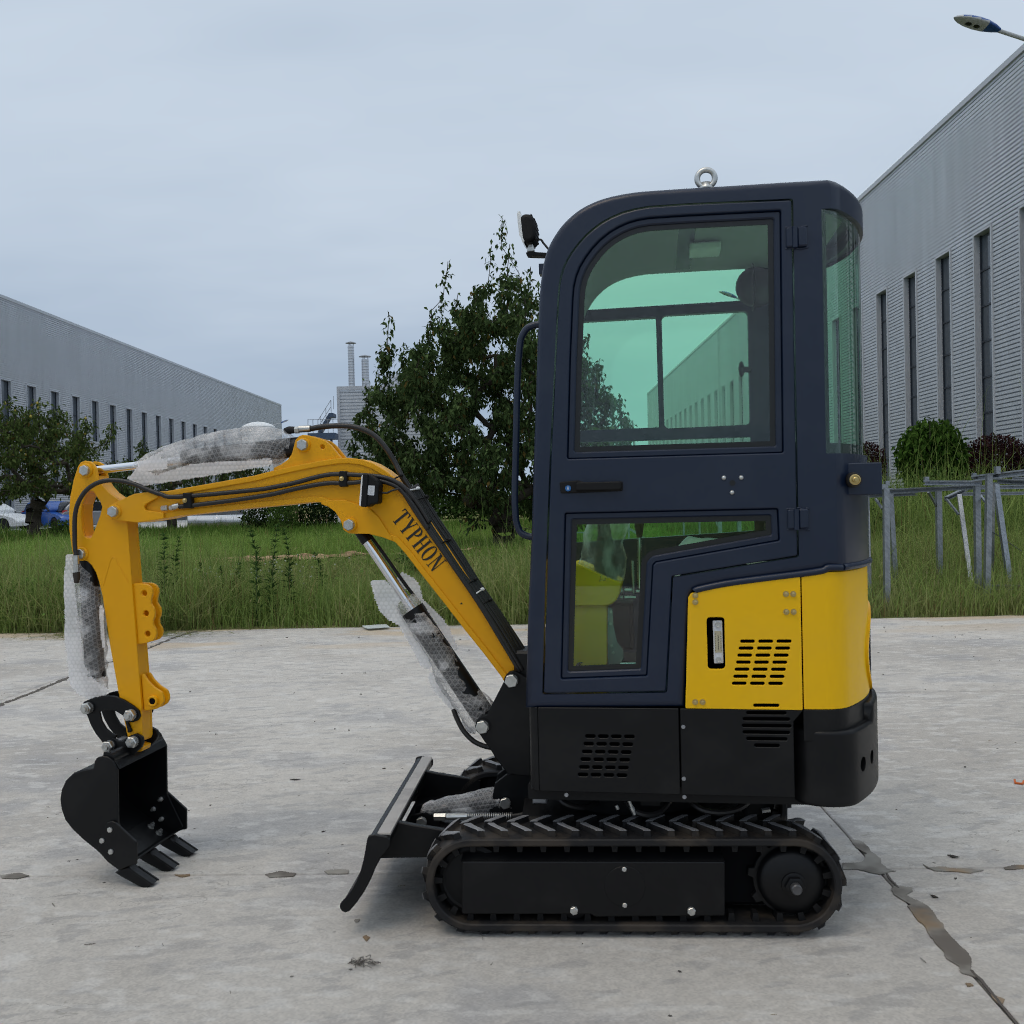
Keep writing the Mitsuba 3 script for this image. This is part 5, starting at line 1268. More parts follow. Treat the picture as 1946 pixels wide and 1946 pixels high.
PLAN = plan(R_TAIL + 0.006, 0.47, -0.60, rc=0.045)
planM = mf(slab(PLAN, 0.5, zroof + 0.002, 0.03, 5, True, False))
innerM = mf(prism(prof.buffer(-0.045, join_style='mitre').union(sbox(-0.245, .60, .10, .80)).union(sbox(0.15, zrim - 0.2, .8, 1.3)), -0.425, 0.425)) ^ mf(slab(PLAN.buffer(-0.04), 0.4, zroof - 0.05))
cab = (outer ^ planM) - innerM
DO = [(0.5091, 2.1507), (0.3504, 2.1539), (0.2144, 2.1566), (0.1042, 2.156), (0.0653, 2.1518), (0.0261, 2.1436), (-0.0077, 2.1312), (-0.036, 2.1172), (-0.0589, 2.1018), (-0.0818, 2.0835), (-0.1032, 2.0611), (-0.1223, 2.038), (-0.137, 2.0162), (-0.1489, 1.9915), (-0.1562, 1.9693), (-0.1618, 1.9441), (-0.1668, 1.8991), (-0.1791, 1.7241), (-0.199, 1.4409), (-0.2134, 1.1965)] + [(-0.2374, 0.7276), (0.1229, 0.7353), (0.1475, 1.0737), (0.5065, 1.1291)]
door = rnd(pg(DO), 0.003)
cab = cab - mf(prism(door.buffer(0.005), -0.7, -0.40))
# windscreen, far windows, wrap round rear glass
(_, gt), (_, gbm) = [(0.5965, 2.1208), (0.5921, 1.4207)]
cab = cab - mf(bx(.592, 1.2, -0.6, 0.36, gbm, gt))
cab = cab - mf(bx(-0.8, -0.15, -0.36, 0.36, .86, 1.93))
FV = 0.44
F1 = rnd(pg([(-0.1598, 2.0334), (-0.142, 2.0751), (-0.108, 2.1211), (-0.0708, 2.1462), (-0.034, 2.1588), (0.0244, 2.1651), (0.2405, 2.1656), (0.4581, 2.168), (0.4479, 2.04)]), 0.004)
F2 = rnd(pg([(-0.1711, 1.9898), (0.1185, 1.9927), (0.1223, 1.5738), (-0.2081, 1.5713)]), 0.004)
F3 = rnd(pg([(0.1403, 1.9989), (0.4612, 2.0013), (0.4621, 1.5735), (0.1424, 1.5688)]), 0.018)
F4 = pg([(-0.1943, 1.5251), (0.4633, 1.5267), (0.4653, 1.482), (-0.1953, 1.4808)])
F5 = pg([(-0.2524, 1.2357), (0.4711, 1.2374), (0.472, 1.174), (-0.2545, 1.1372)])
for f_ in (F1, F2, F3, F4, F5): cab = cab - mf(prism(f_, 0.38, 0.60))
cs = U('cab_shell', tr(cab), 'navy', smooth=32, label='navy cab frame with a rounded front roof corner')
trim_path = [np.array([u, -0.4575, z]) for u, z in LB[4:]]
arc = [np.array([x, y, zrim]) for x, y in np.array(PLAN.segmentize(0.02).exterior.coords) if x > .60 and y < 0.42]
arc = sorted(arc, key=lambda p: p[1])
arc = [p for p in arc if p[1] > -0.455]
tp = curve([trim_path[0]] + trim_path[1:] + arc[::2], 3)
U('cab_skirt_trim', tube(tp, 0.0105, 8), 'navy', smooth=True)

# ---- door
O1 = pg([(0.4799, 2.125), (0.3503, 2.1267), (0.214, 2.1281), (0.1036, 2.1278), (0.0702, 2.1243), (0.0422, 2.1177), (0.014, 2.1071), (-0.0144, 2.092), (-0.0429, 2.0712), (-0.066, 2.0483), (-0.0863, 2.023), (-0.1038, 1.9958), (-0.1158, 1.9682), (-0.1238, 1.9375), (-0.128, 1.8981), (-0.1392, 1.7231), (-0.153, 1.4256), (0.4737, 1.4262)])
O2 = pg([(-0.1633, 1.2658), (0.4556, 1.2665), (0.4582, 1.1726), (0.1023, 1.1143), (0.0949, 1.1054), (0.0704, 0.7793), (-0.186, 0.7687)])
O1, O2 = rnd(O1, 0.004), rnd(O2, 0.004)
dr_ = U('door', prism(door.difference(O1).difference(O2), -0.4625, -0.438, 0.004, 2), 'navy')
for o in (O1, O2):
    U('window_rebate', prism(o.difference(o.buffer(-0.020, join_style='round')), -0.452, -0.438, 0.004), 'navy', parent=dr_)
    U('window_border', prism(o.buffer(-0.0195).difference(o.buffer(-0.036)), -0.4425, -0.441), 'frit', parent=dr_)
    g = o.buffer(-0.012); gv, gf_ = trimesh.creation.triangulate_polygon(g, engine='earcut')
    U('pane', tm(np.stack([gv[:, 0], np.full(len(gv), -0.4405), gv[:, 1]], 1), gf_), 'glass', parent=dr_)
hz = [(-0.1763, 1.3578), (-0.1223, 1.3616), (-0.097, 1.3542), (0.011, 1.356), (0.0104, 1.3268), (-0.1118, 1.324), (-0.1736, 1.3243)]
hp = rnd(pg(hz), 0.004)
hb = hp.bounds
hh = U('door_handle', cat([prism(hp, -0.470, -0.461, 0.003, 2), prism(rnd(sbox(hb[0] + 0.05, hb[1] + 0.006, hb[2] - 0.004, hb[3] - 0.006), 0.004), -0.486, -0.474, 0.004, 3), bx(hb[0] + 0.048, hb[0] + 0.062, -0.48, -0.466, hb[1] + 0.008, hb[3] - 0.008), bx(hb[2] - 0.022, hb[2] - 0.006, -0.48, -0.466, hb[1] + 0.008, hb[3] - 0.008)]), 'matt_black', smooth=30, parent=dr_)
(ku, kz), = [(-0.1505, 1.3384)]
U('lock_barrel', cat([cyl(ku, kz, -0.476, -0.468, 0.0088, 18)]), 'key_blue', parent=dr_)
U('keyhole', bx(ku - 0.0011, ku + 0.0011, -0.4775, -0.4755, kz - 0.0045, kz + 0.0045), 'white', parent=dr_)
for q in [(0.3033, 1.3582), (0.3526, 1.3575), (0.3258, 1.315)]: U('dome_screw', at(lathe([(0.0072, 0.001), (0.0068, -0.003), (0.004, -0.0055), (0.001, -0.006)], 14), q[0], -0.4625, q[1]), 'bolt', smooth=True, parent=dr_)
(lu, lz), = [(0.3274, 1.3426)]
U('lock_hole', cat([at(lathe([(0.0085, 0.002), (0.0085, -0.002), (0.0055, -0.002), (0.0055, 0.002)], 20), lu, -0.4625, lz), cyl(lu, lz, -0.4632, -0.4622, 0.0055, 14)]), 'frit', parent=dr_)
for zc_, nm in (([(0.5199, 2.0418)][0], 0), ([(0.509, 1.2338)][0], 1)):
    hu, hzz = zc_
    h = 0.030
    hi = U('hinge', cat([tube([[hu - 0.0045, -0.474, hzz - h], [hu - 0.0045, -0.474, hzz + h]], 0.0075, 12), prism(rnd(sbox(hu - 0.028, hzz - h * 0.92, hu - 0.008, hzz + h * 0.95), 0.004), -0.473, -0.462, 0.003), prism(rnd(sbox(hu + 0.002, hzz - h * 0.90, hu + 0.030, hzz + h * 0.98), 0.006), -0.474, -0.4595, 0.004)]), 'navy', smooth=35)
    wl = [ball((hu + dx, -0.4605, hzz + s_ * h + rng.normal(0, 0.0015)), (0.007, 0.004, 0.0035), 1) for dx in (-0.026, -0.018, -0.010, 0.004, 0.012, 0.020, 0.028) for s_ in (-1, 1)]
    U('weld', cat(wl), 'navy', smooth=True, parent=hi)
# rear wrap glass, far panes, windscreen
pts = np.array(PLAN.buffer(-0.010).segmentize(0.012).exterior.coords); ang = np.arctan2(pts[:, 1], pts[:, 0] - 0.008)
o = np.argsort(ang); pts, ang = pts[o], ang[o]
sel = (pts[:, 0] > .585); pts = pts[sel]
u_, i_ = np.unique(np.round(ang[sel], 4), return_index=True); pts = pts[i_]
m = len(pts); ii = np.arange(m - 1)
rg = tm(np.vstack([np.column_stack([pts, np.full(m, gbm - 0.01)]), np.column_stack([pts, np.full(m, gt + 0.01)])]), np.vstack([np.stack([ii, ii + 1, ii + 1 + m], 1), np.stack([ii, ii + 1 + m, ii + m], 1)]))
U('rear_window', rg, 'glass', smooth=True)
U('rear_window_border', slab(PLAN.buffer(-0.0115).difference(PLAN.buffer(-0.0130)).intersection(sbox(.58, -1, .604, -0.2)), gbm, gt), 'frit')
U('rear_window_border', slab(PLAN.buffer(-0.0115).difference(PLAN.buffer(-0.0130)).intersection(sbox(.58, -1, 2, 0.37)), gt - 0.012, gt), 'frit')
U('rear_window_border', slab(PLAN.buffer(-0.0115).difference(PLAN.buffer(-0.0130)).intersection(sbox(.58, -1, 2, 0.37)), gbm, gbm + 0.03), 'frit')
fw = F1.union(F2).union(F3).union(F4).convex_hull.buffer(0.006)
for f_ in (F1, F2, F3, F4, F5):
    g = f_.buffer(0.004); gv, gf_ = trimesh.creation.triangulate_polygon(g, engine='earcut')
    U('far_pane', tm(np.stack([gv[:, 0], np.full(len(gv), 0.441), gv[:, 1]], 1), gf_), 'glass')
(tu, tz), = [(0.432, 1.7806)]
U('window_latch', cat([ball((tu, 0.41, tz), (0.011, 0.012, 0.03), 2), bx(tu, tu + 0.035, 0.40, 0.42, tz - 0.012, tz + 0.008, 0.003)]), 'frit', smooth=True)
# roof lining, floor, fan, seat, console
# ---- measured outlines of small fittings
CB = [((zx, zy), p) for (zx, zy), p in zip([(575, 1150), (568, 1280), (585, 1520), (600, 1592)], [(-0.0451, 0.9403), (-0.048, 0.9013), (-0.0445, 0.8294), (-0.0404, 0.8078)])]
WLH = [(-0.2996, 2.2182), (-0.2874, 2.2105), (-0.2647, 2.2066), (-0.2552, 2.1928), (-0.2508, 2.1683), (-0.2515, 2.1406), (-0.2542, 2.1251), (-0.2737, 2.1159), (-0.2844, 2.1113), (-0.2946, 2.1258), (-0.2981, 2.1573), (-0.3009, 2.1922)]
WLL = [(-0.3079, 2.2218), (-0.2995, 2.2199), (-0.2975, 2.185), (-0.2935, 2.1431), (-0.2865, 2.1114), (-0.296, 2.1241), (-0.3035, 2.1524), (-0.3064, 2.1786)]
WLR = [(-0.2674, 2.1624)][0]
WLC = [(-0.2789, 2.1214), (-0.2648, 2.1213), (-0.2601, 2.096), (-0.2847, 2.0957)]
WLB = [(-0.272, 2.1147), (-0.2738, 2.0801)]
WLK = [(-0.2872, 2.0941), (-0.2707, 2.0949), (-0.2148, 2.0882), (-0.215, 2.0788), (-0.2657, 2.0831), (-0.2849, 2.0853)]
WLW = [(-0.2523, 2.1354), (-0.24, 2.1357), (-0.2315, 2.1238), (-0.2145, 2.102)]
WLA = [(-0.2463, 2.0553), (-0.247, 2.0224)]
PINS = {(365, 330): [(-1.1044, 1.5159)][0], (708, 918): [(-0.9387, 1.2353)][0], (955, 868): [(-1.8031, 1.2988)][0],
        (535, 262): [(-1.9236, 1.449)][0], (470, 1490): [(-1.9492, 1.1487)][0]}
_ty = [(-0.7873, 1.2416), (-0.745, 1.2881)] + [(-0.6455, 1.0564)]
_a = np.array(_ty[0]); _b = np.array(_ty[1]); _c = np.array(_ty[2])
_dir = (_c - _a) / np.linalg.norm(_c - _a)
TYPH = (float(np.linalg.norm(_b - _a - _dir * ((_b - _a) @ _dir))), float(np.linalg.norm(_c - _a)) * 1.0, float(math.atan2(_dir[1], _dir[0])), tuple(_a - _dir * 0.012))
LK_OUT = [(-1.9591, 0.596), (-1.952, 0.6149), (-1.9238, 0.6269), (-1.8781, 0.6375), (-1.8328, 0.6369), (-1.7931, 0.6231), (-1.7587, 0.6023), (-1.7392, 0.5861), (-1.7338, 0.5651), (-1.7452, 0.5487), (-1.7653, 0.5429), (-1.7852, 0.5483), (-1.7662, 0.5087), (-1.7914, 0.5037), (-1.8267, 0.4963), (-1.8374, 0.4727), (-1.8682, 0.4512), (-1.8803, 0.4675), (-1.9072, 0.5), (-1.9265, 0.5328), (-1.9382, 0.5656)]
LK_IN = [(-1.8907, 0.5825), (-1.8644, 0.5874), (-1.8293, 0.583), (-1.7997, 0.5669), (-1.7927, 0.5482), (-1.7837, 0.5109), (-1.8166, 0.4974), (-1.8416, 0.5008), (-1.8663, 0.5193), (-1.8831, 0.5473)]
LK_PIN = [(-1.9287, 0.5957), (-1.7643, 0.5724), (-1.8451, 0.462), (-1.7534, 0.4786)]
RAM = (0.36, 0.36, 0.075)
HOSE1 = [(-1.9532, 1.1454), (-1.9563, 1.1844), (-1.956, 1.2332), (-1.9535, 1.2818), (-1.9437, 1.323), (-1.923, 1.359), (-1.8961, 1.3851), (-1.859, 1.4036), (-1.8172, 1.4103), (-1.7706, 1.4067), (-1.727, 1.3955), (-1.6837, 1.3776), (-1.6278, 1.3571), (-1.5617, 1.346)] + [(-1.2831, 1.3631), (-1.2084, 1.3718), (-1.1341, 1.3841), (-1.0601, 1.4011), (-1.0062, 1.41), (-0.9673, 1.4104), (-0.9094, 1.4066), (-0.8421, 1.4002), (-0.7945, 1.3897), (-0.7567, 1.3702), (-0.7241, 1.3416), (-0.6919, 1.2992), (-0.6554, 1.2384)]
HOSE2 = [(-1.5591, 1.3111), (-1.5117, 1.3144), (-1.4498, 1.3203), (-1.3877, 1.3261), (-1.3339, 1.332), (-1.2838, 1.338), (-1.209, 1.3481), (-1.1346, 1.3629), (-1.0607, 1.3753), (-1.0069, 1.381), (-0.9681, 1.38), (-0.91, 1.3809), (-0.8617, 1.3867), (-0.8138, 1.3809), (-0.7665, 1.3612), (-0.7339, 1.3279), (-0.7017, 1.2856), (-0.6607, 1.2154)]
FER1 = [(-1.954, 1.1454), (-1.9522, 1.1137), (-1.9534, 1.1016), (-1.9539, 1.0845), (-1.9522, 1.0674), (-1.9534, 1.0467)]
FER2 = [(-1.5574, 1.3171), (-1.5805, 1.3104), (-1.5819, 1.308), (-1.5934, 1.3071), (-1.601, 1.308), (-1.6236, 1.306)]
CLAMPS = [[(-1.5385, 1.3595), (-1.5081, 1.3588), (-1.506, 1.3048), (-1.5374, 1.304), (-1.5296, 1.3325)], [(-0.9674, 1.421), (-0.9403, 1.4203), (-0.9416, 1.3662), (-0.9687, 1.3669), (-0.9579, 1.3946)]]
HOSE3 = [(-1.0931, 1.5751), (-1.0456, 1.5812), (-0.986, 1.5821), (-0.9367, 1.5767), (-0.8879, 1.5599), (-0.8493, 1.5326), (-0.8161, 1.4912), (-0.788, 1.4431), (-0.7647, 1.3998), (-0.7366, 1.3566), (-0.704, 1.2991), (-0.6622, 1.2275), (-0.6159, 1.1466), (-0.5606, 1.0517), (-0.5054, 0.962), (-0.4412, 0.8585), (-0.3808, 0.7695)]
FER3 = [(-1.093, 1.5761), (-1.1331, 1.575), (-1.1346, 1.5726), (-1.1497, 1.5721), (-1.1517, 1.5732), (-1.1708, 1.5728), (-1.1884, 1.5705)]
BUN_L = [(-0.7458, 1.335), (-0.6943, 1.2512), (-0.6322, 1.1604), (-0.5809, 1.0863), (-0.5334, 1.0178), (-0.4878, 0.9496), (-0.4339, 0.8602), (-0.3595, 0.7322)]
BUN_R = [(-0.7141, 1.3744), (-0.6499, 1.2605), (-0.5821, 1.1542), (-0.5094, 1.0358), (-0.4316, 0.9234), (-0.3754, 0.835), (-0.3458, 0.7829), (-0.3215, 0.738)]
TIES = [[(-0.7404, 1.3462), (-0.7054, 1.3534)], [(-0.7146, 1.3112), (-0.6757, 1.3244)], [(-0.5485, 1.019), (-0.5112, 1.0386)], [(-0.5217, 0.9826), (-0.4881, 1.004)], [(-0.5004, 0.9498), (-0.4633, 0.9676)], [(-0.7906, 1.3791), (-0.7634, 1.3997)], [(-0.6385, 1.1613), (-0.5998, 1.1748)]]
BLAMP = [[(-0.8708, 1.4069), (-0.8457, 1.4049), (-0.8215, 1.385), (-0.8147, 1.3687), (-0.8178, 1.3389), (-0.8186, 1.3068), (-0.8472, 1.3028), (-0.8545, 1.296), (-0.8806, 1.2966), (-0.8768, 1.3357)], [(-0.8693, 1.4083), (-0.8494, 1.4064), (-0.8578, 1.2952), (-0.8797, 1.2966)], [(-0.8521, 1.3681), (-0.8285, 1.3666), (-0.8326, 1.3337), (-0.8553, 1.3361)], [(-0.8752, 1.4001), (-0.8675, 1.4068), (-0.8778, 1.2961), (-0.8862, 1.3027)], [(-0.822, 1.3437), (-0.7982, 1.3422), (-0.7791, 1.3496), (-0.7553, 1.3551)]]
W1 = ([(-1.7504, 1.4737), (-1.7055, 1.5019), (-1.6209, 1.5348), (-1.5371, 1.5576), (-1.4129, 1.579), (-1.3106, 1.5893), (-1.2296, 1.5847), (-1.1895, 1.5738), (-1.154, 1.5495)],
      [(-1.7471, 1.4421), (-1.6658, 1.4203), (-1.5822, 1.426), (-1.4577, 1.4384), (-1.3754, 1.4459), (-1.2937, 1.4534), (-1.237, 1.4518), (-1.2004, 1.4624), (-1.1614, 1.494)])
W1F = [[(-1.7611, 1.4157), (-1.7358, 1.4305), (-1.7164, 1.4552), (-1.6449, 1.4263), (-1.5292, 1.4579), (-1.4761, 1.4641), (-1.391, 1.4656), (-1.2185, 1.4722), (-1.2131, 1.4493), (-1.3113, 1.4348), (-1.4733, 1.4142), (-1.6955, 1.3888), (-1.7202, 1.3933)],
       [(-1.7181, 1.4708), (-1.6261, 1.5107), (-1.6061, 1.4909), (-1.6066, 1.4446), (-1.7148, 1.4397)], [(-1.2533, 1.5186), (-1.2135, 1.5506), (-1.1895, 1.5303), (-1.1802, 1.4949), (-1.2117, 1.4607), (-1.2532, 1.4403)]]
W2 = ([(-1.9861, 1.1265), (-1.9938, 1.0818), (-2.0074, 1.0371), (-2.0037, 0.9623), (-1.9929, 0.8874), (-1.9853, 0.8126), (-1.9789, 0.7527), (-1.9726, 0.6929), (-1.9642, 0.645), (-1.952, 0.6242)],
      [(-1.9543, 1.1142), (-1.9294, 1.087), (-1.9146, 1.0421), (-1.9, 0.9913), (-1.8923, 0.9019), (-1.8947, 0.8125), (-1.8953, 0.723), (-1.8928, 0.6753), (-1.8872, 0.6455), (-1.8973, 0.6275)])
W2F = [[(-2.0055, 1.1492), (-1.9768, 1.1503), (-1.9739, 1.0855), (-1.9706, 1.0325), (-1.9643, 0.9206), (-1.9522, 0.8411), (-1.9438, 0.7469), (-1.9165, 0.7028), (-1.8763, 0.6736), (-1.8514, 0.662), (-1.8504, 0.6444), (-1.89, 0.6353), (-1.9345, 0.6262), (-1.9721, 0.6437), (-2.0029, 0.6789), (-2.0133, 0.7615), (-2.0203, 0.8501), (-2.0154, 0.9681), (-2.0141, 1.0713)],
       [(-1.8799, 0.9965), (-1.86, 0.9435), (-1.8635, 0.6795), (-1.8731, 0.6766), (-1.873, 0.7911), (-1.8761, 0.9084)]]
W3 = ([(-0.7381, 0.9903), (-0.7042, 0.9474), (-0.6663, 0.8918), (-0.6244, 0.8279), (-0.5869, 0.7685), (-0.5538, 0.7092), (-0.5161, 0.6627), (-0.474, 0.6291), (-0.4662, 0.5996), (-0.5016, 0.5443)],
      [(-0.7982, 0.948), (-0.7665, 0.8966), (-0.7244, 0.8281), (-0.6823, 0.7642), (-0.6703, 0.7216), (-0.6496, 0.6748), (-0.6035, 0.6071), (-0.5745, 0.5563), (-0.5496, 0.5142), (-0.5283, 0.5059)])
W3F = [[(-0.8877, 1.0387), (-0.8378, 1.0416), (-0.7991, 1.0036), (-0.7689, 0.982), (-0.7938, 0.948), (-0.7369, 0.8537), (-0.6803, 0.7556), (-0.6741, 0.7429), (-0.6897, 0.7266), (-0.7135, 0.7364), (-0.7469, 0.8025), (-0.7889, 0.8796), (-0.8236, 0.8968), (-0.8601, 0.9356), (-0.8745, 0.9829)],
       [(-0.7982, 1.0421), (-0.78, 1.0675), (-0.7325, 1.0414), (-0.7135, 1.0156), (-0.7058, 0.9687), (-0.6654, 0.9301), (-0.6167, 0.8789), (-0.5819, 0.7982), (-0.5908, 0.7854), (-0.6286, 0.8364), (-0.7084, 0.9517), (-0.7381, 0.9903), (-0.7813, 1.012)],
       [(-0.6789, 0.7258), (-0.6534, 0.7003), (-0.6199, 0.6495), (-0.5702, 0.5564), (-0.5281, 0.5144), (-0.5476, 0.5057), (-0.5915, 0.5689), (-0.6337, 0.6153), (-0.6759, 0.6662), (-0.6873, 0.7002)]]
W4 = ([(-0.7199, 0.2613), (-0.6935, 0.2777), (-0.6698, 0.28), (-0.6366, 0.2916), (-0.5657, 0.3054), (-0.4949, 0.3224), (-0.4527, 0.3236), (-0.4342, 0.3118), (-0.4024, 0.2696)],
      [(-0.7132, 0.2425), (-0.6898, 0.233), (-0.6615, 0.2329), (-0.6238, 0.2328), (-0.5579, 0.2326), (-0.4968, 0.2371), (-0.4544, 0.244), (-0.431, 0.2463), (-0.4073, 0.2602)])
lin = [np.array(q) for q in curve(PF[4:], 3)]
lr = [np.array([[u + 0.05 * max(0.0, 0.45 - u) / 0.7, vv, z - 0.052] for vv in np.linspace(-0.42, 0.42, 3)]) for u, z in lin] + [np.array([[.70, vv, zroof - 0.052] for vv in np.linspace(-0.3, 0.3, 3)])]
U('roof_lining', loft(lr, False, False), 'liner', smooth=True)
(du, dz), = [(0.285, 2.181)]
U('cab_light', bx(du - 0.05, du + 0.05, -0.06, 0.06, zroof - 0.085, zroof - 0.06, 0.006), 'lens')
U('cab_floor', bx(-0.25, .16, -0.42, 0.42, .69, .715), 'matt_black')
U('seat_riser', bx(.16, .60, -0.42, 0.42, 1.0, 1.04), 'matt_black')
U('rear_shelf', slab(PLAN.buffer(-0.05).intersection(sbox(.30, -1, 2, 1)), 1.04, 1.07), 'matt_black')
U('side_console_panel', prism(pg([(.16, .72), (.16, 1.04), (.56, 1.08), (.56, .72)]), 0.30, 0.40), 'matt_black')
sc = U('seat', prism(rnd(pg([(.14, 1.06), (.50, 1.04), (.52, 1.12), (.46, 1.150), (.22, 1.145), (.15, 1.12)]), 0.02), -0.22, 0.22, 0.03, 3), 'seat', smooth=40)
U('backrest', prism(rnd(pg([(.46, 1.10), (.56, 1.08), (.65, 1.50), (.62, 1.56), (.58, 1.55), (.52, 1.40)]), 0.02), -0.20, 0.20, 0.04, 3), 'seat', smooth=40, parent=sc)
U('seat_base', bx(.17, .48, -0.17, 0.17, .71, 1.06, 0.01), 'matt_black', parent=sc)
(fu, fz), = [(0.4844, 2.0689)]
fan = U('fan', cat([at(lathe([(0.075 * math.cos(a), 0.03 * math.sin(a)) for a in np.linspace(-1.4, 1.4, 7)], 22), fu, .33, fz)]), 'frit', smooth=True)
U('fan_guard', cat([tube(np.array([[fu - 0.014 + 0.0 * t, .33 + r * math.cos(t), fz + r * math.sin(t)] for t in np.linspace(0, 6.3, 24)]), 0.0016, 4) for r in (0.03, 0.05, 0.07, 0.085)]), 'frit', parent=fan)

CV = -0.24
c1 = pg([(-0.1802, 0.9674), (-0.0554, 0.9678), (-0.0594, 0.7539), (-0.1932, 0.75)])
con = U('control_console', cat([prism(c1, CV, CV + 0.20, 0.003), prism(rnd(pg([(-0.173, 1.0888), (-0.1615, 1.1004), (-0.1408, 1.0978), (-0.0069, 1.0367), (-0.0128, 1.005), (-0.0226, 0.9845), (-0.0375, 0.9723), (-0.0552, 0.9653), (-0.181, 0.9662)]), 0.004), CV - 0.02, CV + 0.20, 0.004)]), 'hood', label='yellow control console behind the lower door glass')
ml = [(-0.1582, 0.7729), (-0.1524, 0.7827), (-0.142, 0.7851), (-0.1354, 0.7851), (-0.1385, 0.7816), (-0.1456, 0.781), (-0.1486, 0.778), (-0.1415, 0.778), (-0.1434, 0.775), (-0.1499, 0.7744), (-0.1535, 0.7709)]
U('decal', prism(pg(ml), CV - 0.0025, CV - 0.0005), 'ink', parent=con)
(g0, g1_, g2_), (w0, w1) = [(-0.0587, 1.0491), (-0.0684, 1.1567), (-0.0695, 1.2433)], [(-0.1103, 1.0766), (-0.0255, 1.0755)]
gw_ = (w1[0] - w0[0]) / 2
bel = []
for i in range(15):
    t = i / 14; z = g0[1] + (g2_[1] - g0[1]) * t; r = gw_ * (1.0 - 0.62 * t) * (1.0 if i % 2 else 0.88)
    bel.append((r, z))
U('gaiter', at(lathe(bel, 20, 'z'), (g0[0] + g2_[0]) / 2 + 0.004, -0.20, 0), 'seat', smooth=True)
U('joystick', cat([tube(curve([[g2_[0], -0.2, g2_[1] - 0.05], [g2_[0] - 0.004, -0.2, g2_[1] + 0.06], [g2_[0] + 0.006, -0.2, g2_[1] + 0.10]], 5), [0.012] * 6 + [0.019] * 3 + [0.016, 0.012], 10)]), 'seat', smooth=True)
(k0, k1_, k2) = [(0.0512, 1.2374), (0.0508, 1.2164), (0.0484, 1.0125)]
lv = U('lever', tube([[k2[0], -0.17, k2[1]], [k1_[0], -0.17, k1_[1] - 0.02]], [0.0065, 0.0055], 10), 'chrome', smooth=True)
U('lever_knob', at(lathe([(0.004, -0.040), (0.0085, -0.038), (0.012, -0.018), (0.0155, 0.004), (0.014, 0.015), (0.008, 0.021), (0.001, 0.022)], 18, 'z'), k1_[0], -0.17, k1_[1]), 'seat', smooth=True, parent=lv)
(r0, r1) = [(0.029, 0.9962), (0.027, 1.1028)]
U('link_rod', tube([[r0[0], -0.17, r0[1]], [r1[0], -0.17, r1[1]]], 0.0045, 8), 'bolt', smooth=True)
q = [(-0.0011, 1.0115), (0.0227, 1.0113), (-0.0017, 0.9844), (0.0356, 0.9841), (0.036, 1.0036), (0.0567, 0.996), (-0.018, 0.7782), (0.0522, 0.7783), (-0.0265, 0.9425), (-0.0085, 0.9439), (0.0077, 0.8896), (-0.0201, 0.8897)]
U('linkage', cat([tube([[q[0][0], -0.17, q[0][1] - 0.003], [q[1][0], -0.17, q[0][1] - 0.003]], 0.007, 8), tube([[q[2][0], -0.17, q[2][1]], [q[3][0], -0.17, q[3][1]]], 0.0055, 8), tube([[q[4][0], -0.17, q[4][1]], [q[5][0], -0.17, q[4][1]]], 0.006, 8), tube([[q[2][0] - 0.012, -0.17, q[0][1] - 0.006], [q[2][0] - 0.004, -0.17, q[0][1] - 0.006]], 0.010, 8), tube([[q[2][0] - 0.014, -0.17, q[2][1]], [q[2][0] - 0.005, -0.17, q[2][1]]], 0.007, 8)]), 'bolt', smooth=30)
U('foot_bar', tube([[q[6][0], -0.22, q[6][1]], [q[7][0], -0.22, q[7][1]]], 0.003, 8), 'chrome')
U('info_plate', prism(pg([q[8], q[9], q[10], q[11]]), -0.10, -0.098), 'steel_grey')
U('hydraulic_block', cat([bx(q[8][0] - 0.045, q[9][0] + 0.03, -0.14, 0.0, q[6][1] + 0.03, q[8][1] + 0.02, 0.01), bx(q[6][0] - 0.06, q[7][0], -0.16, -0.05, .715, q[6][1] - 0.012, 0.01)]), 'matt_black')
U('bracket_plate', prism(rnd(pg([(-0.0567, 0.9553), (-0.0405, 0.9492), (-0.0386, 0.8953), (-0.0278, 0.8413), (-0.009, 0.8174), (-0.008, 0.7904), (-0.0235, 0.7634), (-0.0611, 0.7484)]), 0.004), -0.19, -0.184), 'steel_grey')
for zx, zy in ((575, 1150), (568, 1280), (585, 1520), (600, 1592)):
    (bu, bz), = [pp for kk, pp in CB if kk == (zx, zy)]
    U('bracket_bolt', hexbolt(bu, bz, -0.19, 0.009, 0.006), 'bolt')

# clear plastic left on the controls and the seat: things of their own
bag = []
top_, bot = [(-0.1113, 1.2412), (0.0282, 1.2384)], [(-0.1567, 1.0801), (0.0006, 1.0454)]
ml_, mr_ = [(-0.1311, 1.1577), (0.0088, 1.1555)]
(hx, hz_), = [(-0.0416, 1.2964)]
prof_b = [(hz_, hx - 0.02, hx + 0.03), (top_[0][1], top_[0][0], top_[1][0]), (ml_[1] + 0.03, ml_[0] + 0.003, mr_[0]), (ml_[1], ml_[0], mr_[0] - 0.01), (ml_[1] - 0.04, ml_[0] - 0.002, mr_[0] + 0.002), (bot[0][1] + 0.01, bot[0][0] + 0.01, bot[1][0] + 0.004), (bot[1][1] - 0.002, bot[0][0] + 0.03, bot[1][0] - 0.004)]
zz = np.array([p[0] for p in prof_b]); zs = np.linspace(zz[0], zz[-1], 46)
a_ = np.interp(-zs, -zz, [p[1] for p in prof_b]); b_2 = np.interp(-zs, -zz, [p[2] for p in prof_b])
th = np.linspace(0, 2 * math.pi, 48, endpoint=False); rings = []
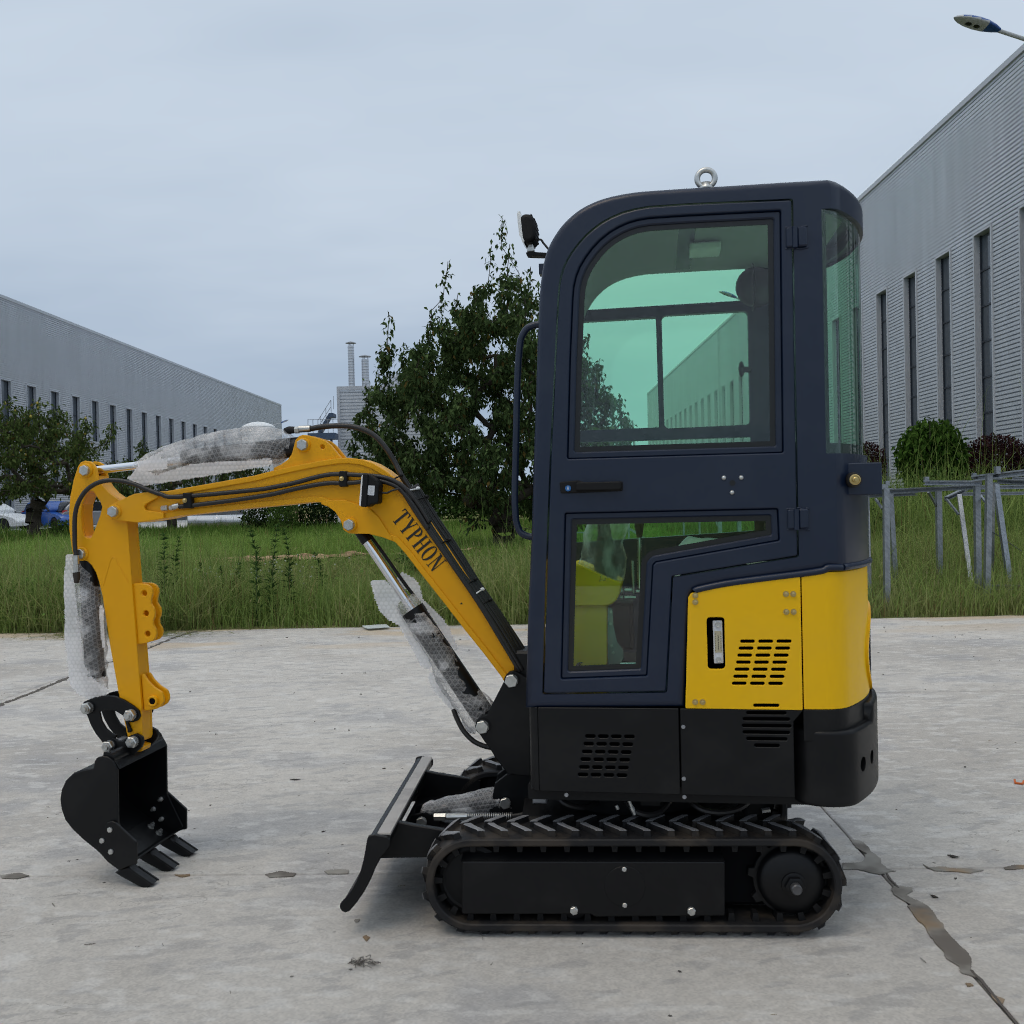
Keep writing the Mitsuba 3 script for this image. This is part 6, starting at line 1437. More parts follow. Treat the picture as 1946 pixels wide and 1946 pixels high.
for z, l, r in zip(zs, a_, b_2):
    c, h = (l + r) / 2, (r - l) / 2
    cr = 1 + 0.30 * (meshkit.fbm(np.stack([np.cos(th) * 2.6, np.sin(th) * 2.6, np.full(48, z * 26)], -1), 4, 6) - 0.5)
    rings.append(np.stack([c + h * np.cos(th) * cr, -0.205 + 0.055 * np.sin(th) * cr, np.full(48, z) + 0.010 * (meshkit.noise(np.stack([np.cos(th) * 3, np.sin(th) * 3, np.full(48, z * 30)], -1), 2) - 0.5)], 1))
solo('plastic_bag', placed(loft(rings, False), UP), 'bag', 'crumpled clear plastic bag pulled over the control gaiter inside the cab', 'plastic bag', smooth=True)
gx_, gy_ = np.meshgrid(np.linspace(.16, .50, 40), np.linspace(-0.235, 0.235, 40))
gzz = 1.150 + 0.012 * np.sin(gx_ * 9) + 0.022 * (meshkit.fbm(np.stack([gx_ * 16, gy_ * 16, 0 * gx_], -1), 4, 3) - 0.4) - 0.06 * sstep(0.19, 0.235, np.abs(gy_)) - 0.05 * (1 - sstep(0.16, 0.22, gx_))
i = (np.arange(39)[:, None] * 40 + np.arange(39)[None]).ravel()
sh = tm(np.stack([gx_, gy_, gzz], -1).reshape(-1, 3), np.vstack([np.stack([i, i + 1, i + 41], 1), np.stack([i, i + 41, i + 40], 1)]))
solo('seat_cover', placed(sh, UP), 'sheet', 'pale plastic cover spread over the seat cushion inside the cab', 'plastic cover', smooth=True)
rings = []
for t in np.linspace(0, 1, 14):
    z = 1.30 + 0.30 * t; w = 0.235 - 0.03 * t; d_ = 0.06 * (1 - t ** 3) + 0.012; c = .56 + 0.06 * t
    cr = 1 + 0.25 * (meshkit.fbm(np.stack([np.cos(th) * 3, np.sin(th) * 3, np.full(48, t * 7)], -1), 4, 8) - 0.5)
    rings.append(np.stack([c + d_ * np.cos(th) * cr, w * np.sin(th) * cr, np.full(48, z)], 1))
solo('headrest_cover', placed(loft(rings, False), UP), 'bag', 'crinkled clear plastic bag over the seat back, seen through the rear cab glass', 'plastic bag', smooth=True)

# ---- fittings on the cab
gh = [(-0.2246, 1.8386), (-0.248, 1.8386), (-0.2717, 1.8292), (-0.2874, 1.8067), (-0.2951, 1.778), (-0.3043, 1.6795), (-0.3123, 1.5051), (-0.3203, 1.3304)] + [(-0.3204, 1.2741), (-0.3176, 1.239), (-0.3065, 1.2097), (-0.2856, 1.1965), (-0.2622, 1.1926)]
gh3 = curve([[u, -0.40, z] for u, z in gh], 6)
hdl = U('grab_handle', tube(gh3, 0.0105, 12), 'navy', smooth=True)
for p in (gh3[0], gh3[-1]): U('weld', ball(p, (0.014, 0.014, 0.013), 2), 'navy', smooth=True, parent=hdl)
(eu, ez), (eb, ebz) = [(0.2717, 2.2433), (0.2712, 2.2215)]
er = 0.0255
eye = U('lifting_eye', cat([at(tm(trimesh.creation.torus(er, 0.0085, major_sections=36, minor_sections=12).vertices[:, [0, 2, 1]], trimesh.creation.torus(er, 0.0085, major_sections=36, minor_sections=12).faces), eu, -0.415, ez), at(lathe([(0.014, 0.014), (0.014, 0.004), (0.021, 0.0), (0.021, -0.01)], 20, 'z'), eu, -0.415, ebz - 0.004)]), 'bolt', smooth=True)
WLV = -0.25
hb_ = pg(WLH)
work = U('work_light', cat([prism(rnd(hb_, 0.002), WLV - 0.05, WLV + 0.05, 0.012, 3)] + [prism(rnd(hb_, 0.002).buffer(0.0016).intersection(affinity.translate(sbox(-9, z - 0.0025, 9, z + 0.0025), 0, 0)).intersection(sbox(WLR[0], -9, WLR[0] + 0.04, 9)), WLV - 0.04, WLV + 0.04) for z in np.linspace(WLR[1] - 0.045, WLR[1] + 0.045, 7)]), 'matt_black', smooth=35)
U('lens', prism(pg(WLL), WLV - 0.046, WLV + 0.046, 0.01, 3), 'lens', smooth=35, parent=work)
U('clamp', cat([prism(rnd(pg(WLC), 0.002), WLV - 0.02, WLV + 0.02, 0.002), hexbolt(WLB[0][0], WLB[0][1], WLV - 0.02, 0.009, 0.004)]), 'bolt', parent=work)
U('bracket', cat([prism(pg(WLK), WLV - 0.02, WLV + 0.02, 0.001), hexbolt(WLB[1][0], WLB[1][1], WLV - 0.02, 0.008, 0.003)]), 'matt_black', parent=work)
U('cable', tube(curve([[u, WLV, z] for u, z in WLW], 5), 0.0035, 7), 'hose', smooth=True, parent=work)
(cl0, cl1) = WLA
U('bracket', bx(cl0[0], cl0[0] + 0.02, WLV - 0.02, WLV + 0.02, cl1[1], cl0[1]), 'navy', parent=work)
# navy box with a rubber mounted brass nozzle on the tail of the cab
rbx = [(0.5824, 1.3852), (0.7258, 1.3868), (0.7253, 1.2993), (0.5813, 1.2971)]
rbx2 = [(0.7546, 1.3909), (0.754, 1.2993)]
bo = U('tail_box', bx(.60, rbx2[0][0], -0.415, -0.30, rbx2[1][1], rbx2[0][1] + 0.002, 0.003), 'navy')
(nu, nz), = [(0.6715, 1.3438)]
noz = U('nozzle_boot', at(lathe([(0.022, 0.05), (0.022, 0.0), (0.021, -0.018), (0.018, -0.024)], 24), nu, -0.43, nz), 'rubber', smooth=35, parent=bo)
U('nozzle', at(lathe([(0.0155, 0.0), (0.0155, -0.006), (0.0125, -0.007), (0.0118, -0.003), (0.0075, -0.003), (0.0075, -0.012), (0.005, -0.014), (0.005, -0.022), (0.002, -0.022)], 22), nu, -0.452, nz), 'brass', smooth=30, parent=bo)
lt = wrap_tail(tm(*(lambda m_: (m_.vertices, m_.faces))(prism(pg([(-0.142, 1.075), (-0.110, 1.075), (-0.110, 1.088), (-0.122, 1.090), (-0.122, 1.235), (-0.110, 1.237), (-0.110, 1.25), (-0.142, 1.25), (-0.142, 1.237), (-0.131, 1.235), (-0.131, 1.090), (-0.142, 1.088)]), -0.004, -0.002))), R_TAIL + 0.006)
U('tail_lettering', lt, 'white', parent=cs)

# ---- boom bracket
BV = -0.045                                     # centre plane of boom, dipper and bucket
BK = [(-0.4078, 0.7059), (-0.4024, 0.7246), (-0.3923, 0.7339), (-0.379, 0.7365), (-0.3642, 0.7307), (-0.3397, 0.7176), (-0.3201, 0.7079), (-0.3273, 0.3832), (-0.3768, 0.3873), (-0.4049, 0.3917), (-0.4453, 0.4438), (-0.4646, 0.4765), (-0.4808, 0.4977), (-0.5009, 0.5289), (-0.5115, 0.5453), (-0.5094, 0.5651), (-0.4991, 0.5784), (-0.4839, 0.5852), (-0.4721, 0.5879)]
bkp = rnd(pg(BK), 0.006)
br = U('boom_bracket', cat([prism(bkp, -0.128, -0.106, 0.003, 2), prism(bkp, 0.022, 0.044, 0.003, 2)]), 'black')
U('bracket_block', bx(-0.38, -0.26, -0.105, 0.021, .44, .80, 0.01), 'black', parent=br)
P1, P2 = [(-0.3829, 0.7059), (-0.4848, 0.5506)]
for p_ in (P1, P2):
    U('pin_boss', cyl(p_[0], p_[1], -0.134, -0.128, 0.026, 24), 'black', smooth=35, parent=br)
    U('pin_bolt', hexbolt(p_[0], p_[1], -0.136, 0.040, 0.015, 0.2), 'bolt', parent=br)

# ---- boom
topb = [(1104, 648)]
BO_top = [(-1.8338, 1.3157), (-1.8125, 1.3293), (-1.7862, 1.3394), (-1.7678, 1.347), (-1.7337, 1.3608), (-1.6766, 1.367), (-1.6149, 1.367)] + [(-1.2861, 1.4137), (-1.2109, 1.4307), (-1.1363, 1.4448), (-1.0475, 1.4593), (-0.979, 1.4668), (-0.9401, 1.4667), (-0.8918, 1.4597), (-0.8535, 1.4456), (-0.8156, 1.4221), (-0.778, 1.3918), (-0.75, 1.3609), (-0.7223, 1.3231), (-0.6972, 1.2784)] + [(-0.6655, 1.2543), (-0.5984, 1.153), (-0.5405, 1.0629), (-0.488, 0.9804), (-0.4324, 0.8911), (-0.365, 0.7774)]
BO_end = [(-0.3575, 0.7396), (-0.3614, 0.7165), (-0.3704, 0.6867), (-0.3879, 0.6767), (-0.4039, 0.6816), (-0.4201, 0.703)]
BO_bot = [(-0.4212, 0.708), (-0.485, 0.7933), (-0.5472, 0.8719), (-0.6198, 0.9671), (-0.698, 1.0674), (-0.7492, 1.1355)] + [(-0.7832, 1.173), (-0.826, 1.19), (-0.8739, 1.2025), (-0.9246, 1.2039), (-0.9464, 1.2061), (-0.9646, 1.2182), (-0.969, 1.237), (-0.9744, 1.2536), (-0.9932, 1.2821), (-1.0123, 1.3013), (-1.0413, 1.3151), (-1.0706, 1.3167), (-1.1892, 1.3075), (-1.2889, 1.3015)] + [(-1.5635, 1.2792), (-1.6252, 1.2698), (-1.7236, 1.2572), (-1.8038, 1.2677), (-1.8219, 1.2741), (-1.8346, 1.2865), (-1.8373, 1.3012)]
boom_o = rnd(pg(BO_top + BO_end + BO_bot), 0.002)
ear = pg([(-1.2187, 1.4391), (-1.191, 1.4503), (-1.1657, 1.4663), (-1.1503, 1.4848), (-1.1422, 1.5107), (-1.1357, 1.5343), (-1.1214, 1.5486), (-1.109, 1.552), (-1.0917, 1.5505), (-1.0672, 1.5431), (-1.0281, 1.5305), (-1.0079, 1.5138), (-0.9889, 1.4896), (-0.9708, 1.4679), (-0.9762, 1.4468), (-1.0948, 1.4263), (-1.2144, 1.4104)])
B0, B1 = BV - 0.052, BV + 0.052
web = boom_o.buffer(-0.016, join_style='mitre')
bm = U('boom', cat([prism(boom_o.difference(web.buffer(-0.004)), B0, B1, 0.003, 2), prism(web, B0 + 0.006, B1 - 0.006)]), 'yellow', smooth=32)
ear = rnd(ear, 0.004)
ear_hole = Point(*[(-1.0371, 1.5076)][0]).buffer(0.0082)
for vv in (BV - 0.040, BV + 0.022): U('cylinder_ear', prism(ear.difference(ear_hole), vv, vv + 0.018, 0.003, 2), 'yellow', smooth=32, parent=bm)
fk = pg([(-1.8297, 1.3157), (-1.8085, 1.3293), (-1.7822, 1.3394), (-1.7638, 1.3469), (-1.7298, 1.3607), (-1.6729, 1.3668), (-1.6322, 1.35), (-1.6869, 1.3223), (-1.6929, 1.3128), (-1.6875, 1.3018), (-1.6184, 1.2907), (-1.6203, 1.2698), (-1.7197, 1.2573), (-1.7998, 1.2677), (-1.8178, 1.2742), (-1.8305, 1.2865), (-1.8332, 1.3012)])
for vv in (B0 - 0.010, B1 - 0.002): U('fork_plate', prism(rnd(fk, 0.004), vv, vv + 0.012, 0.003, 2), 'yellow', smooth=32, parent=bm)
lw = pg([(-1.056, 1.3131), (-1.0118, 1.3225), (-0.9533, 1.3212), (-0.9149, 1.3063), (-0.8717, 1.2937), (-0.8387, 1.2603), (-0.7832, 1.173), (-0.826, 1.19), (-0.8739, 1.2025), (-0.9246, 1.2039), (-0.9464, 1.2061), (-0.9646, 1.2182), (-0.969, 1.237), (-0.9744, 1.2536), (-0.9932, 1.2821), (-1.0196, 1.3006)])
U('belly_plate', prism(rnd(lw, 0.004), B0 - 0.003, B1 + 0.003, 0.003, 2), 'yellow', smooth=32, parent=bm)
for (zx, zy, reg) in ((365, 330, 'C'), (708, 918, 'C'), (955, 868, 'a')):
    (bu, bz) = PINS[(zx, zy)]
    v_ = {365: BV - 0.040, 708: B0 - 0.003, 955: B0 - 0.010}[zx]
    U('pin_boss', at(lathe([(0.0245, 0.004), (0.0245, -0.006), (0.022, -0.009), (0.01, -0.009)], 26), bu, v_, bz), 'yellow', smooth=35, parent=bm)
    U('pin_bolt', hexbolt(bu, bz, v_ - 0.010, 0.0345, 0.014, 0.45), 'bolt', parent=bm)
(hu_, hz2), = [(-0.5566, 0.96)]
U('plug_hole', cyl(hu_, hz2, B0 + 0.0045, B0 + 0.0075, 0.0032, 12), 'frit', parent=bm)


def letters(word, h):
    """condensed capitals with serifs, drawn as polygons; returns shapes left to right and the width"""
    s, t, sf = 0.155 * h, 0.05 * h, 0.035 * h
    W_ = {'T': .62, 'Y': .66, 'P': .55, 'H': .68, 'O': .64, 'N': .70}
    def stem(x, y0=0, y1=h): return sbox(x - s / 2, y0, x + s / 2, y1)
    def serif(x, y, w=.30 * h): return sbox(x - w / 2, y - (sf if y > h / 2 else 0), x + w / 2, y + (0 if y > h / 2 else sf))
    out, x = [], 0.0
    for c in word:
        w = W_[c] * h
        if c == 'T': g = [stem(w / 2), serif(w / 2, 0), sbox(0, h - t, w, h), pg([(0, h), (0, h - .24 * h), (.035 * h, h - .24 * h), (.10 * h, h - t)]), pg([(w, h), (w, h - .24 * h), (w - .035 * h, h - .24 * h), (w - .10 * h, h - t)])]
        elif c == 'Y': g = [stem(w / 2, 0, .45 * h), serif(w / 2, 0), pg([(.05 * h, h), (.05 * h + s * 1.12, h), (w / 2 + s * .5, .42 * h), (w / 2 - s * .5, .40 * h)]), pg([(w - .08 * h, h), (w - .08 * h - t * 1.1, h), (w / 2 + .0 * s, .44 * h), (w / 2 + s * .5, .42 * h)]), serif(.05 * h + s * .5, h, .27 * h), serif(w - .10 * h, h, .22 * h)]
        elif c == 'P': g = [stem(.15 * h), serif(.15 * h, 0), serif(.12 * h, h, .2 * h), affinity.scale(Point(.22 * h, .735 * h).buffer(1, quad_segs=12), .315 * h, .265 * h).difference(affinity.scale(Point(.20 * h, .735 * h).buffer(1, quad_segs=12), .19 * h, .225 * h)).intersection(sbox(.15 * h, 0, w, h))]
        elif c == 'H': g = [stem(.14 * h), stem(w - .14 * h), sbox(.14 * h, .47 * h, w - .14 * h, .47 * h + t)] + [serif(a, b) for a in (.14 * h, w - .14 * h) for b in (0, h)]
        elif c == 'O': g = [affinity.scale(Point(w / 2, h / 2).buffer(1, quad_segs=16), w / 2, .515 * h).difference(affinity.scale(Point(w / 2, h / 2).buffer(1, quad_segs=16), w / 2 - s, .475 * h))]
        else: g = [sbox(.11 * h, 0, .11 * h + t, h), sbox(w - .11 * h - t, 0, w - .11 * h, h), pg([(.05 * h, h), (.05 * h + s * 1.25, h), (w - .11 * h, 0), (w - .11 * h - s * .6, 0)]), serif(.13 * h, 0, .24 * h), serif(w - .13 * h, h, .24 * h), serif(.08 * h, h, .16 * h)]
        out.append(affinity.translate(shapely.union_all(g), x, 0)); x += w + .10 * h
    return out, x - .10 * h


LQ = [(-0.7852, 1.2405), (-0.7442, 1.2882), (-0.6525, 1.0819)]     # foot of the T, its head, foot of the line of letters further down
(ln0, ln1) = [(-0.7852, 1.2405), (-0.7132, 1.1279)]
d_ = np.array(ln1) - np.array(ln0); ang_ = math.atan2(d_[1], d_[0])
hl = 0.093 * 0.72
shp, wid = letters('TYPHON', TYPH[0])
sx = TYPH[1] / wid
for g in shp:
    g = affinity.translate(affinity.rotate(affinity.scale(g, sx, 1, origin=(0, 0)), TYPH[2], origin=(0, 0), use_radians=True), *TYPH[3])
    U('letter', prism(g, B0 + 0.0042, B0 + 0.0062), 'ink', parent=bm)
# cut the lower end of the boom free of the bracket bolts: grease marks are left to the paint

# ---- dipper arm
A0, A1 = BV - 0.038, BV + 0.038
near_a = [(-1.9851, 1.1465), (-1.9909, 1.1761), (-1.9968, 1.2329), (-1.9974, 1.2944), (-1.9906, 1.3558), (-1.9756, 1.4169), (-1.9567, 1.4655), (-1.9452, 1.4799), (-1.9292, 1.4849), (-1.9108, 1.4814), (-1.8965, 1.4724), (-1.8865, 1.4562), (-1.8796, 1.4193), (-1.8632, 1.392), (-1.8403, 1.367), (-1.7978, 1.338), (-1.7815, 1.3144), (-1.7713, 1.2557)] + [(-1.7643, 1.1319), (-1.7349, 0.6039)] + [(-1.7344, 0.4814), (-1.7398, 0.4696), (-1.7626, 0.4599), (-1.7896, 0.4808), (-1.7941, 0.4995)] + [(-1.8217, 0.642), (-1.8488, 0.8038), (-1.875, 0.9952), (-1.8863, 1.0453), (-1.898, 1.0807), (-1.9131, 1.106), (-1.9285, 1.1209), (-1.9412, 1.124), (-1.9569, 1.1286)]
ao = rnd(pg(near_a), 0.003)
hole = rnd(pg([(-1.9106, 1.376), (-1.8993, 1.3728), (-1.8905, 1.3596), (-1.8728, 1.3323), (-1.8674, 1.3163), (-1.8739, 1.2919), (-1.888, 1.2579), (-1.905, 1.219), (-1.9146, 1.2056), (-1.9265, 1.2041), (-1.9395, 1.2122), (-1.9462, 1.2369), (-1.9489, 1.2934), (-1.9442, 1.3277), (-1.9301, 1.3593), (-1.9205, 1.3726)]), 0.004)
split = [(-2.0788, 1.275)][0][1]
plate = ao.difference(hole)
boxy = plate.difference(sbox(-9, split, 9, 9))
inset = boxy.buffer(-0.012)
ar = U('dipper_arm', cat([prism(plate, A0, A0 + 0.013, 0.003, 2), prism(plate, A1 - 0.013, A1, 0.003, 2), prism(boxy.buffer(-0.0015), A0 + 0.0125, A1 - 0.0125)]), 'yellow', smooth=32)
hl_in = hole.buffer(0.0)
U('arm_rib', prism(hl_in.buffer(0.010).difference(hl_in).intersection(sbox(-9, -9, np.array(hole.centroid.coords)[0][0] - 0.002, 9)), A0 + 0.013, A1 - 0.013), 'yellow', smooth=30, parent=ar)
U('arm_rib', prism(ao.difference(ao.buffer(-0.010)).intersection(sbox(*([(-1.8818, 1.3398), (-1.7956, 1.4172)][0]), *([(-1.8818, 1.3398), (-1.794, 1.4294)][1]))), A0 + 0.013, A1 - 0.013), 'yellow', smooth=30, parent=ar)
gus = LineString([(-1.8702, 1.0334), (-1.8606, 1.0597), (-1.8399, 1.1241), (-1.8317, 1.1358), (-1.8208, 1.1327), (-1.8118, 1.1149), (-1.773, 1.0441)]).buffer(0.0016)
U('weld_seam', prism(gus, A0 - 0.0018, A0 + 0.001, 0.0012), 'yellow', parent=ar)
for nm, (zx, zy) in (('a', (535, 262)), ('a', (470, 1490)), ):
    bu, bz = PINS[(zx, zy)]
    U('pin_boss', at(lathe([(0.0255, 0.003), (0.0255, -0.004), (0.0225, -0.007), (0.01, -0.007)], 26), bu, A0, bz), 'yellow', smooth=35, parent=ar)
    U('pin_boss', at(lathe([(0.0255, 0.003), (0.0255, -0.004), (0.0225, -0.007), (0.01, -0.007)], 26), bu, A1 + 0.004, bz), 'yellow', smooth=35, parent=ar)
    U('pin_bolt', hexbolt(bu, bz, A0 - 0.008, 0.033, 0.013, 0.35), 'bolt', parent=ar)
th_o = rnd(pg([(-1.7636, 1.04), (-1.737, 1.0385), (-1.7089, 1.0359), (-1.695, 1.0275), (-1.6882, 1.0157), (-1.6873, 1.0011), (-1.6938, 0.9806), (-1.6942, 0.9659), (-1.6831, 0.9477), (-1.6798, 0.9336), (-1.6814, 0.9189), (-1.6887, 0.9043), (-1.6878, 0.8896), (-1.6783, 0.8735), (-1.6755, 0.8588), (-1.6791, 0.8441), (-1.69, 0.8324), (-1.7146, 0.8245), (-1.7477, 0.8187)]), 0.005)
th_h = [Point(p).buffer(0.0105, quad_segs=8) for p in [(-1.7191, 1.0037), (-1.7145, 0.9309), (-1.7106, 0.8574)]]
for vv in (BV - 0.028, BV + 0.016): U('thumb_bracket', prism(cut(th_o, th_h), vv, vv + 0.012, 0.003, 2), 'yellow', smooth=32, parent=ar)
lo = rnd(pg([(-1.7404, 0.71), (-1.7294, 0.711), (-1.7149, 0.6875), (-1.6905, 0.6641), (-1.6635, 0.6477), (-1.6564, 0.6313), (-1.6559, 0.6126), (-1.6648, 0.5984), (-1.6851, 0.5865), (-1.733, 0.579)]), 0.006)
(lbu, lbz), = [(-1.6937, 0.6169)]
for vv in (BV - 0.026, BV + 0.014): U('thumb_lug', prism(lo.union(Point(lbu, lbz).buffer(0.025)), vv, vv + 0.012, 0.003, 2), 'yellow', smooth=32, parent=ar)
U('thumb_lug_bush', at(tm(*(lambda m_: (m_.vertices, m_.faces))(prism(Point(0, 0).buffer(0.0195).difference(Point(0, 0).buffer(0.0115)), BV - 0.040, BV + 0.030, 0.002))), lbu, 0, lbz), 'yellow', smooth=35, parent=ar)
U('thumb_lug_bore', cyl(lbu, lbz, BV - 0.036, BV + 0.02, 0.0113, 16), 'deep', parent=ar)
tipq = [(-1.7696, 0.4591), (-1.7364, 0.45), (-1.7419, 0.4348), (-1.7653, 0.4306)]
U('arm_tip', prism(rnd(pg(tipq), 0.002), BV - 0.03, BV + 0.03, 0.002), 'yellow', parent=ar)

# ---- bucket linkage
ringo = rnd(pg(LK_OUT), 0.006); ringi = rnd(pg(LK_IN), 0.006)
for vv in (BV - 0.051, BV + 0.039):
    U('link_plate', prism(ringo.difference(ringi), vv, vv + 0.011, 0.003, 2), 'black', smooth=32)
for i, (bu, bz) in enumerate(LK_PIN):
    v_ = BV - 0.051 if i < 2 else BV - 0.060
    U('pin_boss', at(lathe([(0.0225, 0.002), (0.0225, -0.004), (0.018, -0.006), (0.01, -0.006)], 24), bu, v_, bz), 'black', smooth=35)
    U('pin_nut', hexbolt(bu, bz, v_ - 0.006, 0.037, 0.022, 0.1 + i, True), 'bolt')
    U('pin', cyl(bu, bz, v_, BV + 0.066, 0.0125, 16), 'steel_grey', smooth=35)

# ---- bucket
K0, K1 = BV - 0.178, BV + 0.178
BS = [(-1.8373, 0.4352), (-1.8268, 0.4486), (-1.8089, 0.4536), (-1.7887, 0.452), (-1.7713, 0.441), (-1.7631, 0.4269), (-1.7521, 0.4073), (-1.7546, 0.2243), (-1.6886, 0.1553), (-1.6934, 0.1081), (-1.7181, 0.0862), (-1.7565, 0.0647), (-1.7987, 0.0908), (-1.8383, 0.1266), (-1.8882, 0.1631), (-1.9281, 0.1986), (-1.9528, 0.2289), (-1.9661, 0.2667), (-1.9698, 0.2999), (-1.9637, 0.3334), (-1.9464, 0.367), (-1.9175, 0.3912), (-1.8866, 0.4013), (-1.8416, 0.4105)]
side = pg(BS[:8] + [BS[10], BS[11]] + BS[11:])
bs_ = rnd(pg(BS[:8] + [(-1.6926, 0.0987), (-1.7183, 0.0791)] + BS[11:]), 0.003)
bk_ = X + '__bucket'
for vv in (K0, K1 - 0.010): U('side_plate', prism(bs_, vv, vv + 0.010, 0.002), 'black', smooth=30, parent=bk_)
shell = np.array([(-1.7941, 0.4397), (-1.8417, 0.4058), (-1.8867, 0.3975), (-1.9176, 0.3874), (-1.9439, 0.3642), (-1.9602, 0.3325), (-1.9662, 0.3), (-1.9625, 0.2668), (-1.9497, 0.2309), (-1.9249, 0.2011), (-1.8856, 0.166), (-1.8357, 0.1295), (-1.7961, 0.0947), (-1.7549, 0.0676), (-1.6977, 0.0986)])
sl = LineString(shell[:-1]).buffer(0.005, cap_style='flat')
U('bucket_shell', prism(sl, K0 + 0.008, K1 - 0.008), 'black', smooth=40, parent=bk_)
lipq = [(-1.8357, 0.1295), (-1.828, 0.1335), (-1.7512, 0.0724), (-1.7181, 0.0862), (-1.7143, 0.0792), (-1.7551, 0.0591), (-1.7988, 0.0884)]
U('bucket_lip', prism(rnd(pg(lipq), 0.001), K0 - 0.002, K1 + 0.002, 0.002), 'black', parent=bk_)
topp = [(-1.7739, 0.4409), (-1.7631, 0.4293), (-1.7496, 0.4074), (-1.7547, 0.4044), (-1.7693, 0.4221), (-1.7816, 0.4361)]
U('bucket_top', prism(pg(topp), K0 + 0.009, K1 - 0.009), 'black', parent=bk_)
(tu_, tz_), = [(-1.8033, 0.4357)]
U('cross_tube', cyl(tu_ + 0.012, tz_ + 0.004, K0 + 0.01, K1 - 0.01, 0.024, 22), 'black', smooth=35, parent=bk_)
scq = rnd(pg([(-1.8297, 0.1303), (-1.7995, 0.2146), (-1.7891, 0.2276), (-1.7728, 0.2327), (-1.7588, 0.2283), (-1.6829, 0.1626), (-1.685, 0.0861), (-1.7026, 0.0832), (-1.7482, 0.0667)]), 0.004)
for i, vv in enumerate((K0 - 0.011, K1 + 0.001)):
    s2 = U('side_cutter', prism(scq, vv, vv + 0.010, 0.002), 'black', parent=bk_)
    for bu, bz in [(-1.7782, 0.2034), (-1.8085, 0.1653), (-1.7767, 0.128)]:
        if i == 0: U('cutter_bolt', hexbolt(bu, bz, vv, 0.0165, 0.007), 'bolt', parent=bk_)
        U('cutter_nut', hexbolt(bu, bz, (K0 + 0.010) if i == 0 else (K1 - 0.010), 0.016, 0.008, 0.2, True), 'bolt', parent=bk_)
T0 = BV - 0.150
tq = [(-1.7755, 0.0481), (-1.7548, 0.0621), (-1.7241, 0.0706), (-1.7093, 0.0559), (-1.6373, 0.0117), (-1.6665, -0.0073), (-1.7154, 0.0158), (-1.7555, 0.0354)]
tp_ = np.array(tq) - np.array(tq[0])
for vv in (BV - 0.150, BV, BV + 0.150):
    toe = pg([tuple(np.array(tq[0]) + p) for p in tp_])
    U('tooth', prism(toe, vv - 0.0225, vv + 0.0225, 0.004), 'black', parent=bk_)
    rib = [tuple(np.array(tq[0]) + p) for p in (tp_[3], tp_[4] * 0.98 + tp_[3] * 0.02)]
    U('tooth_edge', cat([prism(LineString(rib).buffer(0.003), vv + s_ * 0.0195 - 0.003, vv + s_ * 0.0195 + 0.003, 0.001) for s_ in (-1, 1)]), 'black', parent=bk_)
lip_n = np.array([-(shell[-2] - shell[-4])[1], (shell[-2] - shell[-4])[0]]); lip_n /= np.linalg.norm(lip_n); lip_t = (shell[-2] - shell[-4]) / np.linalg.norm(shell[-2] - shell[-4])
for vv in (BV - 0.125, BV - 0.02 + 0.145):
    for a in (0.022, 0.062):
        o_ = shell[-2] - lip_t * a
        p0_, p1_ = np.array([o_[0], vv, o_[1]]), np.array([o_[0] + lip_n[0] * 0.026, vv, o_[1] + lip_n[1] * 0.026])
        U('tooth_bolt', cat([tube([p0_, p0_ + (p1_ - p0_) * 0.3], 0.0135, 16), tube([p0_ + (p1_ - p0_) * 0.25, p0_ + (p1_ - p0_) * 0.72], 0.0092, 6), tube([p0_, p1_], 0.0055, 10)]), 'bolt', parent=bk_)
er_ = rnd(pg([(-1.8767, 0.4065), (-1.8727, 0.4554), (-1.859, 0.4775), (-1.8352, 0.489), (-1.8147, 0.4781), (-1.7964, 0.4783), (-1.7725, 0.4966), (-1.7464, 0.5057), (-1.7234, 0.4938), (-1.7193, 0.4745), (-1.727, 0.4574), (-1.7482, 0.4377), (-1.7694, 0.4203), (-1.822, 0.4025)]), 0.006)
for vv in (BV - 0.060, BV + 0.046): U('hanger_plate', prism(er_, vv, vv + 0.014, 0.003, 2), 'black', smooth=32, parent=bk_)

# ---- rams
def ram(name, p, q, v, body_from, r_body, r_rod, gland=0.03, mat_rod='chrome'):
    P, Q = np.array([p[0], v, p[1]]), np.array([q[0], v, q[1]]); d = Q - P; L = np.linalg.norm(d); d = d / L
    b = P + d * body_from
    k = U(name, tube([b, b + d * gland, b + d * gland, Q - d * 0.02], [r_body * 1.06, r_body * 1.06, r_body, r_body], 20), 'black', smooth=40)
    U('rod', tube([P + d * 0.012, b + d * 0.01], r_rod, 18), mat_rod, smooth=40, parent=k)
    U('rod_end', cyl(P[0], P[2], v - 0.021, v + 0.021, 0.024, 22), 'matt_black', smooth=35, parent=k)
    U('base_end', cyl(Q[0], Q[2], v - 0.021, v + 0.021, 0.026, 22), 'matt_black', smooth=35, parent=k)
    return k


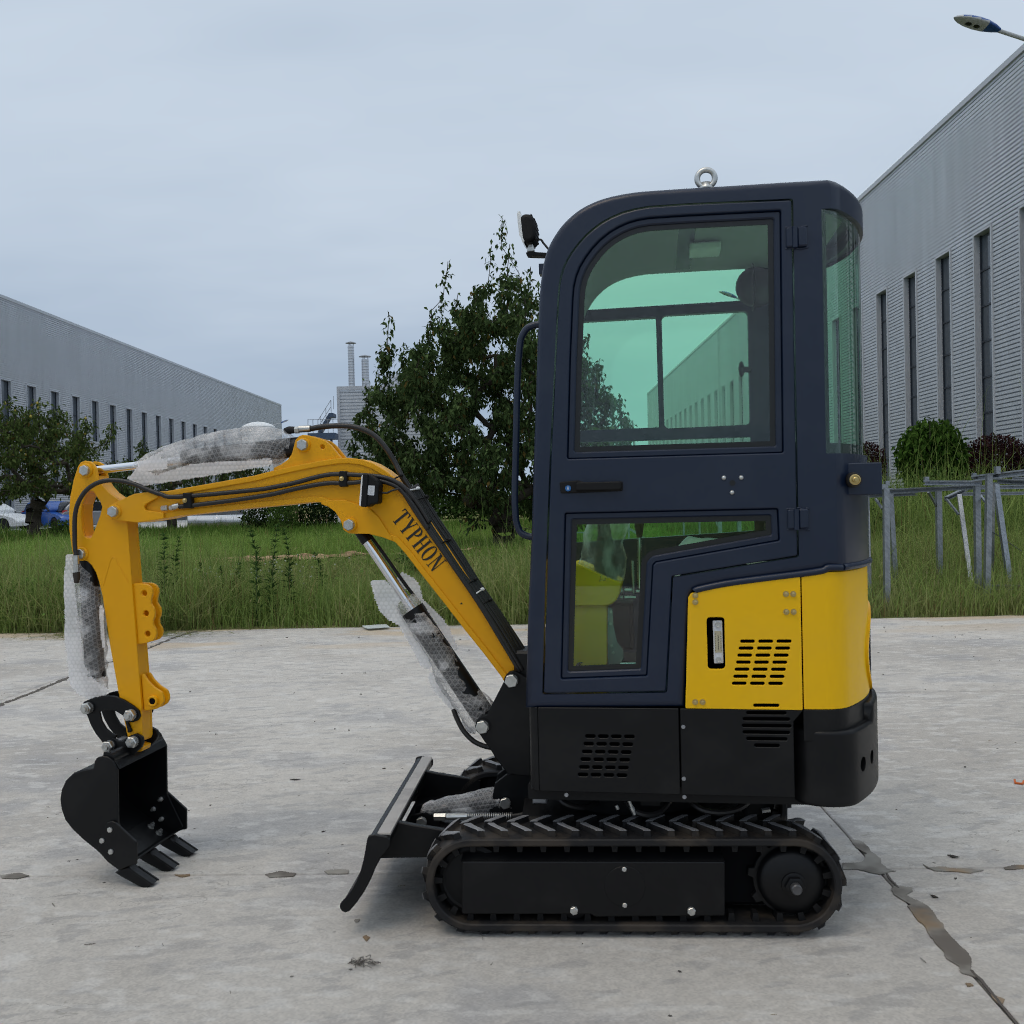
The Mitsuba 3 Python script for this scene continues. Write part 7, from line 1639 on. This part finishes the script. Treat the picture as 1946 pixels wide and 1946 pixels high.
ram('arm_ram', PINS[(535, 262)], PINS[(365, 330)], BV, RAM[0], 0.035, 0.0150)
ram('bucket_ram', LK_PIN[0], PINS[(470, 1490)], BV, 0.10, 0.034, 0.0150)
kb = ram('boom_ram', PINS[(708, 918)], P2, BV, RAM[1], 0.040, 0.0158)
bo0, bo1 = np.array(PINS[(708, 918)]), np.array(P2); dd_ = (bo1 - bo0) / np.linalg.norm(bo1 - bo0)
q0, q1_ = bo0 + dd_ * 0.02, bo0 + dd_ * RAM[2]
U('rod_sleeve', tube([[q0[0], BV, q0[1]], [q1_[0], BV, q1_[1]]], 0.0195, 18), 'black', smooth=40, parent=kb)
nn_ = np.array([-dd_[1], dd_[0]]); nn_ = nn_ if nn_[0] > 0 else -nn_
U('ram_pipe', tube(curve([[*(lambda w: (w[0], BV + 0.01, w[1]))(bo0 + dd_ * s_ + nn_ * o_)] for s_, o_ in ((0.05, 0.020), (0.15, 0.024), (0.27, 0.026), (0.32, 0.030))], 5), 0.006, 8), 'black', smooth=True, parent=kb)

# ---- hoses, clamps and the lamp on the boom
def hose(reg_pts, v, r=0.0075, vs=None):
    P = np.array([[u, (v if vs is None else vs[min(i, len(vs) - 1)]), z] for i, (u, z) in enumerate(reg_pts)])
    return U('hose', tube(curve(P, 6), r, 10), 'hose', smooth=True)


HV = B0 - 0.014
h1 = hose(HOSE1, HV, 0.0082, [A0 - 0.032] * 9 + [A0 - 0.028, HV] + [HV] * 30)
h2 = hose(HOSE2, HV, 0.0082)
U('hose_ferrule', cat([tube([[a[0], A0 - 0.032, a[1]] for a in FER1[:2]], [0.0112, 0.0112], 14), tube([[a[0], A0 - 0.032, a[1]] for a in FER1[1:3]], 0.0095, 6), tube([[a[0], A0 - 0.032, a[1]] for a in FER1[2:4]], 0.0105, 6)]), 'bolt', smooth=30, parent=h1)
U('hose_boot', tube([[a[0], A0 - 0.032, a[1]] for a in FER1[3:6]], [0.0125, 0.012, 0.0085], 12), 'rubber', smooth=30, parent=h1)
U('hose_ferrule', cat([tube([[a[0], HV, a[1]] for a in FER2[:2]], [0.0088, 0.0105], 14), tube([[a[0], HV, a[1]] for a in FER2[2:4]], 0.0092, 6), tube([[a[0], HV, a[1]] for a in FER2[4:6]], 0.0098, 6)]), 'bolt', smooth=30, parent=h2)
for i, c in enumerate(CLAMPS):
    p = rnd(pg(c[:4]), 0.002)
    ck_ = U('hose_clamp', prism(p, HV - 0.013, B0, 0.003), 'matt_black')
    U('clamp_bolt', cat([cyl(c[4][0], c[4][1], HV - 0.0155, HV - 0.012, 0.0085, 16), at(lathe([(0.0065, 0), (0.006, -0.003), (0.003, -0.005)], 14), c[4][0], HV - 0.0155, c[4][1])]), 'brass', smooth=35, parent=ck_)
h3 = hose(HOSE3, BV, 0.0098, [BV] * 8 + [BV - 0.01] * 30)
U('hose_ferrule', cat([tube([[a[0], BV, a[1]] for a in FER3[:2]], [0.012, 0.0125], 14), tube([[a[0], BV, a[1]] for a in FER3[2:4]], 0.0125, 6)]), 'bolt', smooth=30, parent=h3)
U('hose_boot', tube([[a[0], BV, a[1]] for a in FER3[4:7]], [0.012, 0.014, 0.010], 12), 'rubber', smooth=30, parent=h3)
BL, BR = curve(BUN_L, 6), curve(BUN_R, 6)
for i, (f, dv, rr) in enumerate(((0.07, -0.064, 0.0075), (0.24, -0.062, 0.0078), (0.42, -0.05, 0.0085), (0.60, -0.034, 0.0085), (0.78, -0.016, 0.0085), (0.93, 0.004, 0.0085), (0.55, 0.02, 0.0085))):
    w_ = 0.05 * np.sin(np.linspace(0, 5 + i, len(BL)) + i)[:, None]
    P_ = BL + (BR - BL) * (f + w_)
    U('hose', tube(np.column_stack([P_[:, 0], np.full(len(P_), BV + dv), P_[:, 1]]), rr, 10), 'hose', smooth=True)
for i, (a, b) in enumerate(TIES):
    a, b = np.array(a), np.array(b)
    lp = [[*(lambda w: (w[0], BV - 0.006 + 0.055 * math.cos(t), w[1]))((a + b) / 2 + (b - a) / 2 * 1.05 * math.sin(t))] for t in np.linspace(0, 2 * math.pi, 22)]
    tie = U('cable_tie', tube(lp, 0.0028, 6), 'white' if i in (0, 3) else 'matt_black', smooth=True)
    U('tie_head', cat([ball((*(a + (b - a) * 0.98 + [0.003, 0.003]),)[0:1] + (BV - 0.03,) + (*(a + (b - a) * 0.98 + [0.003, 0.003]),)[1:2], (0.008, 0.006, 0.006), 1)]), 'white' if i in (0, 3) else 'matt_black', parent=tie)
bl_o = rnd(pg(BLAMP[0]), 0.002)
bla = U('boom_lamp', cat([prism(bl_o, HV - 0.055, HV + 0.002, 0.006, 2), prism(rnd(pg(BLAMP[1]), 0.002), HV - 0.060, HV + 0.004, 0.003)]), 'matt_black', smooth=30)
U('lamp_lens', prism(rnd(pg(BLAMP[3]), 0.001), HV - 0.056, HV + 0.0, 0.003), 'lens', parent=bla)
U('lamp_sticker', prism(rnd(pg(BLAMP[2]), 0.001), HV - 0.0562, HV - 0.0545), 'label_grey', parent=bla)
for dz in np.linspace(-0.3, 0.3, 5):
    c = np.mean(BLAMP[2], 0); hgt = BLAMP[2][0][1] - BLAMP[2][2][1]
    U('sticker_text', bx(c[0] - 0.0038, c[0] + 0.0038, HV - 0.0566, HV - 0.0560, c[1] + dz * hgt - 0.0005, c[1] + dz * hgt + 0.0005), 'steel_grey', parent=bla)
U('cable', tube(curve([[u, HV - 0.02, z] for u, z in BLAMP[4]], 5), 0.0035, 7), 'hose', smooth=True, parent=bla)
hs_ = curve([[u, -0.06, z] for u, z in [(-0.5988, 0.5928), (-0.5892, 0.5641), (-0.5678, 0.522), (-0.5377, 0.4886), (-0.5073, 0.4714), (-0.4733, 0.4624), (-0.419, 0.4598)]], 6)
U('hose', tube(hs_, 0.0085, 10), 'hose', smooth=True)
U('hose', tube(curve([[u, -0.06, z] for u, z in [(-0.4461, 0.3113), (-0.4356, 0.325), (-0.4218, 0.336), (-0.3878, 0.338), (-0.3473, 0.3374)]], 5), 0.004, 8), 'hose', smooth=True)
U('swing_post', bx(-0.30, -0.255, -0.30, -0.2, .345, .44, 0.004), 'steel_grey')


# ------------------------------------------------------------------ bubble wrap: sheets wound round the four rams
def wrap(name, label, top, bot, v0, th, mat='film', n=44, seed=0, wob=0.010, stations=54, ends=0.55, fold=0.25):
    """A loose sleeve of film between an upper and a lower outline (u, z), th thick from front to back."""
    T, B = curve(top, 10), curve(bot, 10)
    def resamp(C, m):
        d = np.r_[0, np.cumsum(np.linalg.norm(np.diff(C, axis=0), axis=1))]
        t = np.linspace(0, d[-1], m); return np.stack([np.interp(t, d, C[:, k]) for k in range(2)], 1)
    T, B = resamp(T, stations), resamp(B, stations); rings, uv = [], []
    phi = np.linspace(0, 2 * math.pi, n, endpoint=False); s = 0
    for i in range(stations):
        c, h = (T[i] + B[i]) / 2, (T[i] - B[i]) / 2
        e = math.sin(math.pi * min(max(i / (stations - 1), 0.03), 0.97)) ** 0.5
        tv = th * (ends + (1 - ends) * e)
        f = 1 + fold * (meshkit.fbm(np.stack([np.cos(phi) * 1.6, np.sin(phi) * 1.6, np.full(n, i * 0.13 + seed)], -1), 3, seed) - 0.5)
        x = np.cos(phi); y = np.sin(phi)
        q = c + np.outer(x * (1 - 0.0 * f), h)
        vv = v0 + np.sign(y) * np.abs(y) ** 0.8 * tv * f
        w = wob * (meshkit.fbm(np.stack([q[:, 0] * 38, vv * 38, q[:, 1] * 38], -1), 3, seed + 2) - 0.5) * 2
        nn = np.stack([x * h[0], y * np.linalg.norm(h), x * h[1]], 1); nn /= np.maximum(np.linalg.norm(nn, axis=1, keepdims=True), 1e-6)
        rings.append(np.stack([q[:, 0], vv, q[:, 1]], 1) + nn * w[:, None])
        if i: s += np.linalg.norm((T[i] + B[i] - T[i - 1] - B[i - 1]) / 2)
        uv.append(np.stack([np.full(n, s), np.abs(np.where(phi > math.pi, phi - 2 * math.pi, phi)) * np.linalg.norm(h) * 0.9], 1))
    m = loft(rings, False)
    k = thing(name, label, 'bubble wrap')
    scene[k + '__sleeve'] = mikit.ply(placed(m, UP), 'mat_' + mat, smooth=True, uv=np.vstack(uv)); _taken.add(k + '__sleeve')
    return k


def flap(k, outline, v, mat, amp=0.010, seed=0):
    """a loose flap of film: an outline in (u, z), crumpled"""
    p = rnd(pg(outline), 0.006); x0, z0, x1, z1 = p.bounds; d = 0.006
    xs, zs = np.arange(x0 - d, x1 + d, d), np.arange(z0 - d, z1 + d, d); Xg, Zg = np.meshgrid(xs, zs); n, m = Xg.shape
    V_ = v + amp * 2 * (meshkit.fbm(np.stack([Xg * 11, Zg * 11, 0 * Xg + seed], -1), 4, seed) - 0.5)
    i = (np.arange(n - 1)[:, None] * m + np.arange(m - 1)[None]).ravel()
    f = np.vstack([np.stack([i, i + 1, i + m + 1], 1), np.stack([i, i + m + 1, i + m], 1)])
    c = np.stack([Xg, Zg], -1).reshape(-1, 2)[f].mean(1)
    f = f[shapely.contains_xy(p, c[:, 0], c[:, 1])]
    ms = tm(np.stack([Xg, V_, Zg], -1).reshape(-1, 3), f)
    part(k, 'flap', placed(ms, UP), mat, True, uv=np.stack([Xg, Zg], -1).reshape(-1, 2))


w1 = wrap('bubble_wrap', 'white bubble wrap sleeve around the upper ram on top of the boom', *W1, BV, 0.052, seed=1)
for i, o in enumerate(W1F): flap(w1, o, (BV - 0.056, BV - 0.050, BV + 0.05)[i % 3], 'film_loose', 0.008, i)
w2 = wrap('bubble_wrap', 'hanging bubble wrap around the bucket ram beside the dipper arm', *W2, BV, 0.050, seed=4)
for i, o in enumerate(W2F): flap(w2, o, (BV - 0.050, BV - 0.052)[i % 2], 'film_loose', 0.010, i + 5)
w3 = wrap('bubble_wrap', 'bubble wrap around the slanting boom ram with flared loose edges', *W3, BV, 0.050, seed=7)
for i, o in enumerate(W3F): flap(w3, o, (BV + 0.0, BV + 0.015, BV - 0.01)[i % 3], 'film_loose', 0.012, i + 11)
w4 = thing('bubble_wrap', 'short bubble wrap sleeve around the small ram behind the dozer blade', 'bubble wrap')
rings, uv = [], []
phi = np.linspace(0, 2 * math.pi, 40, endpoint=False)
T4, B4 = curve(W4[0], 8), curve(W4[1], 8); m_ = min(len(T4), len(B4))
for i in range(m_):
    c, h = (T4[i] + B4[i]) / 2, np.linalg.norm(T4[i] - B4[i]) / 2
    f = 1 + 0.30 * (meshkit.fbm(np.stack([np.cos(phi) * 2, np.sin(phi) * 2, np.full(40, i * 0.3)], -1), 4, 3) - 0.5)
    rings.append(np.stack([c[0] + 0 * phi, -0.02 + 0.042 * np.sin(phi) * f, c[1] + h * np.cos(phi) * f], 1)); uv.append(np.stack([np.full(40, c[0]), np.abs(np.where(phi > math.pi, phi - 2 * math.pi, phi)) * 0.04], 1))
part(w4, 'sleeve', placed(loft(rings, False), LO), 'film', True, uv=np.vstack(uv))
